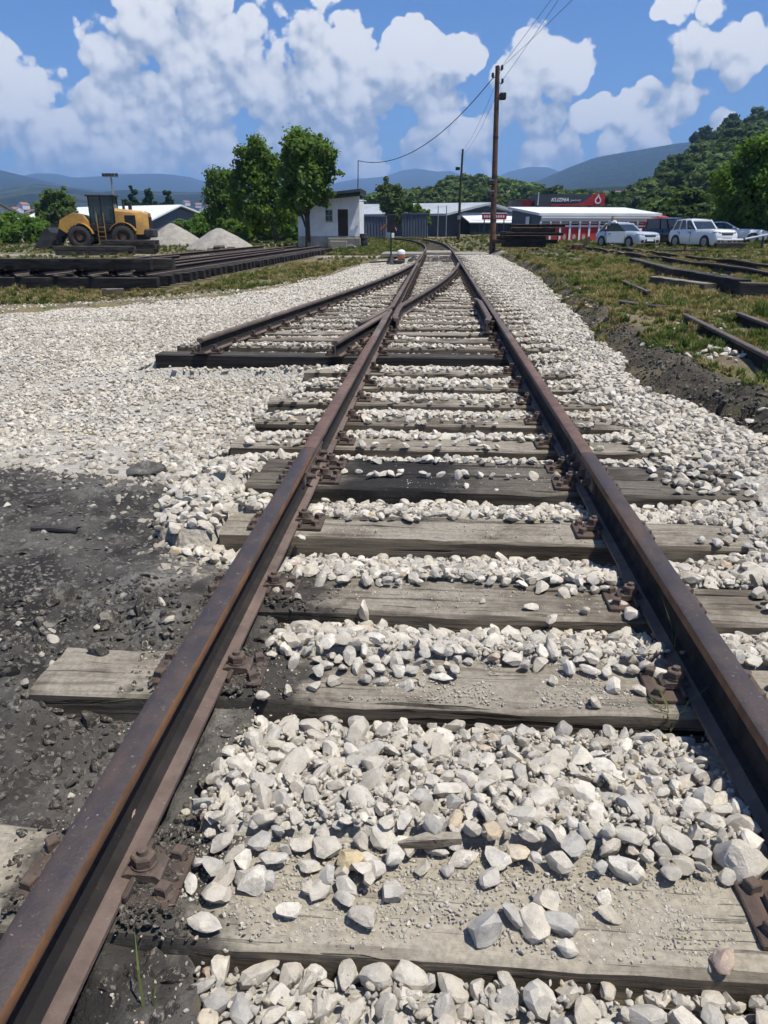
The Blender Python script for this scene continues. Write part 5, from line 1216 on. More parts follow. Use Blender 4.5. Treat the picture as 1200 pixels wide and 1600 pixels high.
# ---- gravel piles
def pile(name, label, px, pw, py_top, Y, seed):
    c = base_at(px, Y); r = pw / 2 / ppm(Y); h = at(px, py_top, Y).z - c.z; n, m_ = 22, 44; V = [(0, 0, h * 0.93)]
    for i in range(1, n + 1):
        for j in range(m_):
            a = 2 * math.pi * j / m_; t = i / n; rr = r * t * (1 + .12 * float(vnoise(np.array([math.cos(a) * 1.5 + seed]), np.array([math.sin(a) * 1.5]), seed)[0]))
            x, y = rr * math.cos(a), rr * math.sin(a) * 0.8
            V.append((x, y, h * max(0, (1 - t ** 1.25)) * (1 + .10 * float(fbm(np.array([x * .8 + seed]), np.array([y * .8]), seed, 3)[0])) - (0.25 if i == n else 0)))
    F = [(0, 1 + j, 1 + (j + 1) % m_) for j in range(m_)] + [(1 + (i - 1) * m_ + j, 1 + i * m_ + j, 1 + i * m_ + (j + 1) % m_, 1 + (i - 1) * m_ + (j + 1) % m_) for i in range(1, n) for j in range(m_)]
    mb = MB(); mb.add(V, F); return tag(mb.build(name, M_PILE, None, 60, c), label, "gravel pile")
pile("gravel_pile", "taller grey gravel pile right behind the loader", 268, 104, 350, 58, 1)
pile("gravel_pile", "lower grey gravel pile with long right slope beside the junk heap", 342, 112, 356, 51, 2)
# junk heap
jb = base_at(347, 44); junk = thing("scrap_heap", "small heap of rusty scrap before the lower gravel pile", "scrap heap", jb)
for j in range(9):
    mb = MB(); M_ = Matrix.Rotation(random.uniform(0, 6), 4, 'Z') @ Matrix.Rotation(random.uniform(-.8, .8), 4, 'X'); s = random.uniform(.15, .4)
    mb.box((-s, -s * .5, 0), (s, s * .5, s * .7), ch=.03, M=M_); mb.build("scrap_piece", M_SCRAP if j % 2 else M_TIMBER_OLD, junk, loc=(random.uniform(-.75, .7), random.uniform(-.3, .3), .05 + random.uniform(0, .3) * (1 if j > 3 else 0)))

# ---- white-roofed shed (gable end to the right)
A = at(236, 358, 88); B = at(341, 358, 97); A.z = G(A.x, A.y) - .2; B.z = A.z
gv = (B - A); W_ = gv.length; gdir = gv.normalized(); ax = Vector((-gdir.y, gdir.x, 0)); ax = ax if ax.x < 0 else -ax
shed = thing("storage_shed", "grey shed with a bright white gabled roof behind the gravel piles", "shed", A, math.atan2(gdir.y, gdir.x))
eave = at(341, 346, 97).z - A.z; apex = at(265, 323, 91).z - A.z; xa = W_ * 0.42; LL = 26.0; sgn = 1 if ax.dot(Vector((-gdir.y, gdir.x, 0))) > 0 else -1
mb = MB(); mb.prism([(0, 0), (W_, 0), (W_, eave), (xa, apex - .12), (0, eave)], 'y', 0, sgn * LL); mb.build("wall", M_WALL_GREY, shed)
for pa, pb_ in (((-.5, eave - .14), (xa, apex + .08)), ((xa, apex + .08), (W_ + .5, eave - .14))):
    mb = MB(); th = .16; mb.prism([pa, pb_, (pb_[0], pb_[1] + th), (pa[0], pa[1] + th)], 'y', -sgn * .5, sgn * (LL + .5)); mb.build("roof", M_ROOF_WHITE, shed)
mb = MB(); mb.cyl((W_ - .9, -sgn * .25, 0), (W_ - .9, -sgn * .25, eave), .09); mb.build("downpipe", M_ROOF_WHITE, shed)
mb = MB(); mb.box((-0.1, min(-sgn * .06, -sgn * .02), 0), (W_ + .1, max(-sgn * .06, -sgn * .02), .5)); mb.build("plinth", M_CONC, shed)
# ---- floodlight mast
c = base_at(183, 120); mast = thing("floodlight_mast", "tall grey floodlight mast rising behind the loader cab", "mast", c)
top = at(182, 271, 120).z - c.z; mb = MB(); mb.tube([(0, 0, -.2), (0, 0, top * .5), (0, 0, top)], [.26, .2, .12], 10); mb.build("pole", M_GALV, mast, 50)
mb = MB(); mb.box((-1.25, -.06, top - .5), (1.15, .06, top - .38)); mb.build("crossarm", M_GALV, mast)
for x in (-1.1, -.6, -.1, .4, .95):
    mb = MB(); mb.box((x - .2, -.28, top - .36), (x + .2, .05, top + .02), ch=.03); mb.build("floodlight", M_STEEL_DK, mast)
mb = MB(); mb.box((-.12, -.4, top * .58), (.12, -.2, top * .66)); mb.build("switch_box", M_GALV, mast)
# ---- lamp post, white wall and roofs at the far left
c = base_at(44, 62); t = thing("lamp_post", "thin white lamp post with short arm at the left edge", "lamp post", c); hh_ = at(40, 342, 62).z - c.z
mb = MB(); mb.tube([(0.1, 0, -.1), (-.2, 0, hh_ - .05), (-.3, 0, hh_)], [.06, .05, .045], 8); mb.build("post", M_WHITE, t, 50)
mb = MB(); mb.box((-.75, -.08, hh_ - .04), (-.28, .08, hh_ + .05), ch=.02); mb.build("lamp_head", M_WHITE, t)
p0 = base_at(-60, 64); p1 = base_at(32, 64); t = thing("boundary_wall", "low whitewashed boundary wall at the left edge behind the panel", "wall", p0)
mb = MB(); mb.box((0, 0, -.1), (p1.x - p0.x, .15, .72)); mb.build("wall", M_WHITE_WALL, t)
mb = MB(); mb.box((-.05, -.05, .721), (p1.x - p0.x + .05, .2, .8)); mb.build("coping", M_CONC, t)
def house(name, label, pos, w, d, h, roof_h, wallm, roofm, rz=0.0, cat="house", group=None, windows=True):
    t = thing(name, label, cat, pos, rz, group)
    mb = MB(); mb.prism([(-w / 2, -1.5), (w / 2, -1.5), (w / 2, h), (0, h + roof_h - .05), (-w / 2, h)], 'y', -d / 2, d / 2); mb.build("wall", wallm, t)
    for s in (-1, 1):
        mb = MB(); pa = (s * (w / 2 + .5), h - .35); pb_ = (0, h + roof_h); mb.prism([pa, pb_, (pb_[0], pb_[1] + .2), (pa[0], pa[1] + .2)], 'y', -d / 2 - .4, d / 2 + .4); mb.build("roof", roofm, t)
    if windows:
        for x in (-w * .25, w * .25):
            for z in ([.9] if h < 4 else [.9, 3.7]):
                mb = MB(); mb.box((x - .6, -d / 2 - .04, z), (x + .6, -d / 2 + .02, z + 1.3)); mb.build("window", M_GLASS, t)
    return t
c = base_at(6, 95); house("garage", "orange-tiled low building at the left edge above the white wall", c, 7, 6, 1.4, .9, M_HOUSEW, M_TILE, 1.4, "building")
c = base_at(-6, 130); house("house", "dark grey roofed house at the left edge", c, 9, 9, 3.0, 2.6, M_HOUSEW, M_ROOF_DK, 0.4)
HS = [(16, 341), (30, 333), (42, 326), (55, 336), (64, 328), (77, 338), (90, 330), (104, 337), (112, 326), (128, 334), (284, 328), (294, 320), (303, 331), (313, 323), (321, 332), (330, 326)]
words = ["first", "second", "third", "fourth", "fifth", "sixth", "seventh", "eighth", "ninth", "tenth", "eleventh", "twelfth", "thirteenth", "fourteenth", "fifteenth", "sixteenth"]
for j, (px, py) in enumerate(sorted(HS)):
    ts_ = np.linspace(0.02, 0.6, 120); X, Y, Z = f_r1b(np.full(120, float(px)), ts_); vv = project(np.stack([X, Y, Z], 1))[1]
    X, Y, Z = f_r1b(np.array([float(px)]), np.array([ts_[int(np.argmin(np.abs(vv - py - 2)))]])); two = j % 3
    house("house", f"{words[j]} far red-roofed house from the left on the distant slope, {'white' if two else 'cream'} walls", (X[0], Y[0], Z[0]), 11 + 2 * (j % 4), 12, 4.5 + 1.5 * two, 3.2, (M_HOUSE, M_HOUSEW, M_HOUSEW)[two], M_TILE, (j * 1.3) % 3, group="far houses on the slope")
for j, (px, t_, lb) in enumerate([(940, .55, "far pale house left of three on the slope before the mountain"), (958, .5, "far pale house between two others on the slope before the mountain"), (975, .58, "far pale house right of three on the slope before the mountain"), (930, .35, "lone far house below the three on the slope")]):
    X, Y, Z = f_r3b(np.array([float(px)]), np.array([t_])); house("house", lb, (X[0], Y[0], Z[0]), 14, 12, 5, 3, M_HOUSEW, M_TILE, j * .8, group="far houses before the mountain")

# ------------------------------------------------------------------ white hut and what stands round it
HY = 54.0; s_ = ppm(HY)
c = base_at(514, HY); c.z = at(514, 379, HY).z; hut = thing("hut", "small white lineside hut with brown door and dark sloping roof", "hut", c)
def lx(px): return at(px, 360, HY).x - c.x
def lz(py, px=530): return at(px, py, HY).z - c.z
x0, x1 = lx(466), lx(562); zl, zr = lz(313), lz(303); D_ = 3.2
dx0, dx1, dz0, dz1 = lx(528), lx(544), lz(371), lz(327); wx0, wx1, wz0, wz1 = lx(509), lx(520), lz(346), lz(327.5)
mb = MB()
# front wall built round the door and window openings
def wq(a, b_, z0, z1): mb.box((a, 0, z0), (b_, .22, z1))
wq(x0, wx0, -.3, zl); wq(wx0, wx1, -.3, wz0); wq(wx0, wx1, wz1, zl); wq(wx1, dx0, -.3, zl); wq(dx0, dx1, -.3, dz0); wq(dx0, dx1, dz1, zl); wq(dx1, x1, -.3, zl)
mb.prism([(x0, zl), (x1, zl), (x1, zr)], 'y', 0.0, .22)
mb.prism([(x0, -.3), (x1, -.3), (x1, zr), (x0, zl)], 'y', D_ - .22, D_)
mb.box((x0, .2205, -.3), (x0 + .22, D_ - .2205, zl)); mb.box((x1 - .22, .2205, -.3), (x1, D_ - .2205, zl + .1))
mb.build("wall", M_WHITE_WALL, hut)
mb = MB(); mb.box((x0 - .03, -.035, -.3), (x1 + .03, -.004, .42)); mb.build("plinth", M_CONC, hut)
mb = MB(); ra = (x0 - .35, lz(316)); rb_ = (x1 + .12, lz(306)); th = .20
mb.prism([ra, rb_, (rb_[0], rb_[1] + th), (ra[0], ra[1] + th)], 'y', -.55, D_ + .3); roof = mb.build("roof", M_ROOF_DK, hut)
mb = MB(); mb.prism([(ra[0], ra[1] + th + .02), (rb_[0], rb_[1] + th + .02), (rb_[0] + .05, rb_[1] + th + .22), (ra[0], ra[1] + th + .14)], 'y', -.65, D_ + .35); mb.build("roof_sheet", M_WALL_DKGREY, roof)
mb = MB(); mb.box((dx0, .06, dz0), (dx1, .12, dz1)); dr = mb.build("door", M_DOOR, hut)
mb = MB(); mb.cyl((dx1 - .09, .05, dz0 + .95), (dx1 - .09, .0, dz0 + .95), .02); mb.build("door_handle", M_GALV, dr)
mb = MB(); mb.box((wx0, .10, wz0), (wx1, .13, wz1)); wn = mb.build("window", M_GLASS, hut)
mb = MB(); mb.box((wx0, .05, (wz0 + wz1) / 2 - .02), (wx1, .09, (wz0 + wz1) / 2 + .02)); mb.box(((wx0 + wx1) / 2 - .02, .051, wz0), ((wx0 + wx1) / 2 + .02, .089, wz1))
for a, b_, e, f in ((wx0, wx1, wz0, wz0 + .05), (wx0, wx1, wz1 - .05, wz1)): mb.box((a, .02, e), (b_, .10, f))
mb.build("window_frame", M_GALV, wn)
mb = MB(); mb.box((wx0 - .05, -.08, wz0 - .05), (wx1 + .05, .02, wz0 - .005)); mb.build("window_sill", M_CONC, wn)
mb = MB(); mb.box((lx(515), -1.0, -.4), (lx(565), -.04, lz(371.5)), ch=.03); mb.box((lx(519), -1.3, -.4), (lx(545), -1.001, lz(376)), ch=.03); mb.build("porch_step", M_SLAB, hut)
mb = MB(); mb.cyl((x1 + .02, -.3, lz(314)), (x1 + .35, -.3, lz(314)), .05); mb.box((x1 + .3, -.38, lz(315)), (x1 + .5, -.22, lz(313.2))); mb.build("wall_lamp", M_WHITE, hut)
pt = at(563, 250, HY); mb = MB(); mb.cyl((x1 - .15, .5, zr - .2), (x1 - .1, .5, pt.z - c.z), .035, .03, 8); mb.build("aerial_post", M_STEEL_DK, hut)
MAST_TOP = Vector((c.x + x1 - .1, HY + .5, pt.z))
q = base_at(568, HY - .5); t = thing("barrel", "dark barrel standing at the right corner of the hut", "barrel", q + Vector((0, 0, .1)))
mb = MB(); mb.loft([[(r * math.cos(a), r * math.sin(a), z) for a in np.linspace(0, 6.283, 16, endpoint=False)] for z, r in ((0, .26), (.25, .28), (.28, .29), (.31, .28), (.55, .28), (.58, .29), (.61, .28), (.85, .26))]); mb.build("drum", M_STEEL_DK, t, 40)
mb = MB(); mb.cyl((0, 0, .851), (0, 0, .87), .22, n=16); mb.build("lid", M_GALV, t)
q = base_at(545, HY - 3.2); stone_c = tag(link("soil_block", stone_mesh(811, 9, 3), None, (q.x + .2, q.y, q.z + .25), (0, 0, .4), (.42, .35, .35)), "dark block of rubble at the end of the panel below the porch", "rubble"); stone_c.data.materials.clear(); stone_c.data.materials.append(M_STONE_DIRTY)

# containers
def container(label, pxa, pxb, pya, pyb, Y, depth, mat, rz=0):
    a = at(pxa, pyb, Y); b_ = at(pxb, pya, Y); w_ = b_.x - a.x; h_ = b_.z - a.z; t = thing("container", label, "container", a, rz)
    mb = MB(); n = int(w_ / .28); prof = []
    for i in range(n):
        u0 = w_ * i / n; d_ = w_ / n; prof += [(u0, 0), (u0 + d_ * .4, 0), (u0 + d_ * .5, .05), (u0 + d_ * .9, .05)]
    prof += [(w_, 0), (w_, depth), (0, depth)]
    mb.prism(prof, 'z', -.6, h_ - .12); mb.build("wall", mat, t)
    mb = MB(); mb.box((-.05, -.06, h_ - .119), (w_ + .05, depth + .05, h_ + .02)); mb.build("roof", M_WALL_GREY, t); return t
container("grey-blue corrugated container right of the hut", 561, 603, 337, 362, 78, 4, M_WALL_GREY)
container("grey container half hidden behind the switch signal board", 628, 668, 333, 362, 82, 4, M_WALL_GREY)
q = base_at(607, 76); t = house("kiosk", "tiny white booth between the two grey containers", q + Vector((0, 0, -.1)), .55, .6, 1.3, .25, M_HOUSEW, M_TILE, 0, "booth", windows=False)

# ---- big grey shed in the centre
A = at(690, 362, 108); B = at(806, 362, 116); A.z = G(A.x, A.y) - .3; B.z = A.z; gv = B - A; W_ = gv.length
hall = thing("industrial_hall", "wide grey industrial hall with a pale low-pitched roof behind the track curve", "hall", A, math.atan2(gv.y, gv.x))
ez = at(690, 336, 108).z - A.z; ap = at(748, 321, 112).z - A.z; LL = 34; sk = -0.62       # the hall runs back and to the left
def hp(u, v, z): return (u + sk * v, v, z)
mb = MB(); pr = [(0, 0), (W_, 0), (W_, ez), (W_ * .5, ap), (0, ez)]
mb.loft([[hp(u, 0, z) for u, z in pr], [hp(u, LL, z) for u, z in pr]]); mb.build("wall", M_WALL_DKGREY, hall)
for pa, pb_ in (((-1.0, ez - .1), (W_ * .5, ap + .1)), ((W_ * .5, ap + .1), (W_ + 1.0, ez - .1))):
    rp = [pa, pb_, (pb_[0], pb_[1] + .28), (pa[0], pa[1] + .28)]; mb = MB(); mb.loft([[hp(u, -1.2, z) for u, z in rp], [hp(u, LL + .6, z) for u, z in rp]]); mb.build("roof", M_ROOF_GREY, hall)
for j in range(6):
    u = W_ * (.24 + .12 * j); mb = MB(); mb.box((u, -2.2, .7), (u + W_ * .11, -2.1, ez - .6)); pn = mb.build("window", M_GLASS, hall)
    mb = MB(); mb.box((u + W_ * .11, -2.24, .7), (u + W_ * .12, -2.08, ez - .6)); mb.build("mullion", M_STEEL_DK, pn)
mb = MB(); mb.prism([(-2.6, ez - 1.0), (-.05, ez + .2), (-.05, ez + .35), (-2.6, ez - .85)], 'x', W_ * .2, W_ * 1.05); mb.build("canopy", M_ROOF_WHITE, hall)
for px in (684, 697):
    q = at(px, 345, 104); mb = MB(); mb.cyl((0, 0, -.3), (0, 0, at(px, 322, 104).z - q.z + 1.2), .06, n=8); b0 = base_at(px, 104)
    t = thing("flue_post", f"thin grey post {'nearer the corner bush' if px == 684 else 'nearer the hall gable'} before the hall's left wall", "post", b0)
    mb = MB(); hh_ = at(px, 322, 104).z - b0.z; mb.cyl((0, 0, -.2), (0, 0, hh_), .06, n=8); mb.build("pole", M_GALV, t); mb = MB(); mb.cyl((0, 0, hh_), (0, 0, hh_ + .12), .1, .02, 8); mb.build("cap", M_GALV, t)
# red shop sign before the hall
q0 = at(753, 343, 100); q1 = at(792, 334, 100); w_ = q1.x - q0.x; h_ = q1.z - q0.z
sg_ = thing("shop_sign", "long red sign board with pale lettering before the grey hall", "sign", (q0.x, q0.y, G(q0.x, q0.y)))
zb = q0.z - sg_.location.z
mb = MB(); mb.box((0, 0, zb), (w_, .2, zb + h_), ch=.03); mb.build("board", M_RED, sg_)
mb = MB(); mb.box((-.05, -.02, zb + h_ + .004), (w_ + .05, .22, zb + h_ + .12)); mb.build("top_rail", M_WHITE, sg_)
for j in range(9):
    if j == 4: continue
    mb = MB(); mb.box((w_ * (.08 + .095 * j), -.03, zb + h_ * .32), (w_ * (.14 + .095 * j), -.004, zb + h_ * .72)); mb.build("letter", M_WHITE, sg_)
for u in (.1, .9):
    mb = MB(); mb.cyl((w_ * u, .1, -.2), (w_ * u, .1, zb), .07, n=8); mb.build("leg", M_STEEL_DK, sg_)

# ---- switch signal and lever weight beside the turnout
SY = 33.5; b0 = gp(611, 410, -0.06); b0 = Vector((at(611, 400, SY).x, SY, -0.10))
sig = thing("switch_signal", "dark rectangular switch signal board on a thin post beside the track", "signal", b0); s_ = ppm(SY)
zt0, zt1 = at(611, 363, SY).z - b0.z, at(611, 335, SY).z - b0.z
mb = MB(); mb.tube([(0, 0, -.1), (0, 0, .5), (0, 0, zt0)], [.045, .035, .03], 8); mb.build("post", M_STEEL_DK, sig, 50)
mb = MB(); mb.box((-.17, -.05, zt0), (.17, .05, zt1), ch=.015); bd = mb.build("board", M_BLACK, sig)
mb = MB(); mb.box((.02, -.06, zt0 - .22), (.13, .04, zt0 - .03), ch=.01); mb.build("lamp", M_WHITE, sig)
mb = MB(); mb.loft([[(r * math.cos(a), r * math.sin(a), z) for a in np.linspace(0, 6.283, 12, endpoint=False)] for z, r in ((-.05, .22), (.1, .16), (.3, .06))]); mb.build("base", M_STEEL_DK, sig, 40)
mb = MB(); mb.tube([(-.9, -.3, .02), (-.3, -.1, .05), (.6, .02, .1)], [.04, .035, .03], 7); mb.build("switch_rod", M_STEEL_DK, sig, 50)
b1 = Vector((at(627, 400, SY).x, SY, -0.10)); lev = thing("switch_lever", "switch lever weight painted white on top and orange below", "lever", b1)
mb = MB(); prw = [(.02, .14), (.13, .17), (.19, .22), (.2, .3)]
mb.loft([[(r * math.cos(a), r * math.sin(a) * .6, z) for a in np.linspace(0, 6.283, 18, endpoint=False)] for z, r in ((.12, .14), (.16, .17), (.34, .17), (.341, .17))]); mb.build("weight", M_ORANGE, lev, 40)
mb = MB(); mb.loft([[(r * math.cos(a), r * math.sin(a) * .62, z) for a in np.linspace(0, 6.283, 18, endpoint=False)] for z, r in ((.342, .175), (.43, .175), (.5, .13), (.53, .05))]); mb.build("weight_top", M_WHITE, lev, 40)
mb = MB(); mb.tube([(-.35, 0, .12), (0, 0, .26)], [.025, .025], 7); mb.build("handle", M_STEEL_DK, lev)
mb = MB(); mb.box((-.5, -.15, -.06), (.15, .15, .10), ch=.03); mb.build("stand", M_STEEL_DK, lev)

# ---- poles and wires
PY = 44.0
pb0 = at(770, 381, PY); pt0 = at(777.5, 103, PY); b0 = Vector((pb0.x, PY, G(pb0.x, PY)))
pole = thing("utility_pole", "tall rusty utility pole with lamp box and three insulators beside the track", "utility pole", b0)
tp = pt0 - b0; mb = MB(); mb.tube([tuple(tp * f - Vector((0, 0, .3 if f == 0 else 0))) for f in (0, .3, .6, 1.0)], [.175, .16, .14, .115], 12); mb.build("post", M_POLE, pole, 50)
for (px, py, side) in ((784.5, 107, 1), (770, 119, -1), (785, 128, 1)):
    e = at(px, py, PY) - b0; e = Vector(e); mb = MB(); o_ = tp * (e.z / tp.z); mb.tube([tuple(o_), (e.x, e.y, e.z - .1), (e.x, e.y, e.z - .02)], [.02, .02, .02], 6); br = mb.build("bracket", M_STEEL_DK, pole)
    mb = MB(); mb.loft([[(e.x + r * math.cos(a), e.y + r * math.sin(a), e.z + z) for a in np.linspace(0, 6.283, 10, endpoint=False)] for z, r in ((-.06, .05), (0, .075), (.06, .06), (.12, .07), (.16, .03))]); mb.build("insulator", M_BLACK, br, 40)
e0 = at(780, 156, PY) - b0; e1 = at(791, 145, PY) - b0; mb = MB(); mb.box((e0.x, -.2, e0.z), (e1.x, .2, e1.z), ch=.04); mb.build("lamp_box", M_BLACK, pole)
mb = MB(); o_ = tp * (at(776, 150, PY).z - b0.z) / tp.z; mb.cyl((o_.x, 0, e0.z + .2), (e0.x + .05, 0, e0.z + .2), .03, n=6); mb.build("lamp_arm", M_STEEL_DK, pole)
for py in (285, 302):
    e = at(768, py, PY) - b0; mb = MB(); mb.box((e.x - .22, -.22, e.z - .14), (e.x + .16, .1, e.z + .14), ch=.05); mb.build("junction_box", M_STEEL_DK, pole)
for f in (.18, .42, .63):
    mb = MB(); a_ = tp * f; mb.cyl(tuple(a_), tuple(a_ + Vector((0.006, 0, .12))), .18 - f * .05, n=12); mb.build("clamp_band", M_STEEL_DK, pole)
P2 = 76.0; b2 = base_at(717, P2); pole2 = thing("utility_pole", "thinner dark pole with small lamp farther back beside the track curve", "utility pole", b2)
h2 = at(719, 233, P2).z - b2.z; mb = MB(); mb.tube([(0, 0, -.3), (0, 0, h2 * .5), (.12, 0, h2)], [.14, .12, .09], 10); mb.build("post", M_POLE_WOOD, pole2, 50)
mb = MB(); mb.box((-.5, -.15, at(717, 266, P2).z - b2.z), (-.08, .1, at(717, 261, P2).z - b2.z), ch=.03); mb.build("lamp", M_BLACK, pole2)
mb = MB(); zz = at(717, 343, P2).z - b2.z; mb.box((-.17, -.17, zz), (.17, .17, zz + .35)); mb.build("notice_plate", M_GALV, pole2)
def wire(name, label, p0, p1, sag, r=.012, n=28):
    pts_ = [Vector(p0).lerp(Vector(p1), i / n) - Vector((0, 0, sag * 4 * (i / n) * (1 - i / n))) for i in range(n + 1)]
    mb = MB(); mb.tube(pts_, r, 5); return tag(mb.build(name, M_WIRE, None), label, "wire")
i1, i2, i3 = at(770, 122, PY), at(784.5, 105, PY), at(785, 126, PY)
wire("overhead_cable", "sagging black cable from the rusty pole to the hut's aerial post", i1, MAST_TOP, 1.35, .022)
def beyond(a, px, py, Y, k_): b_ = at(px, py, Y); return a + (b_ - a) * k_
wire("overhead_wire", "thin wire rising from the upper right insulator out of the frame top", i2, beyond(i2, 887, 0, 36, 3.5), .2, .009)
wire("overhead_wire", "thin wire rising from the lower right insulator out of the frame top", i3, beyond(i3, 868, 0, 36, 3.5), .2, .009)
wire("overhead_wire", "thin wire rising from the left insulator out of the frame top", i1, beyond(i1, 856, 0, 36, 3.5), .2, .009)
wire("overhead_wire", "faint upper wire strung between the two poles", i2, b2 + Vector((.1, 0, h2 - .1)), .5, .009)
wire("overhead_wire", "faint lower wire strung between the two poles", i3, b2 + Vector((.1, 0, h2 - .5)), .5, .009)

# ------------------------------------------------------------------ kiosk row with red panels
FL = at(842, 379, 61); FR = at(1021, 378, 63.5); z0 = G(FL.x, FL.y); FL.z = FR.z = z0; gv = FR - FL; W_ = gv.length
kio = thing("market_kiosk", "long low kiosk with white sheet roof and two rows of red panels", "kiosk", FL, math.atan2(gv.y, gv.x))
zt = at(842, 336.5, 61).z - z0; zs = at(842, 346, 61).z - z0; zm = at(860, 353.5, 61).z - z0; Dp = 4.2
bl = at(815, 372, 66.5); sk = (bl.x - FL.x) / Dp
def kp(u, v, z): return (u + sk * v, v, z)
mb = MB(); pr = [(0, -.3), (W_, -.3), (W_, zt), (0, zt)]; zback = at(816, 320, 66).z - z0 - .38
mb.loft([[kp(0, 0, -.3), kp(0, Dp, -.3), kp(0, Dp, zback), kp(0, 0, zt)], [kp(W_, 0, -.3), kp(W_, Dp, -.3), kp(W_, Dp, zback), kp(W_, 0, zt)]]); mb.build("wall", M_WALL_GREY, kio)
mb = MB(); ov = .22
mb.loft([[kp(u, -ov, zt - .02), kp(u, Dp + .2, zback + .02), kp(u, Dp + .2, zback + .2), kp(u, -ov, zt + .16)] for u in (-.25, W_ + .3)]); mb.build("roof", M_ROOF_WHITE, kio)
mb = MB(); mb.box((0.02, -.08, zs), (W_ - .02, -.004, zt - .03)); mb.build("fascia", M_WHITE, kio)
nb = 12
for j in range(nb):
    u0, u1 = W_ * j / nb, W_ * (j + 1) / nb
    mb = MB(); mb.box((u0 + .06, -.05, zm + .08), (u1 - .06, -.004, zs - .03)); up = mb.build("upper_panel", M_REDDARK if j % 3 == 0 else M_RED, kio)
    mb = MB(); mb.box((u0 + .12, -.075, zm + .2), (u1 - .12, -.052, zm + .26)); mb.build("panel_stripe", M_HOUSEW, up)
    mb = MB(); mb.box((u0 + .06, -.05, -.05), (u1 - .06, -.004, zm - .06)); lp = mb.build("lower_panel", M_RED, kio)
    if j in (2, 3, 4):
        mb = MB(); mb.loft([[((u0 + u1) / 2 + r * math.cos(a), -.075, .32 + 1.5 * r * math.sin(a)) for a in np.linspace(0, 6.283, 14, endpoint=False)] for r in (.13, .10)] , caps=True); mb.build("emblem", M_HOUSEW, lp)
for j in range(nb + 1):
    u = W_ * j / nb; mb = MB(); mb.box((u - .075, -.12, -.2), (u + .075, -.06 - .025, zs - .001)); mb.build("mullion", M_WHITE, kio)
mb = MB(); mb.box((0, -.13, zm - .05), (W_, -.121, zm + .07)); mb.build("transom", M_WHITE, kio)
mb = MB(); mb.box((-.02, -.3, zt - .20), (W_ + .1, -.22, zt - .08)); mb.build("gutter", M_ROOF_WHITE, kio)
mb = MB(); mb.cyl((W_ + .12, -.2, 0), (W_ + .12, -.2, zt), .04, n=8); mb.build("downpipe", M_WHITE, kio)
mb = MB(); q = (sk * 1.7 - .03, 1.7, zm + .1); mb.box((q[0] - .06, q[1] - .35, q[2]), (q[0] - .02, q[1] + .35, q[2] + .6)); mb.build("wall_vent", M_WHITE, kio)

# ---- filling station canopy with the big lettered sign
KY = 88.0; a = at(836, 321, KY); b_ = at(945, 303, KY); gz = G(a.x, KY)
st = thing("filling_station", "filling station canopy with dark sign band, white lettering and red end with drop emblem", "filling station", (a.x, KY, gz))
w_ = b_.x - a.x; zb, zt = a.z - gz, b_.z - gz; u = lambda px: at(px, 310, KY).x - a.x; zz = lambda py: at(890, py, KY).z - gz
mb = MB(); mb.box((0, 0, zb), (w_, 6.0, zt - .02)); band = mb.build("sign_band", M_WALL_DKGREY, st)
mb = MB(); mb.prism([(u(862), zz(321)), (w_ + .05, zz(321)), (w_ + .05, zz(302.6)), (u(928), zz(302.6)), (u(913), zz(316)), (u(900), zz(318.5)), (u(862), zz(319))], 'y', -.06, -.004); mb.build("red_end", M_RED, band)
def drop(s0):
    pts_ = [];
    for a_ in np.linspace(R_(-210), R_(30), 22): pts_.append((s0 * math.cos(a_), s0 * math.sin(a_)))
    return pts_ + [(0.30 * s0, 1.25 * s0), (0, 2.1 * s0), (-0.30 * s0, 1.25 * s0)]
cx_, cz_ = u(934.5), zz(313.5); r0 = abs(u(939.5) - u(934.5))
mb = MB(); o1 = [(cx_ + x, cz_ + z) for x, z in drop(r0)]; i1_ = [(cx_ + x, cz_ + z) for x, z in drop(r0 * .62)]
n = len(o1); vs = [(x, -.10, z) for x, z in o1] + [(x, -.10, z) for x, z in i1_] + [(x, -.065, z) for x, z in o1] + [(x, -.065, z) for x, z in i1_]
fs = [(j, (j + 1) % n, n + (j + 1) % n, n + j) for j in range(n)] + [(2 * n + j, 2 * n + (j + 1) % n, (j + 1) % n, j) for j in range(n)] + [(n + j, n + (j + 1) % n, 3 * n + (j + 1) % n, 3 * n + j) for j in range(n)]
mb.add(vs, fs); mb.build("drop_emblem", M_WHITE, band)
def lettering(txt, px0, px1, py_base, py_top, mat, parent, shear=0.25, bold=.02):
    cu = bpy.data.curves.new("lettering", 'FONT'); cu.body = txt; cu.shear = shear; cu.extrude = .02; cu.offset = bold
    tmp = bpy.data.objects.new("lettering", cu); me = bpy.data.meshes.new_from_object(tmp); bpy.data.objects.remove(tmp)
    V = np.empty(len(me.vertices) * 3, np.float32); me.vertices.foreach_get('co', V); V = V.reshape(-1, 3)
    W = V[:, 0].max() - V[:, 0].min(); H = V[:, 1].max() - V[:, 1].min(); sx = (u(px1) - u(px0)) / W; sy = (zz(py_top) - zz(py_base)) / H
    N = np.stack([u(px0) + (V[:, 0] - V[:, 0].min()) * sx, -.03 - V[:, 2] * .8, zz(py_base) + (V[:, 1] - V[:, 1].min()) * sy], 1); me.vertices.foreach_set('co', N.astype(np.float32).ravel())
    me.materials.clear(); me.materials.append(mat); me.update(); return link("lettering", me, parent)
lettering("KUZMA", 861, 889, 315.0, 309.2, M_WHITE, band, .3, .03)
lettering("petrol", 891.5, 907, 315.2, 311.2, M_WHITE, band, .1, .0)
a2 = at(801, 322, KY); mb = MB(); mb.box((u(801), .3, zz(323)), (u(833), 5, zz(312))); mb.build("rear_band", M_REDDARK, st)
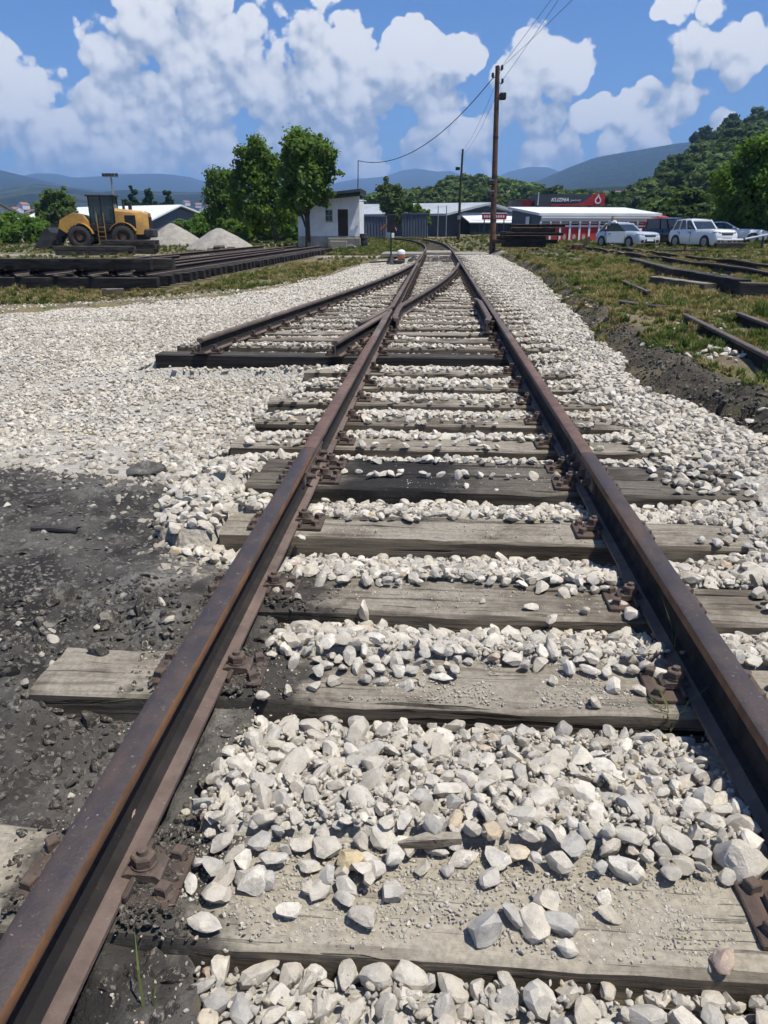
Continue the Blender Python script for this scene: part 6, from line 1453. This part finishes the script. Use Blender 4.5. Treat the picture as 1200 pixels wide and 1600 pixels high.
mb = MB(); mb.box((u(801), .25, zz(323)), (u(816), .295, zz(313.4))); mb.build("grey_band", M_WALL_DKGREY, st)
for px in (845, 885, 930):
    mb = MB(); mb.box((u(px) - .2, 2.8, -.3), (u(px) + .2, 3.2, zb)); mb.build("column", M_WALL_GREY, st)
mb = MB(); mb.cyl((u(840), -.5, zb), (u(840.5), -.5, zz(300)), .05, .03, 8); mb.build("aerial", M_WHITE, st)

# ------------------------------------------------------------------ cars; local x forward, origin on the ground under the middle
def car(name, label, pos, rz, L, W, H, belt, hood_z, paint, kind, open_door=False, group="cars parked by the kiosk"):
    t = thing(name, label, "van" if kind == 'van' else "car", pos, rz, group); hw = W / 2
    f, r = L / 2, -L / 2
    def ring(x, zb_, zt_, k_=1.0, crown=.03):
        w = hw * k_; h_ = zt_ - zb_
        return [(x, -w * .90, zb_), (x, -w * .98, zb_ + h_ * .2), (x, -w, zb_ + h_ * .5), (x, -w * .97, zb_ + h_ * .82), (x, -w * .86, zt_), (x, 0, zt_ + crown), (x, w * .86, zt_), (x, w * .97, zb_ + h_ * .82), (x, w, zb_ + h_ * .5), (x, w * .98, zb_ + h_ * .2), (x, w * .90, zb_)]
    wb = f - L * .42 if kind != 'van' else f - L * .25           # windscreen base
    st_ = [(f, .34, hood_z * .72, .80), (f - .06, .24, hood_z * .84, .88), (f - .28, .20, hood_z * .95, .96), (f - .7, .20, hood_z, .99), (wb, .20, belt, 1.0), (0, .20, belt + .01, 1.0), (r + .8, .22, belt + .02, 1.0), (r + .25, .26, belt, .97), (r + .04, .34, belt - .08, .90), (r, .42, belt - .18, .86)]
    if kind == 'van': st_[-3:] = [(r + .25, .26, belt, .98), (r + .05, .34, belt - .02, .95), (r, .42, belt - .05, .93)]
    mb = MB(); mb.loft([ring(*s) for s in st_]); body = mb.build("body", paint, t, 32)
    # glasshouse
    ri = .80 * hw; bi = .92 * hw
    xa, xb = wb, (r + .35 if kind != 'van' else r + .06); ra, rb2 = wb - (.85 if kind == 'car' else .62 if kind == 'suv' else .7), (r + .95 if kind == 'car' else r + .62 if kind == 'suv' else r + .12)
    gb = belt - .03; gt = H - .06
    mb = MB(); mb.loft([[(xa, -bi * .93, gb), (xb, -bi * .95, gb), (xb, bi * .95, gb), (xa, bi * .93, gb)], [(ra, -ri, gt), (rb2, -ri, gt), (rb2, ri, gt), (ra, ri, gt)]]); mb.build("windows", M_GLASS, t)
    rr = []
    for x, s, dz in ((ra + .10, .97, -.045), (ra - .05, 1.02, -.01), ((ra + rb2) / 2, 1.03, .03), (rb2 + .05, 1.02, .0), (rb2 - .10, .97, -.05)):
        w = ri * s; rr.append([(x, -w, gt + dz - .035), (x, -w * .96, gt + dz + .02), (x, -w * .6, gt + dz + .05), (x, 0, gt + dz + .06), (x, w * .6, gt + dz + .05), (x, w * .96, gt + dz + .02), (x, w, gt + dz - .035)])
    mb = MB(); mb.loft(rr); mb.build("roof", paint, t, 40)
    for s in (-1, 1):
        cs_ = [((xa, s * bi * .94, gb), (ra, s * (ri + .01), gt)), ((xb, s * bi * .96, gb), (rb2, s * (ri + .01), gt))]
        for fr in ((.34, .66) if kind != 'van' else (.25, .5)):
            cs_.append(((xa + (xb - xa) * (fr + .05), s * bi * .955, gb), (ra + (rb2 - ra) * fr, s * (ri + .012), gt)))
        for p0, p1 in cs_:
            mb = MB(); mb.tube([p0, p1], [.045, .04], 6); mb.build("pillar", paint if (p0[0] in (xa, xb) or kind == 'suv') else M_BLACK, t, 40)
        if kind != 'car':
            mb = MB(); mb.tube([(ra - .1, s * ri * .93, gt + .06), (ra - .2, s * ri * .93, gt + .10), (rb2 + .3, s * ri * .93, gt + .10), (rb2 + .2, s * ri * .93, gt + .06)], .02, 6); mb.build("roof_rail", M_STEEL_DK, t)
        # lights
        mb = MB(); hz = hood_z * .80
        mb.loft([[(f - .015, s * hw * .46, hz - .05), (f - .005, s * hw * .46, hz + .05), (f - .03, s * hw * .50, hz + .07)], [(f - .02, s * hw * .66, hz - .06), (f - .03, s * hw * .70, hz + .07), (f - .10, s * hw * .70, hz + .10)], [(f - .20, s * hw * .93, hz - .03), (f - .24, s * hw * .955, hz + .09), (f - .38, s * hw * .94, hz + .12)]]); mb.build("headlight", M_HEADLIGHT, t, 40)
        mb = MB(); mb.box((r - .005, s * hw * .72 - .1, belt - .32), (r + .12, s * hw * .72 + .1, belt - .05), ch=.02); mb.build("tail_light", M_RED, t)
        mb = MB(); mb.prism([(f - .02, .36), (f + .012, .30), (f + .012, .46)], 'y', *(sorted((s * hw * .52, s * hw * .74)))); mb.build("fog_lamp_recess", M_BLACK, t)
        # mirror
        mb = MB(); mb.box((wb - .42, min(s * hw * .98, s * (hw + .2)), belt + .02), (wb - .28, max(s * hw * .98, s * (hw + .2)), belt + .16), ch=.03); mb.build("mirror", paint if kind == 'car' else M_BLACK, t)
        # door seams and handles
        for fr in (.30, .55):
            xd = wb - .35 - (L * .24) * (0 if fr < .5 else 1); mb = MB(); mb.box((xd - .22, s * (hw + .004) - .015, belt - .17), (xd - .06, s * (hw + .004) + .015, belt - .14)); mb.build("door_handle", M_BLACK if kind == 'suv' else paint, t)
            mb = MB(); mb.box((xd - .008, s * (hw - .008) - .012, .32), (xd + .008, s * (hw - .008) + .012, belt - .12)); mb.build("door_seam", M_BLACK, t)
    mb = MB(); mb.box((f - .03, -hw * .44, hood_z * .70), (f + .012, hw * .44, hood_z * .84), ch=.01); gr_ = mb.build("upper_grille", M_BLACK if kind != 'suv' else M_STEEL_DK, t)
    mb = MB(); mb.box((f + .013, -hw * .42, hood_z * .755), (f + .022, hw * .42, hood_z * .785)); mb.build("chrome_bar", M_RIM, gr_)
    mb = MB(); mb.prism([(-hw * .46, .26), (hw * .46, .26), (hw * .36, hood_z * .56), (-hw * .36, hood_z * .56)], 'x', f - .05, f + .014); mb.build("lower_grille", M_BLACK, t)
    mb = MB(); mb.box((f + .015, -.26, .40), (f + .03, .26, .51)); mb.build("number_plate", M_WHITE, t)
    for x in (f - L * .2, r + L * .19):
        for s in (-1, 1):
            R = .325 if kind == 'car' else .35
            mb = MB(); mb.cyl((x, s * (hw - .24), R), (x, s * (hw + .003), R), R + .05, n=24); mb.build("wheel_arch", M_BLACK, t)
            mb = MB(); mb.loft([[(x + rr_ * R * math.cos(a), s * (hw + uu), R + rr_ * R * math.sin(a)) for a in np.linspace(0, 6.283, 24, endpoint=False)] for uu, rr_ in ((-.2, .95), (-.19, 1), (.004, 1), (.012, .93), (.012, .66))]); wh = mb.build("wheel", M_RUBBER, t, 40)
            mb = MB(); mb.cyl((x, s * (hw + .0125), R), (x, s * (hw + .018), R), R * .64, n=20)
            for q_ in range(5):
                a = q_ * 2 * math.pi / 5; mb.box((-.03, s * .018 - .006, 0), (.03, s * .018 + .006, R * .6), M=Matrix.Translation((x, s * hw, R)) @ Matrix.Rotation(a, 4, 'Y'))
            mb.build("rim", M_RIM, wh)
    return t
def car_pos(px, Y, dz=0.0): q = base_at(px, Y); q.z += dz; return q
CY = 50.0
ford = car("hatchback_car", "pale silver hatchback with its near front door open, parked by the kiosk", car_pos(981, CY + 1), R_(-90 + 26), 4.36, 1.82, 1.48, .95, .92, M_CARSILVER, 'car')
# open front door on the image-left side
dr = MB(); dr.prism([(0, .30), (-1.05, .30), (-1.08, .95), (0, .95)], 'y', -.04, .04); door = dr.build("open_door", M_CARSILVER, ford, loc=(.92, -.93, 0), rot=(0, 0, R_(58)))
mb = MB(); mb.prism([(-.05, .955), (-1.03, .955), (-.86, 1.38), (-.52, 1.40)], 'y', -.015, .015); mb.build("door_window", M_GLASS, door)
mb = MB(); mb.tube([(0, 0, .95), (-.5, 0, 1.41), (-.88, 0, 1.40), (-1.06, 0, .95)], .03, 6); mb.build("window_frame", M_BLACK, door)
mb = MB(); mb.box((-1.0, -.055, .80), (-.85, -.041, .84)); mb.build("door_handle", M_BLACK, door)
car("suv_car", "white four-wheel-drive car with roof rails facing the grass at right", car_pos(1099, CY), R_(-90 + 22), 4.32, 1.82, 1.66, 1.05, 1.06, M_CARWHITE, 'suv')
car("van", "dark navy van parked behind the white four-wheel-drive", car_pos(1058, CY + 3.6), R_(-90 + 24), 4.5, 1.84, 1.72, 1.06, 1.04, M_CARNAVY, 'van')
car("saloon_car", "white car mostly hidden behind the right flank of the white four-wheel-drive", car_pos(1146, CY + 7), R_(-90 + 70), 4.4, 1.78, 1.42, .93, .9, M_CARWHITE, 'car')
# ---- person behind the open door
pp = car_pos(956, CY + .55, .12)
def skin_body(name, verts, edges, radii, mat, parent, root=0, sub=2):
    me = bpy.data.meshes.new(name); me.from_pydata(verts, edges, []); me.materials.append(mat); o = link(name, me, parent)
    md = o.modifiers.new("skin", 'SKIN'); md.use_smooth_shade = True; s2 = o.modifiers.new("sub", 'SUBSURF'); s2.levels = s2.render_levels = sub
    sv = me.skin_vertices[0].data if me.skin_vertices else None
    if sv is None:
        bm = bmesh.new(); bm.from_mesh(me); bm.verts.layers.skin.verify(); bm.to_mesh(me); bm.free(); sv = me.skin_vertices[0].data
    for i, r in enumerate(radii): sv[i].radius = r if isinstance(r, tuple) else (r, r); sv[i].use_root = (i == root)
    return o
person = thing("person", "person in a white shirt and dark trousers standing behind the open car door", "person", pp, R_(-30))
V = [(0, 0, .95), (0, .02, 1.12), (0, .03, 1.30), (0, .03, 1.44), (0, .0, 1.52), (0, -.02, 1.58), (0, -.02, 1.68), (0, -.02, 1.76),
     (.18, .02, 1.42), (.30, -.05, 1.20), (.22, -.28, 1.08), (.18, -.36, 1.06), (-.18, .02, 1.42), (-.32, .0, 1.18), (-.30, -.20, 1.0), (-.29, -.27, .97),
     (.09, 0, .88), (.11, -.02, .5), (.12, .03, .08), (.12, -.12, .03), (-.09, 0, .88), (-.12, -.03, .5), (-.13, .03, .08), (-.13, -.12, .03)]
E = [(0, 1), (1, 2), (2, 3), (3, 4), (4, 5), (5, 6), (6, 7), (3, 8), (8, 9), (9, 10), (10, 11), (3, 12), (12, 13), (13, 14), (14, 15), (0, 16), (16, 17), (17, 18), (18, 19), (0, 20), (20, 21), (21, 22), (22, 23)]
Rr = [(.15, .11), (.15, .11), (.17, .12), (.14, .10), .055, .07, .095, .06, .065, .05, .04, .038, .065, .05, .04, .038, .085, .062, .045, .04, .085, .062, .045, .04]
pb_ = skin_body("body", V, E, Rr, M_SKIN, person)
sh_v = [(0, 0, .90), (0, .02, 1.12), (0, .03, 1.30), (0, .03, 1.45), (.18, .02, 1.43), (.28, -.03, 1.24), (-.18, .02, 1.43), (-.29, .01, 1.22)]
skin_body("shirt", sh_v, [(0, 1), (1, 2), (2, 3), (3, 4), (4, 5), (3, 6), (6, 7)], [(.18, .135), (.175, .13), (.195, .14), (.13, .10), .085, .075, .085, .075], M_SHIRT, person)
tr_v = [(0, 0, .96), (.09, 0, .86), (.11, -.02, .5), (.12, .03, .1), (-.09, 0, .86), (-.12, -.03, .5), (-.13, .03, .1)]
skin_body("trousers", tr_v, [(0, 1), (1, 2), (2, 3), (0, 4), (4, 5), (5, 6)], [(.17, .125), .105, .08, .07, .105, .08, .07], M_JEANS, person)
hr_v = [(0, .0, 1.70), (0, .0, 1.78)]; skin_body("hair", hr_v, [(0, 1)], [.108, .09], M_HAIR, person)
for s in (-1, 1):
    mb = MB(); mb.cyl((s * .035, -.105, 1.685), (s * .035, -.117, 1.685), .012, n=8); mb.build("eye", M_BLACK, pb_)
mb = MB(); mb.cyl((0, -.10, 1.665), (0, -.135, 1.645), .012, .018, 8); mb.build("nose", M_SKIN, pb_)
mb = MB(); mb.box((-.03, -.112, 1.605), (.03, -.10, 1.615)); mb.build("mouth", M_RED, pb_)

# ---- red parasol
q = base_at(1034, CY + 8); um = thing("parasol", "open red parasol behind the navy van", "parasol", q); ht = at(1034, 337, CY + 8).z - q.z; hb = at(1034, 346, CY + 8).z - q.z
mb = MB(); mb.cyl((0, 0, -.1), (0, 0, ht), .03, n=8); mb.build("pole", M_WHITE, um)
mb = MB(); n = 8; rr_ = 1.3; vs = [(0, 0, ht)] + [(rr_ * .55 * math.cos(a), rr_ * .55 * math.sin(a), ht - (ht - hb) * .38) for a in np.linspace(0, 6.283, n, endpoint=False)] + [(rr_ * math.cos(a), rr_ * math.sin(a), hb) for a in np.linspace(0, 6.283, n, endpoint=False)] + [(rr_ * math.cos(a), rr_ * math.sin(a), hb - .3) for a in np.linspace(0, 6.283, n, endpoint=False)]
fs = [(0, 1 + i, 1 + (i + 1) % n) for i in range(n)] + [(1 + k_ * n + i, 1 + (k_ + 1) * n + i, 1 + (k_ + 1) * n + (i + 1) % n, 1 + k_ * n + (i + 1) % n) for k_ in (0, 1) for i in range(n)]
mb.add(vs, fs); mb.build("canopy", M_UMB, um)
# ---- barrier at the right edge
a = base_at(1140, 47); b_ = base_at(1230, 46); bar = thing("barrier", "low pale pole barrier under the big tree at the right edge", "barrier", a)
d = b_ - a; h_ = at(1150, 374, 47).z - a.z
mb = MB(); mb.tube([(-.6, 0, h_ - .02), tuple(d * .28 + Vector((0, 0, h_ - .02)))], .06, 8); mb.build("rail", M_WHITE, bar)
mb = MB(); mb.tube([tuple(d * .30 + Vector((0, 0, h_ + .02))), tuple(d * .75 + Vector((0, 0, h_ + .30)))], .05, 8); mb.build("rail", M_WHITE, bar)
for f in (0.02, .29, .62):
    mb = MB(); mb.cyl(tuple(d * f), tuple(d * f + Vector((0, 0, h_ + .25 * f))), .06, n=8); mb.build("post", M_STEEL_DK, bar)
mb = MB(); mb.box((-.8, -.5, 0), (d.x * .32, -.12, h_ - .16), ch=.05); mb.build("base_beam", M_TIMBER_OLD, bar)

# ------------------------------------------------------------------ stacked old sleepers and rails by the pole
SYY = 43.0
def stk(lbl, pxa, pxb, py, dy, seed, h=.2, rail=False):
    a = at(pxa, py, SYY); b_ = at(pxb, py, SYY)
    return timber("timber", lbl, (a.x, SYY + dy, a.z), (b_.x, SYY + dy * .9, a.z), .25, h, M_TIMBER_BLACK if seed % 3 else M_TIMBER_OLD, "timber", "stack of old timbers by the rusty pole", seed)
gz_ = at(800, 384, SYY).z
rows = [("bottom", 781, 862, 386), ("second", 779, 866, 380.5), ("third", 786, 862, 374.5), ("fourth", 777, 878, 368), ("top", 800, 868, 362)]
for j, (wd_, a, b_, py) in enumerate(rows):
    for d_, dn in ((0.0, "front"), (.36, "middle"), (.72, "rear")):
        if d_ > .4 and j == 4: continue
        stk(f"{dn} timber in the {wd_} row of the stack by the rusty pole", a + random.uniform(-9, 12), b_ + random.uniform(-16, 6), py, d_, 500 + j * 3 + int(d_ * 3))
for j, (py, pxa, pxb, lb) in enumerate([(355.5, 798, 882, "upper rusty rail lying on the timber stack by the pole"), (368.5, 790, 879, "rusty rail sticking out between the layers of the timber stack")]):
    a = at(pxa, py, SYY); b_ = at(pxb, py, SYY); me = rail_mesh([(a.x, SYY - .22 - .1 * j, a.z), ((a.x + b_.x) / 2, SYY - .22, a.z), (b_.x, SYY - .22, a.z)], 1, (M_SCRAP, M_SCRAP, M_SCRAP), 0.0); tag(link("rail", me), lb, "rail")
q = base_at(905, 44); sc_ = thing("scrap_plough", "rusty bent scrap frame in the grass right of the timber stack", "scrap metal", q)
for j, pts_ in enumerate([[(-.5, 0, .1), (0, 0, .35), (.45, .1, .15)], [(.3, 0, .1), (.45, 0, .5), (.6, .05, .75)], [(-.6, .1, .3), (-.1, .1, .2), (.3, .0, .3)], [(-.4, -.1, .05), (.1, -.1, .12), (.5, -.1, .05)]]):
    mb = MB(); mb.tube(pts_, [.06, .08, .05], 7); mb.build("bent_bar", M_SCRAP, sc_, 50)
mb = MB(); mb.box((-.3, -.2, .05), (.25, .25, .4), ch=.08); mb.build("scrap_block", M_SCRAP, sc_)

# ------------------------------------------------------------------ rails and timbers in the grass on the right
def ground_rail(label, pa, pb, lift=0.02, roll=0.0, mats=(M_RAIL, M_RAIL_FAR, M_RAIL)):
    n = 8; za, zb_ = G(*pa), G(*pb); ts = [i / n for i in range(n + 1)]
    ex = max(G(pa[0] + (pb[0] - pa[0]) * t_, pa[1] + (pb[1] - pa[1]) * t_) - (za + (zb_ - za) * t_) for t_ in ts)
    ps = [(pa[0] + (pb[0] - pa[0]) * t_, pa[1] + (pb[1] - pa[1]) * t_, za + (zb_ - za) * t_ + ex * .6 + lift) for t_ in ts]
    return tag(link("rail", rail_mesh(ps, 1, mats, 0.0)), label, "rail")
ground_rail("long rusty rail lying in the grass nearest the ballast at right", (2.86, 5.2), (3.22, 10.3), -0.03)
ground_rail("thin half-buried rail right of the long rusty rail", (3.75, 6.6), (3.95, 10.4), -0.04)
ground_rail("short rusty rail stub lying in the grass farther up the verge", (3.72, 14.0), (4.02, 17.2), -0.02)
sid = thing("siding_track", "overgrown siding track of rusty rails in the grass at right", "railway track")
for xo in (7.55, 9.05):
    ps = [(xo + .0009 * (y - 16) ** 2, y, G(xo, y) + .06) for y in np.arange(13, 46, 1.1)]; link("rail", rail_mesh(ps, 1, (M_RAIL, M_RAIL_FAR, M_RAIL), 0.0), sid)
for y in np.arange(13.5, 45, .8): link("sleeper", ME_FS, sid, (8.3 + .0009 * (y - 16) ** 2, y, G(8.3, y) + .035))
timber("timber", "long dark beam lying in the grass before the siding, left piece", (6.30, 25.8, G(6.3, 25.8)), (5.72, 19.0, G(5.7, 19)), .26, .26, M_TIMBER_OLD, seed=601)
timber("timber", "long dark beam continuing towards the camera beside the ballast patch", (5.74, 18.9, G(5.7, 19)), (5.30, 13.9, G(5.3, 14) + .02), .26, .27, M_TIMBER_BLACK, seed=602)
timber("timber", "squared grey timber butted against the long beam at the right edge", (5.18, 13.75, G(5.2, 13.7)), (7.6, 13.35, G(7, 13.4)), .27, .27, M_TIMBER_OLD, seed=603)
timber("timber", "short pale-topped timber in the grass left of the long dark beam", (4.75, 17.4, G(4.75, 17.4) - .03), (5.1, 14.9, G(5.1, 14.9) - .03), .25, .2, M_SLEEPER, seed=604)
timber("timber", "short dark timber stub in the grass at the verge bend", (3.55, 12.4, G(3.5, 12.4) - .05), (3.0, 13.2, G(3.0, 13.2) - .06), .2, .14, M_TIMBER_OLD, seed=605)
a = base_at(1030, 40); timber("timber", "dark sleeper lying flat before the hatchback", a, a + Vector((2.4, .1, 0)), .3, .2, M_TIMBER_OLD, seed=606)
a = base_at(1075, 38); mb = MB(); mb.cyl(a, a + Vector((0, 0, .5)), .05, n=8); tag(mb.build("stake", M_TIMBER_OLD, None), "short dark stake standing in the grass before the cars", "stake")
a = base_at(925, 40.5); timber("plank", "long pale plank lying in the grass right of the timber stack", a + Vector((-3.0, .2, 0)), a + Vector((-.2, 0, 0)), .2, .06, M_SLEEPER, "plank", seed=607)
a = base_at(1025, 36); stone_thing("stone", "pale pinkish stone lying on the grass before the hatchback", 1034, 399, 0.1, .13, M_PINK, 712)

# ------------------------------------------------------------------ grass
GRASS = bpy.data.collections.new("grass_kinds"); COL.children.link(GRASS)
def tuft_mesh(seed, n, h, spread, lean, wide=1.0):
    rg = np.random.default_rng(seed); V = []; F = []
    for i in range(n):
        a = rg.uniform(0, 6.283); r = spread * math.sqrt(rg.random()); b0 = np.array([r * math.cos(a), r * math.sin(a), -.02]); da = rg.uniform(0, 6.283); hh = h * rg.uniform(.5, 1.1); ln = lean * rg.uniform(.3, 1.4) * hh
        d = np.array([math.cos(da), math.sin(da), 0]); s = np.array([-d[1], d[0], 0]) * rg.uniform(.005, .011) * (1 + h) * wide
        m_ = b0 + d * ln * .35 + np.array([0, 0, hh * .6]); t_ = b0 + d * ln + np.array([0, 0, hh * rg.uniform(.75, 1.0)]); k = len(V)
        V += [b0 - s, b0 + s, m_ + s * .8, m_ - s * .8, t_]; F += [(k, k + 1, k + 2, k + 3), (k + 3, k + 2, k + 4)]
    me = bpy.data.meshes.new("tuft"); me.from_pydata([tuple(v) for v in V], [], F); me.materials.append(M_GRASS_G); return me
grass = None
def gpts(n, x0, x1, y0, y1, seed, keep):
    rg = np.random.default_rng(seed); x = rg.uniform(x0, x1, n); y = y0 + (y1 - y0) * rg.random(n) ** 1.3; g_ = keep(x, y); x = x[g_]; y = y[g_]
    P = np.stack([x, y, h_soil(x, y)], 1); v_ = in_view(P, 60, 40); return P[v_]
def right(x, y):
    xr = np.interp(y, XR_Y, XR_X); d = x - xr - 0.5 - 0.6 * fbm(x * 0.8, y * 0.8, 101, 3); return (d > 0) & (fbm(x * 0.7, y * 0.7, 103, 4) > np.where(y < 28, 0.10, -0.15) + 0.25 * np.random.default_rng(9).normal(size=len(x)))
def left(x, y):
    yf = np.interp(x, YF_X, YF_Y) ; return (x < -2.6) & (y > yf + 0.7 + 1.4 * fbm(x * .6, y * .6, 105, 3)) & (fbm(x * .6, y * .6, 107, 4) > -0.14 + 0.2 * np.random.default_rng(8).normal(size=len(x))) & ~((np.abs(y - 42.6) < 1.7) & (x > -30)) & ~((x > -11.6) & (x < -6.6 + (y - 18.7) * .0215) & (y > 18.3) & (y < 47.2))
PR = np.concatenate([gpts(75000, 2, 13, 4, 30, 1, right), gpts(26000, 3, 40, 26, 62, 2, right)])
PL = np.concatenate([gpts(26000, -16, -2.4, 13.5, 34, 3, left), gpts(14000, -42, -1.5, 30, 64, 4, left)])
far_k = lambda x, y: (fbm(x * .08, y * .08, 109, 3) > -0.5)
PF = np.concatenate([gpts(12000, -60, 40, 47, 90, 5, far_k), gpts(9000, -7, -1.2, 44, 90, 6, far_k)])
bank_g = gpts(5000, 1.7, 4.2, 4.2, 38, 12, lambda x, y: (np.abs(x - np.interp(y, XR_Y, XR_X) - .3) < .4) & (fbm(x * 1.6, y * 1.6, 119, 3) > 0.12))
mid_edge = gpts(2500, 2.4, 8, 5, 26, 8, lambda x, y: np.abs(fbm(x * .9, y * .9, 111, 3) - .1) < .25)
ALLP = np.concatenate([PR, PL, PF, mid_edge, bank_g]); rg = np.random.default_rng(5)
green = fbm(ALLP[:, 0] * 0.35, ALLP[:, 1] * 0.35, 113, 4) + 0.35 * rg.normal(size=len(ALLP)) + 0.5 * (ALLP[:, 1] > 46) + 0.06 * (ALLP[:, 0] > 2.0) > 0.08
hS = (0.24 + 0.50 * rg.random(len(ALLP)) ** 2) * (0.8 + 0.6 * np.clip(fbm(ALLP[:, 0] * .5, ALLP[:, 1] * .5, 115, 3) + .3, 0, 1)) * (1 + 0.010 * np.clip(ALLP[:, 1] - 12, 0, 60))
sg2 = gp(1200, 560, .1)
def grass_obj(name, P, S, mat, label, first):
    kinds = bpy.data.collections.new(name + "_kinds"); COL.children.link(kinds)
    return P, S, kinds
me_t = [tuft_mesh(800 + i, 34 + 6 * i, (.16, .21, .26, .13, .32, .18)[i], (.08, .10, .09, .13, .07, .14)[i], (.5, .6, .5, .9, .35, .8)[i]) for i in range(6)]
hm = tuft_mesh(850, 60, .22, .12, .6); hm.transform(Matrix.Translation((3.95, 12.6, G(3.95, 12.6))))
host = tag(link("grass", hm), "tufts of grass and weeds on both sides of the track", "grass", kind='stuff')
for i in range(6):
    o = bpy.data.objects.new("tuft", me_t[i]); GRASS.objects.link(o); o.parent = host
    x, y = [(4.3, 11.8), (3.9, 13.3), (4.6, 12.7), (3.6, 9.9), (4.4, 10.9), (4.9, 11.9)][i]; o.location = (x, y, G(x, y))
for nm, msk, mt_, sd_ in (("green_grass", green, M_GRASS_G, 61), ("dry_grass", ~green, M_GRASS_D, 62)):
    scatter(nm, ALLP[msk], np.stack([hS[msk] * 1.15] * 2 + [hS[msk]], 1), GRASS, mt_, host, tilt=0.12, seed=sd_, n_kinds=6)
# single sprouts in the foreground
def sprout(label, px, py, z, n, h, seed, lean=.5):
    q = gp(px, py, z); me = tuft_mesh(seed, n, h, .012, lean, .22); tag(link("grass_sprout", me, None, (q.x, q.y, z)), label, "plant")
sprout("green grass sprout growing against the right rail", 1052, 1035, -0.02, 4, .24, 901, .35)
sprout("small tuft of grass beside the nearest sleeper's far edge, left of centre", 385, 1160, -0.04, 9, .11, 902, .3)
sprout("long bent blade of grass on the foot of the left rail", 300, 1110, 0.02, 3, .16, 903, 1.4)
sprout("little green weed between stones near the big bolt", 262, 1320, 0.0, 14, .05, 904, 1.0)
sprout("thin grass blade in the soil at the bottom left corner", 232, 1575, -0.03, 3, .13, 905, .5)
sprout("dry weed at the far end of the second sleeper by the right rail", 1045, 1130, -0.03, 12, .13, 906, .9)

# ------------------------------------------------------------------ haze: the air between here and the mountains
mt = bpy.data.materials.new("haze_air"); mt.use_nodes = True; t = mt.node_tree; t.nodes.clear(); k = NT(t)
out = k.n('ShaderNodeOutputMaterial'); pv = k.n('ShaderNodeVolumePrincipled')
pv.inputs['Color'].default_value = (0.36, 0.60, 1.0, 1); pv.inputs['Density'].default_value = 2.0e-4; pv.inputs['Anisotropy'].default_value = 0.0
k.put(out.inputs['Volume'], pv.outputs[0])
mb = MB(); mb.box((-9000, -200, -6.0), (9500, 12500, 620.0)); hz = mb.build("haze", mt); tag(hz, "thin blue summer haze", "haze", kind='stuff')
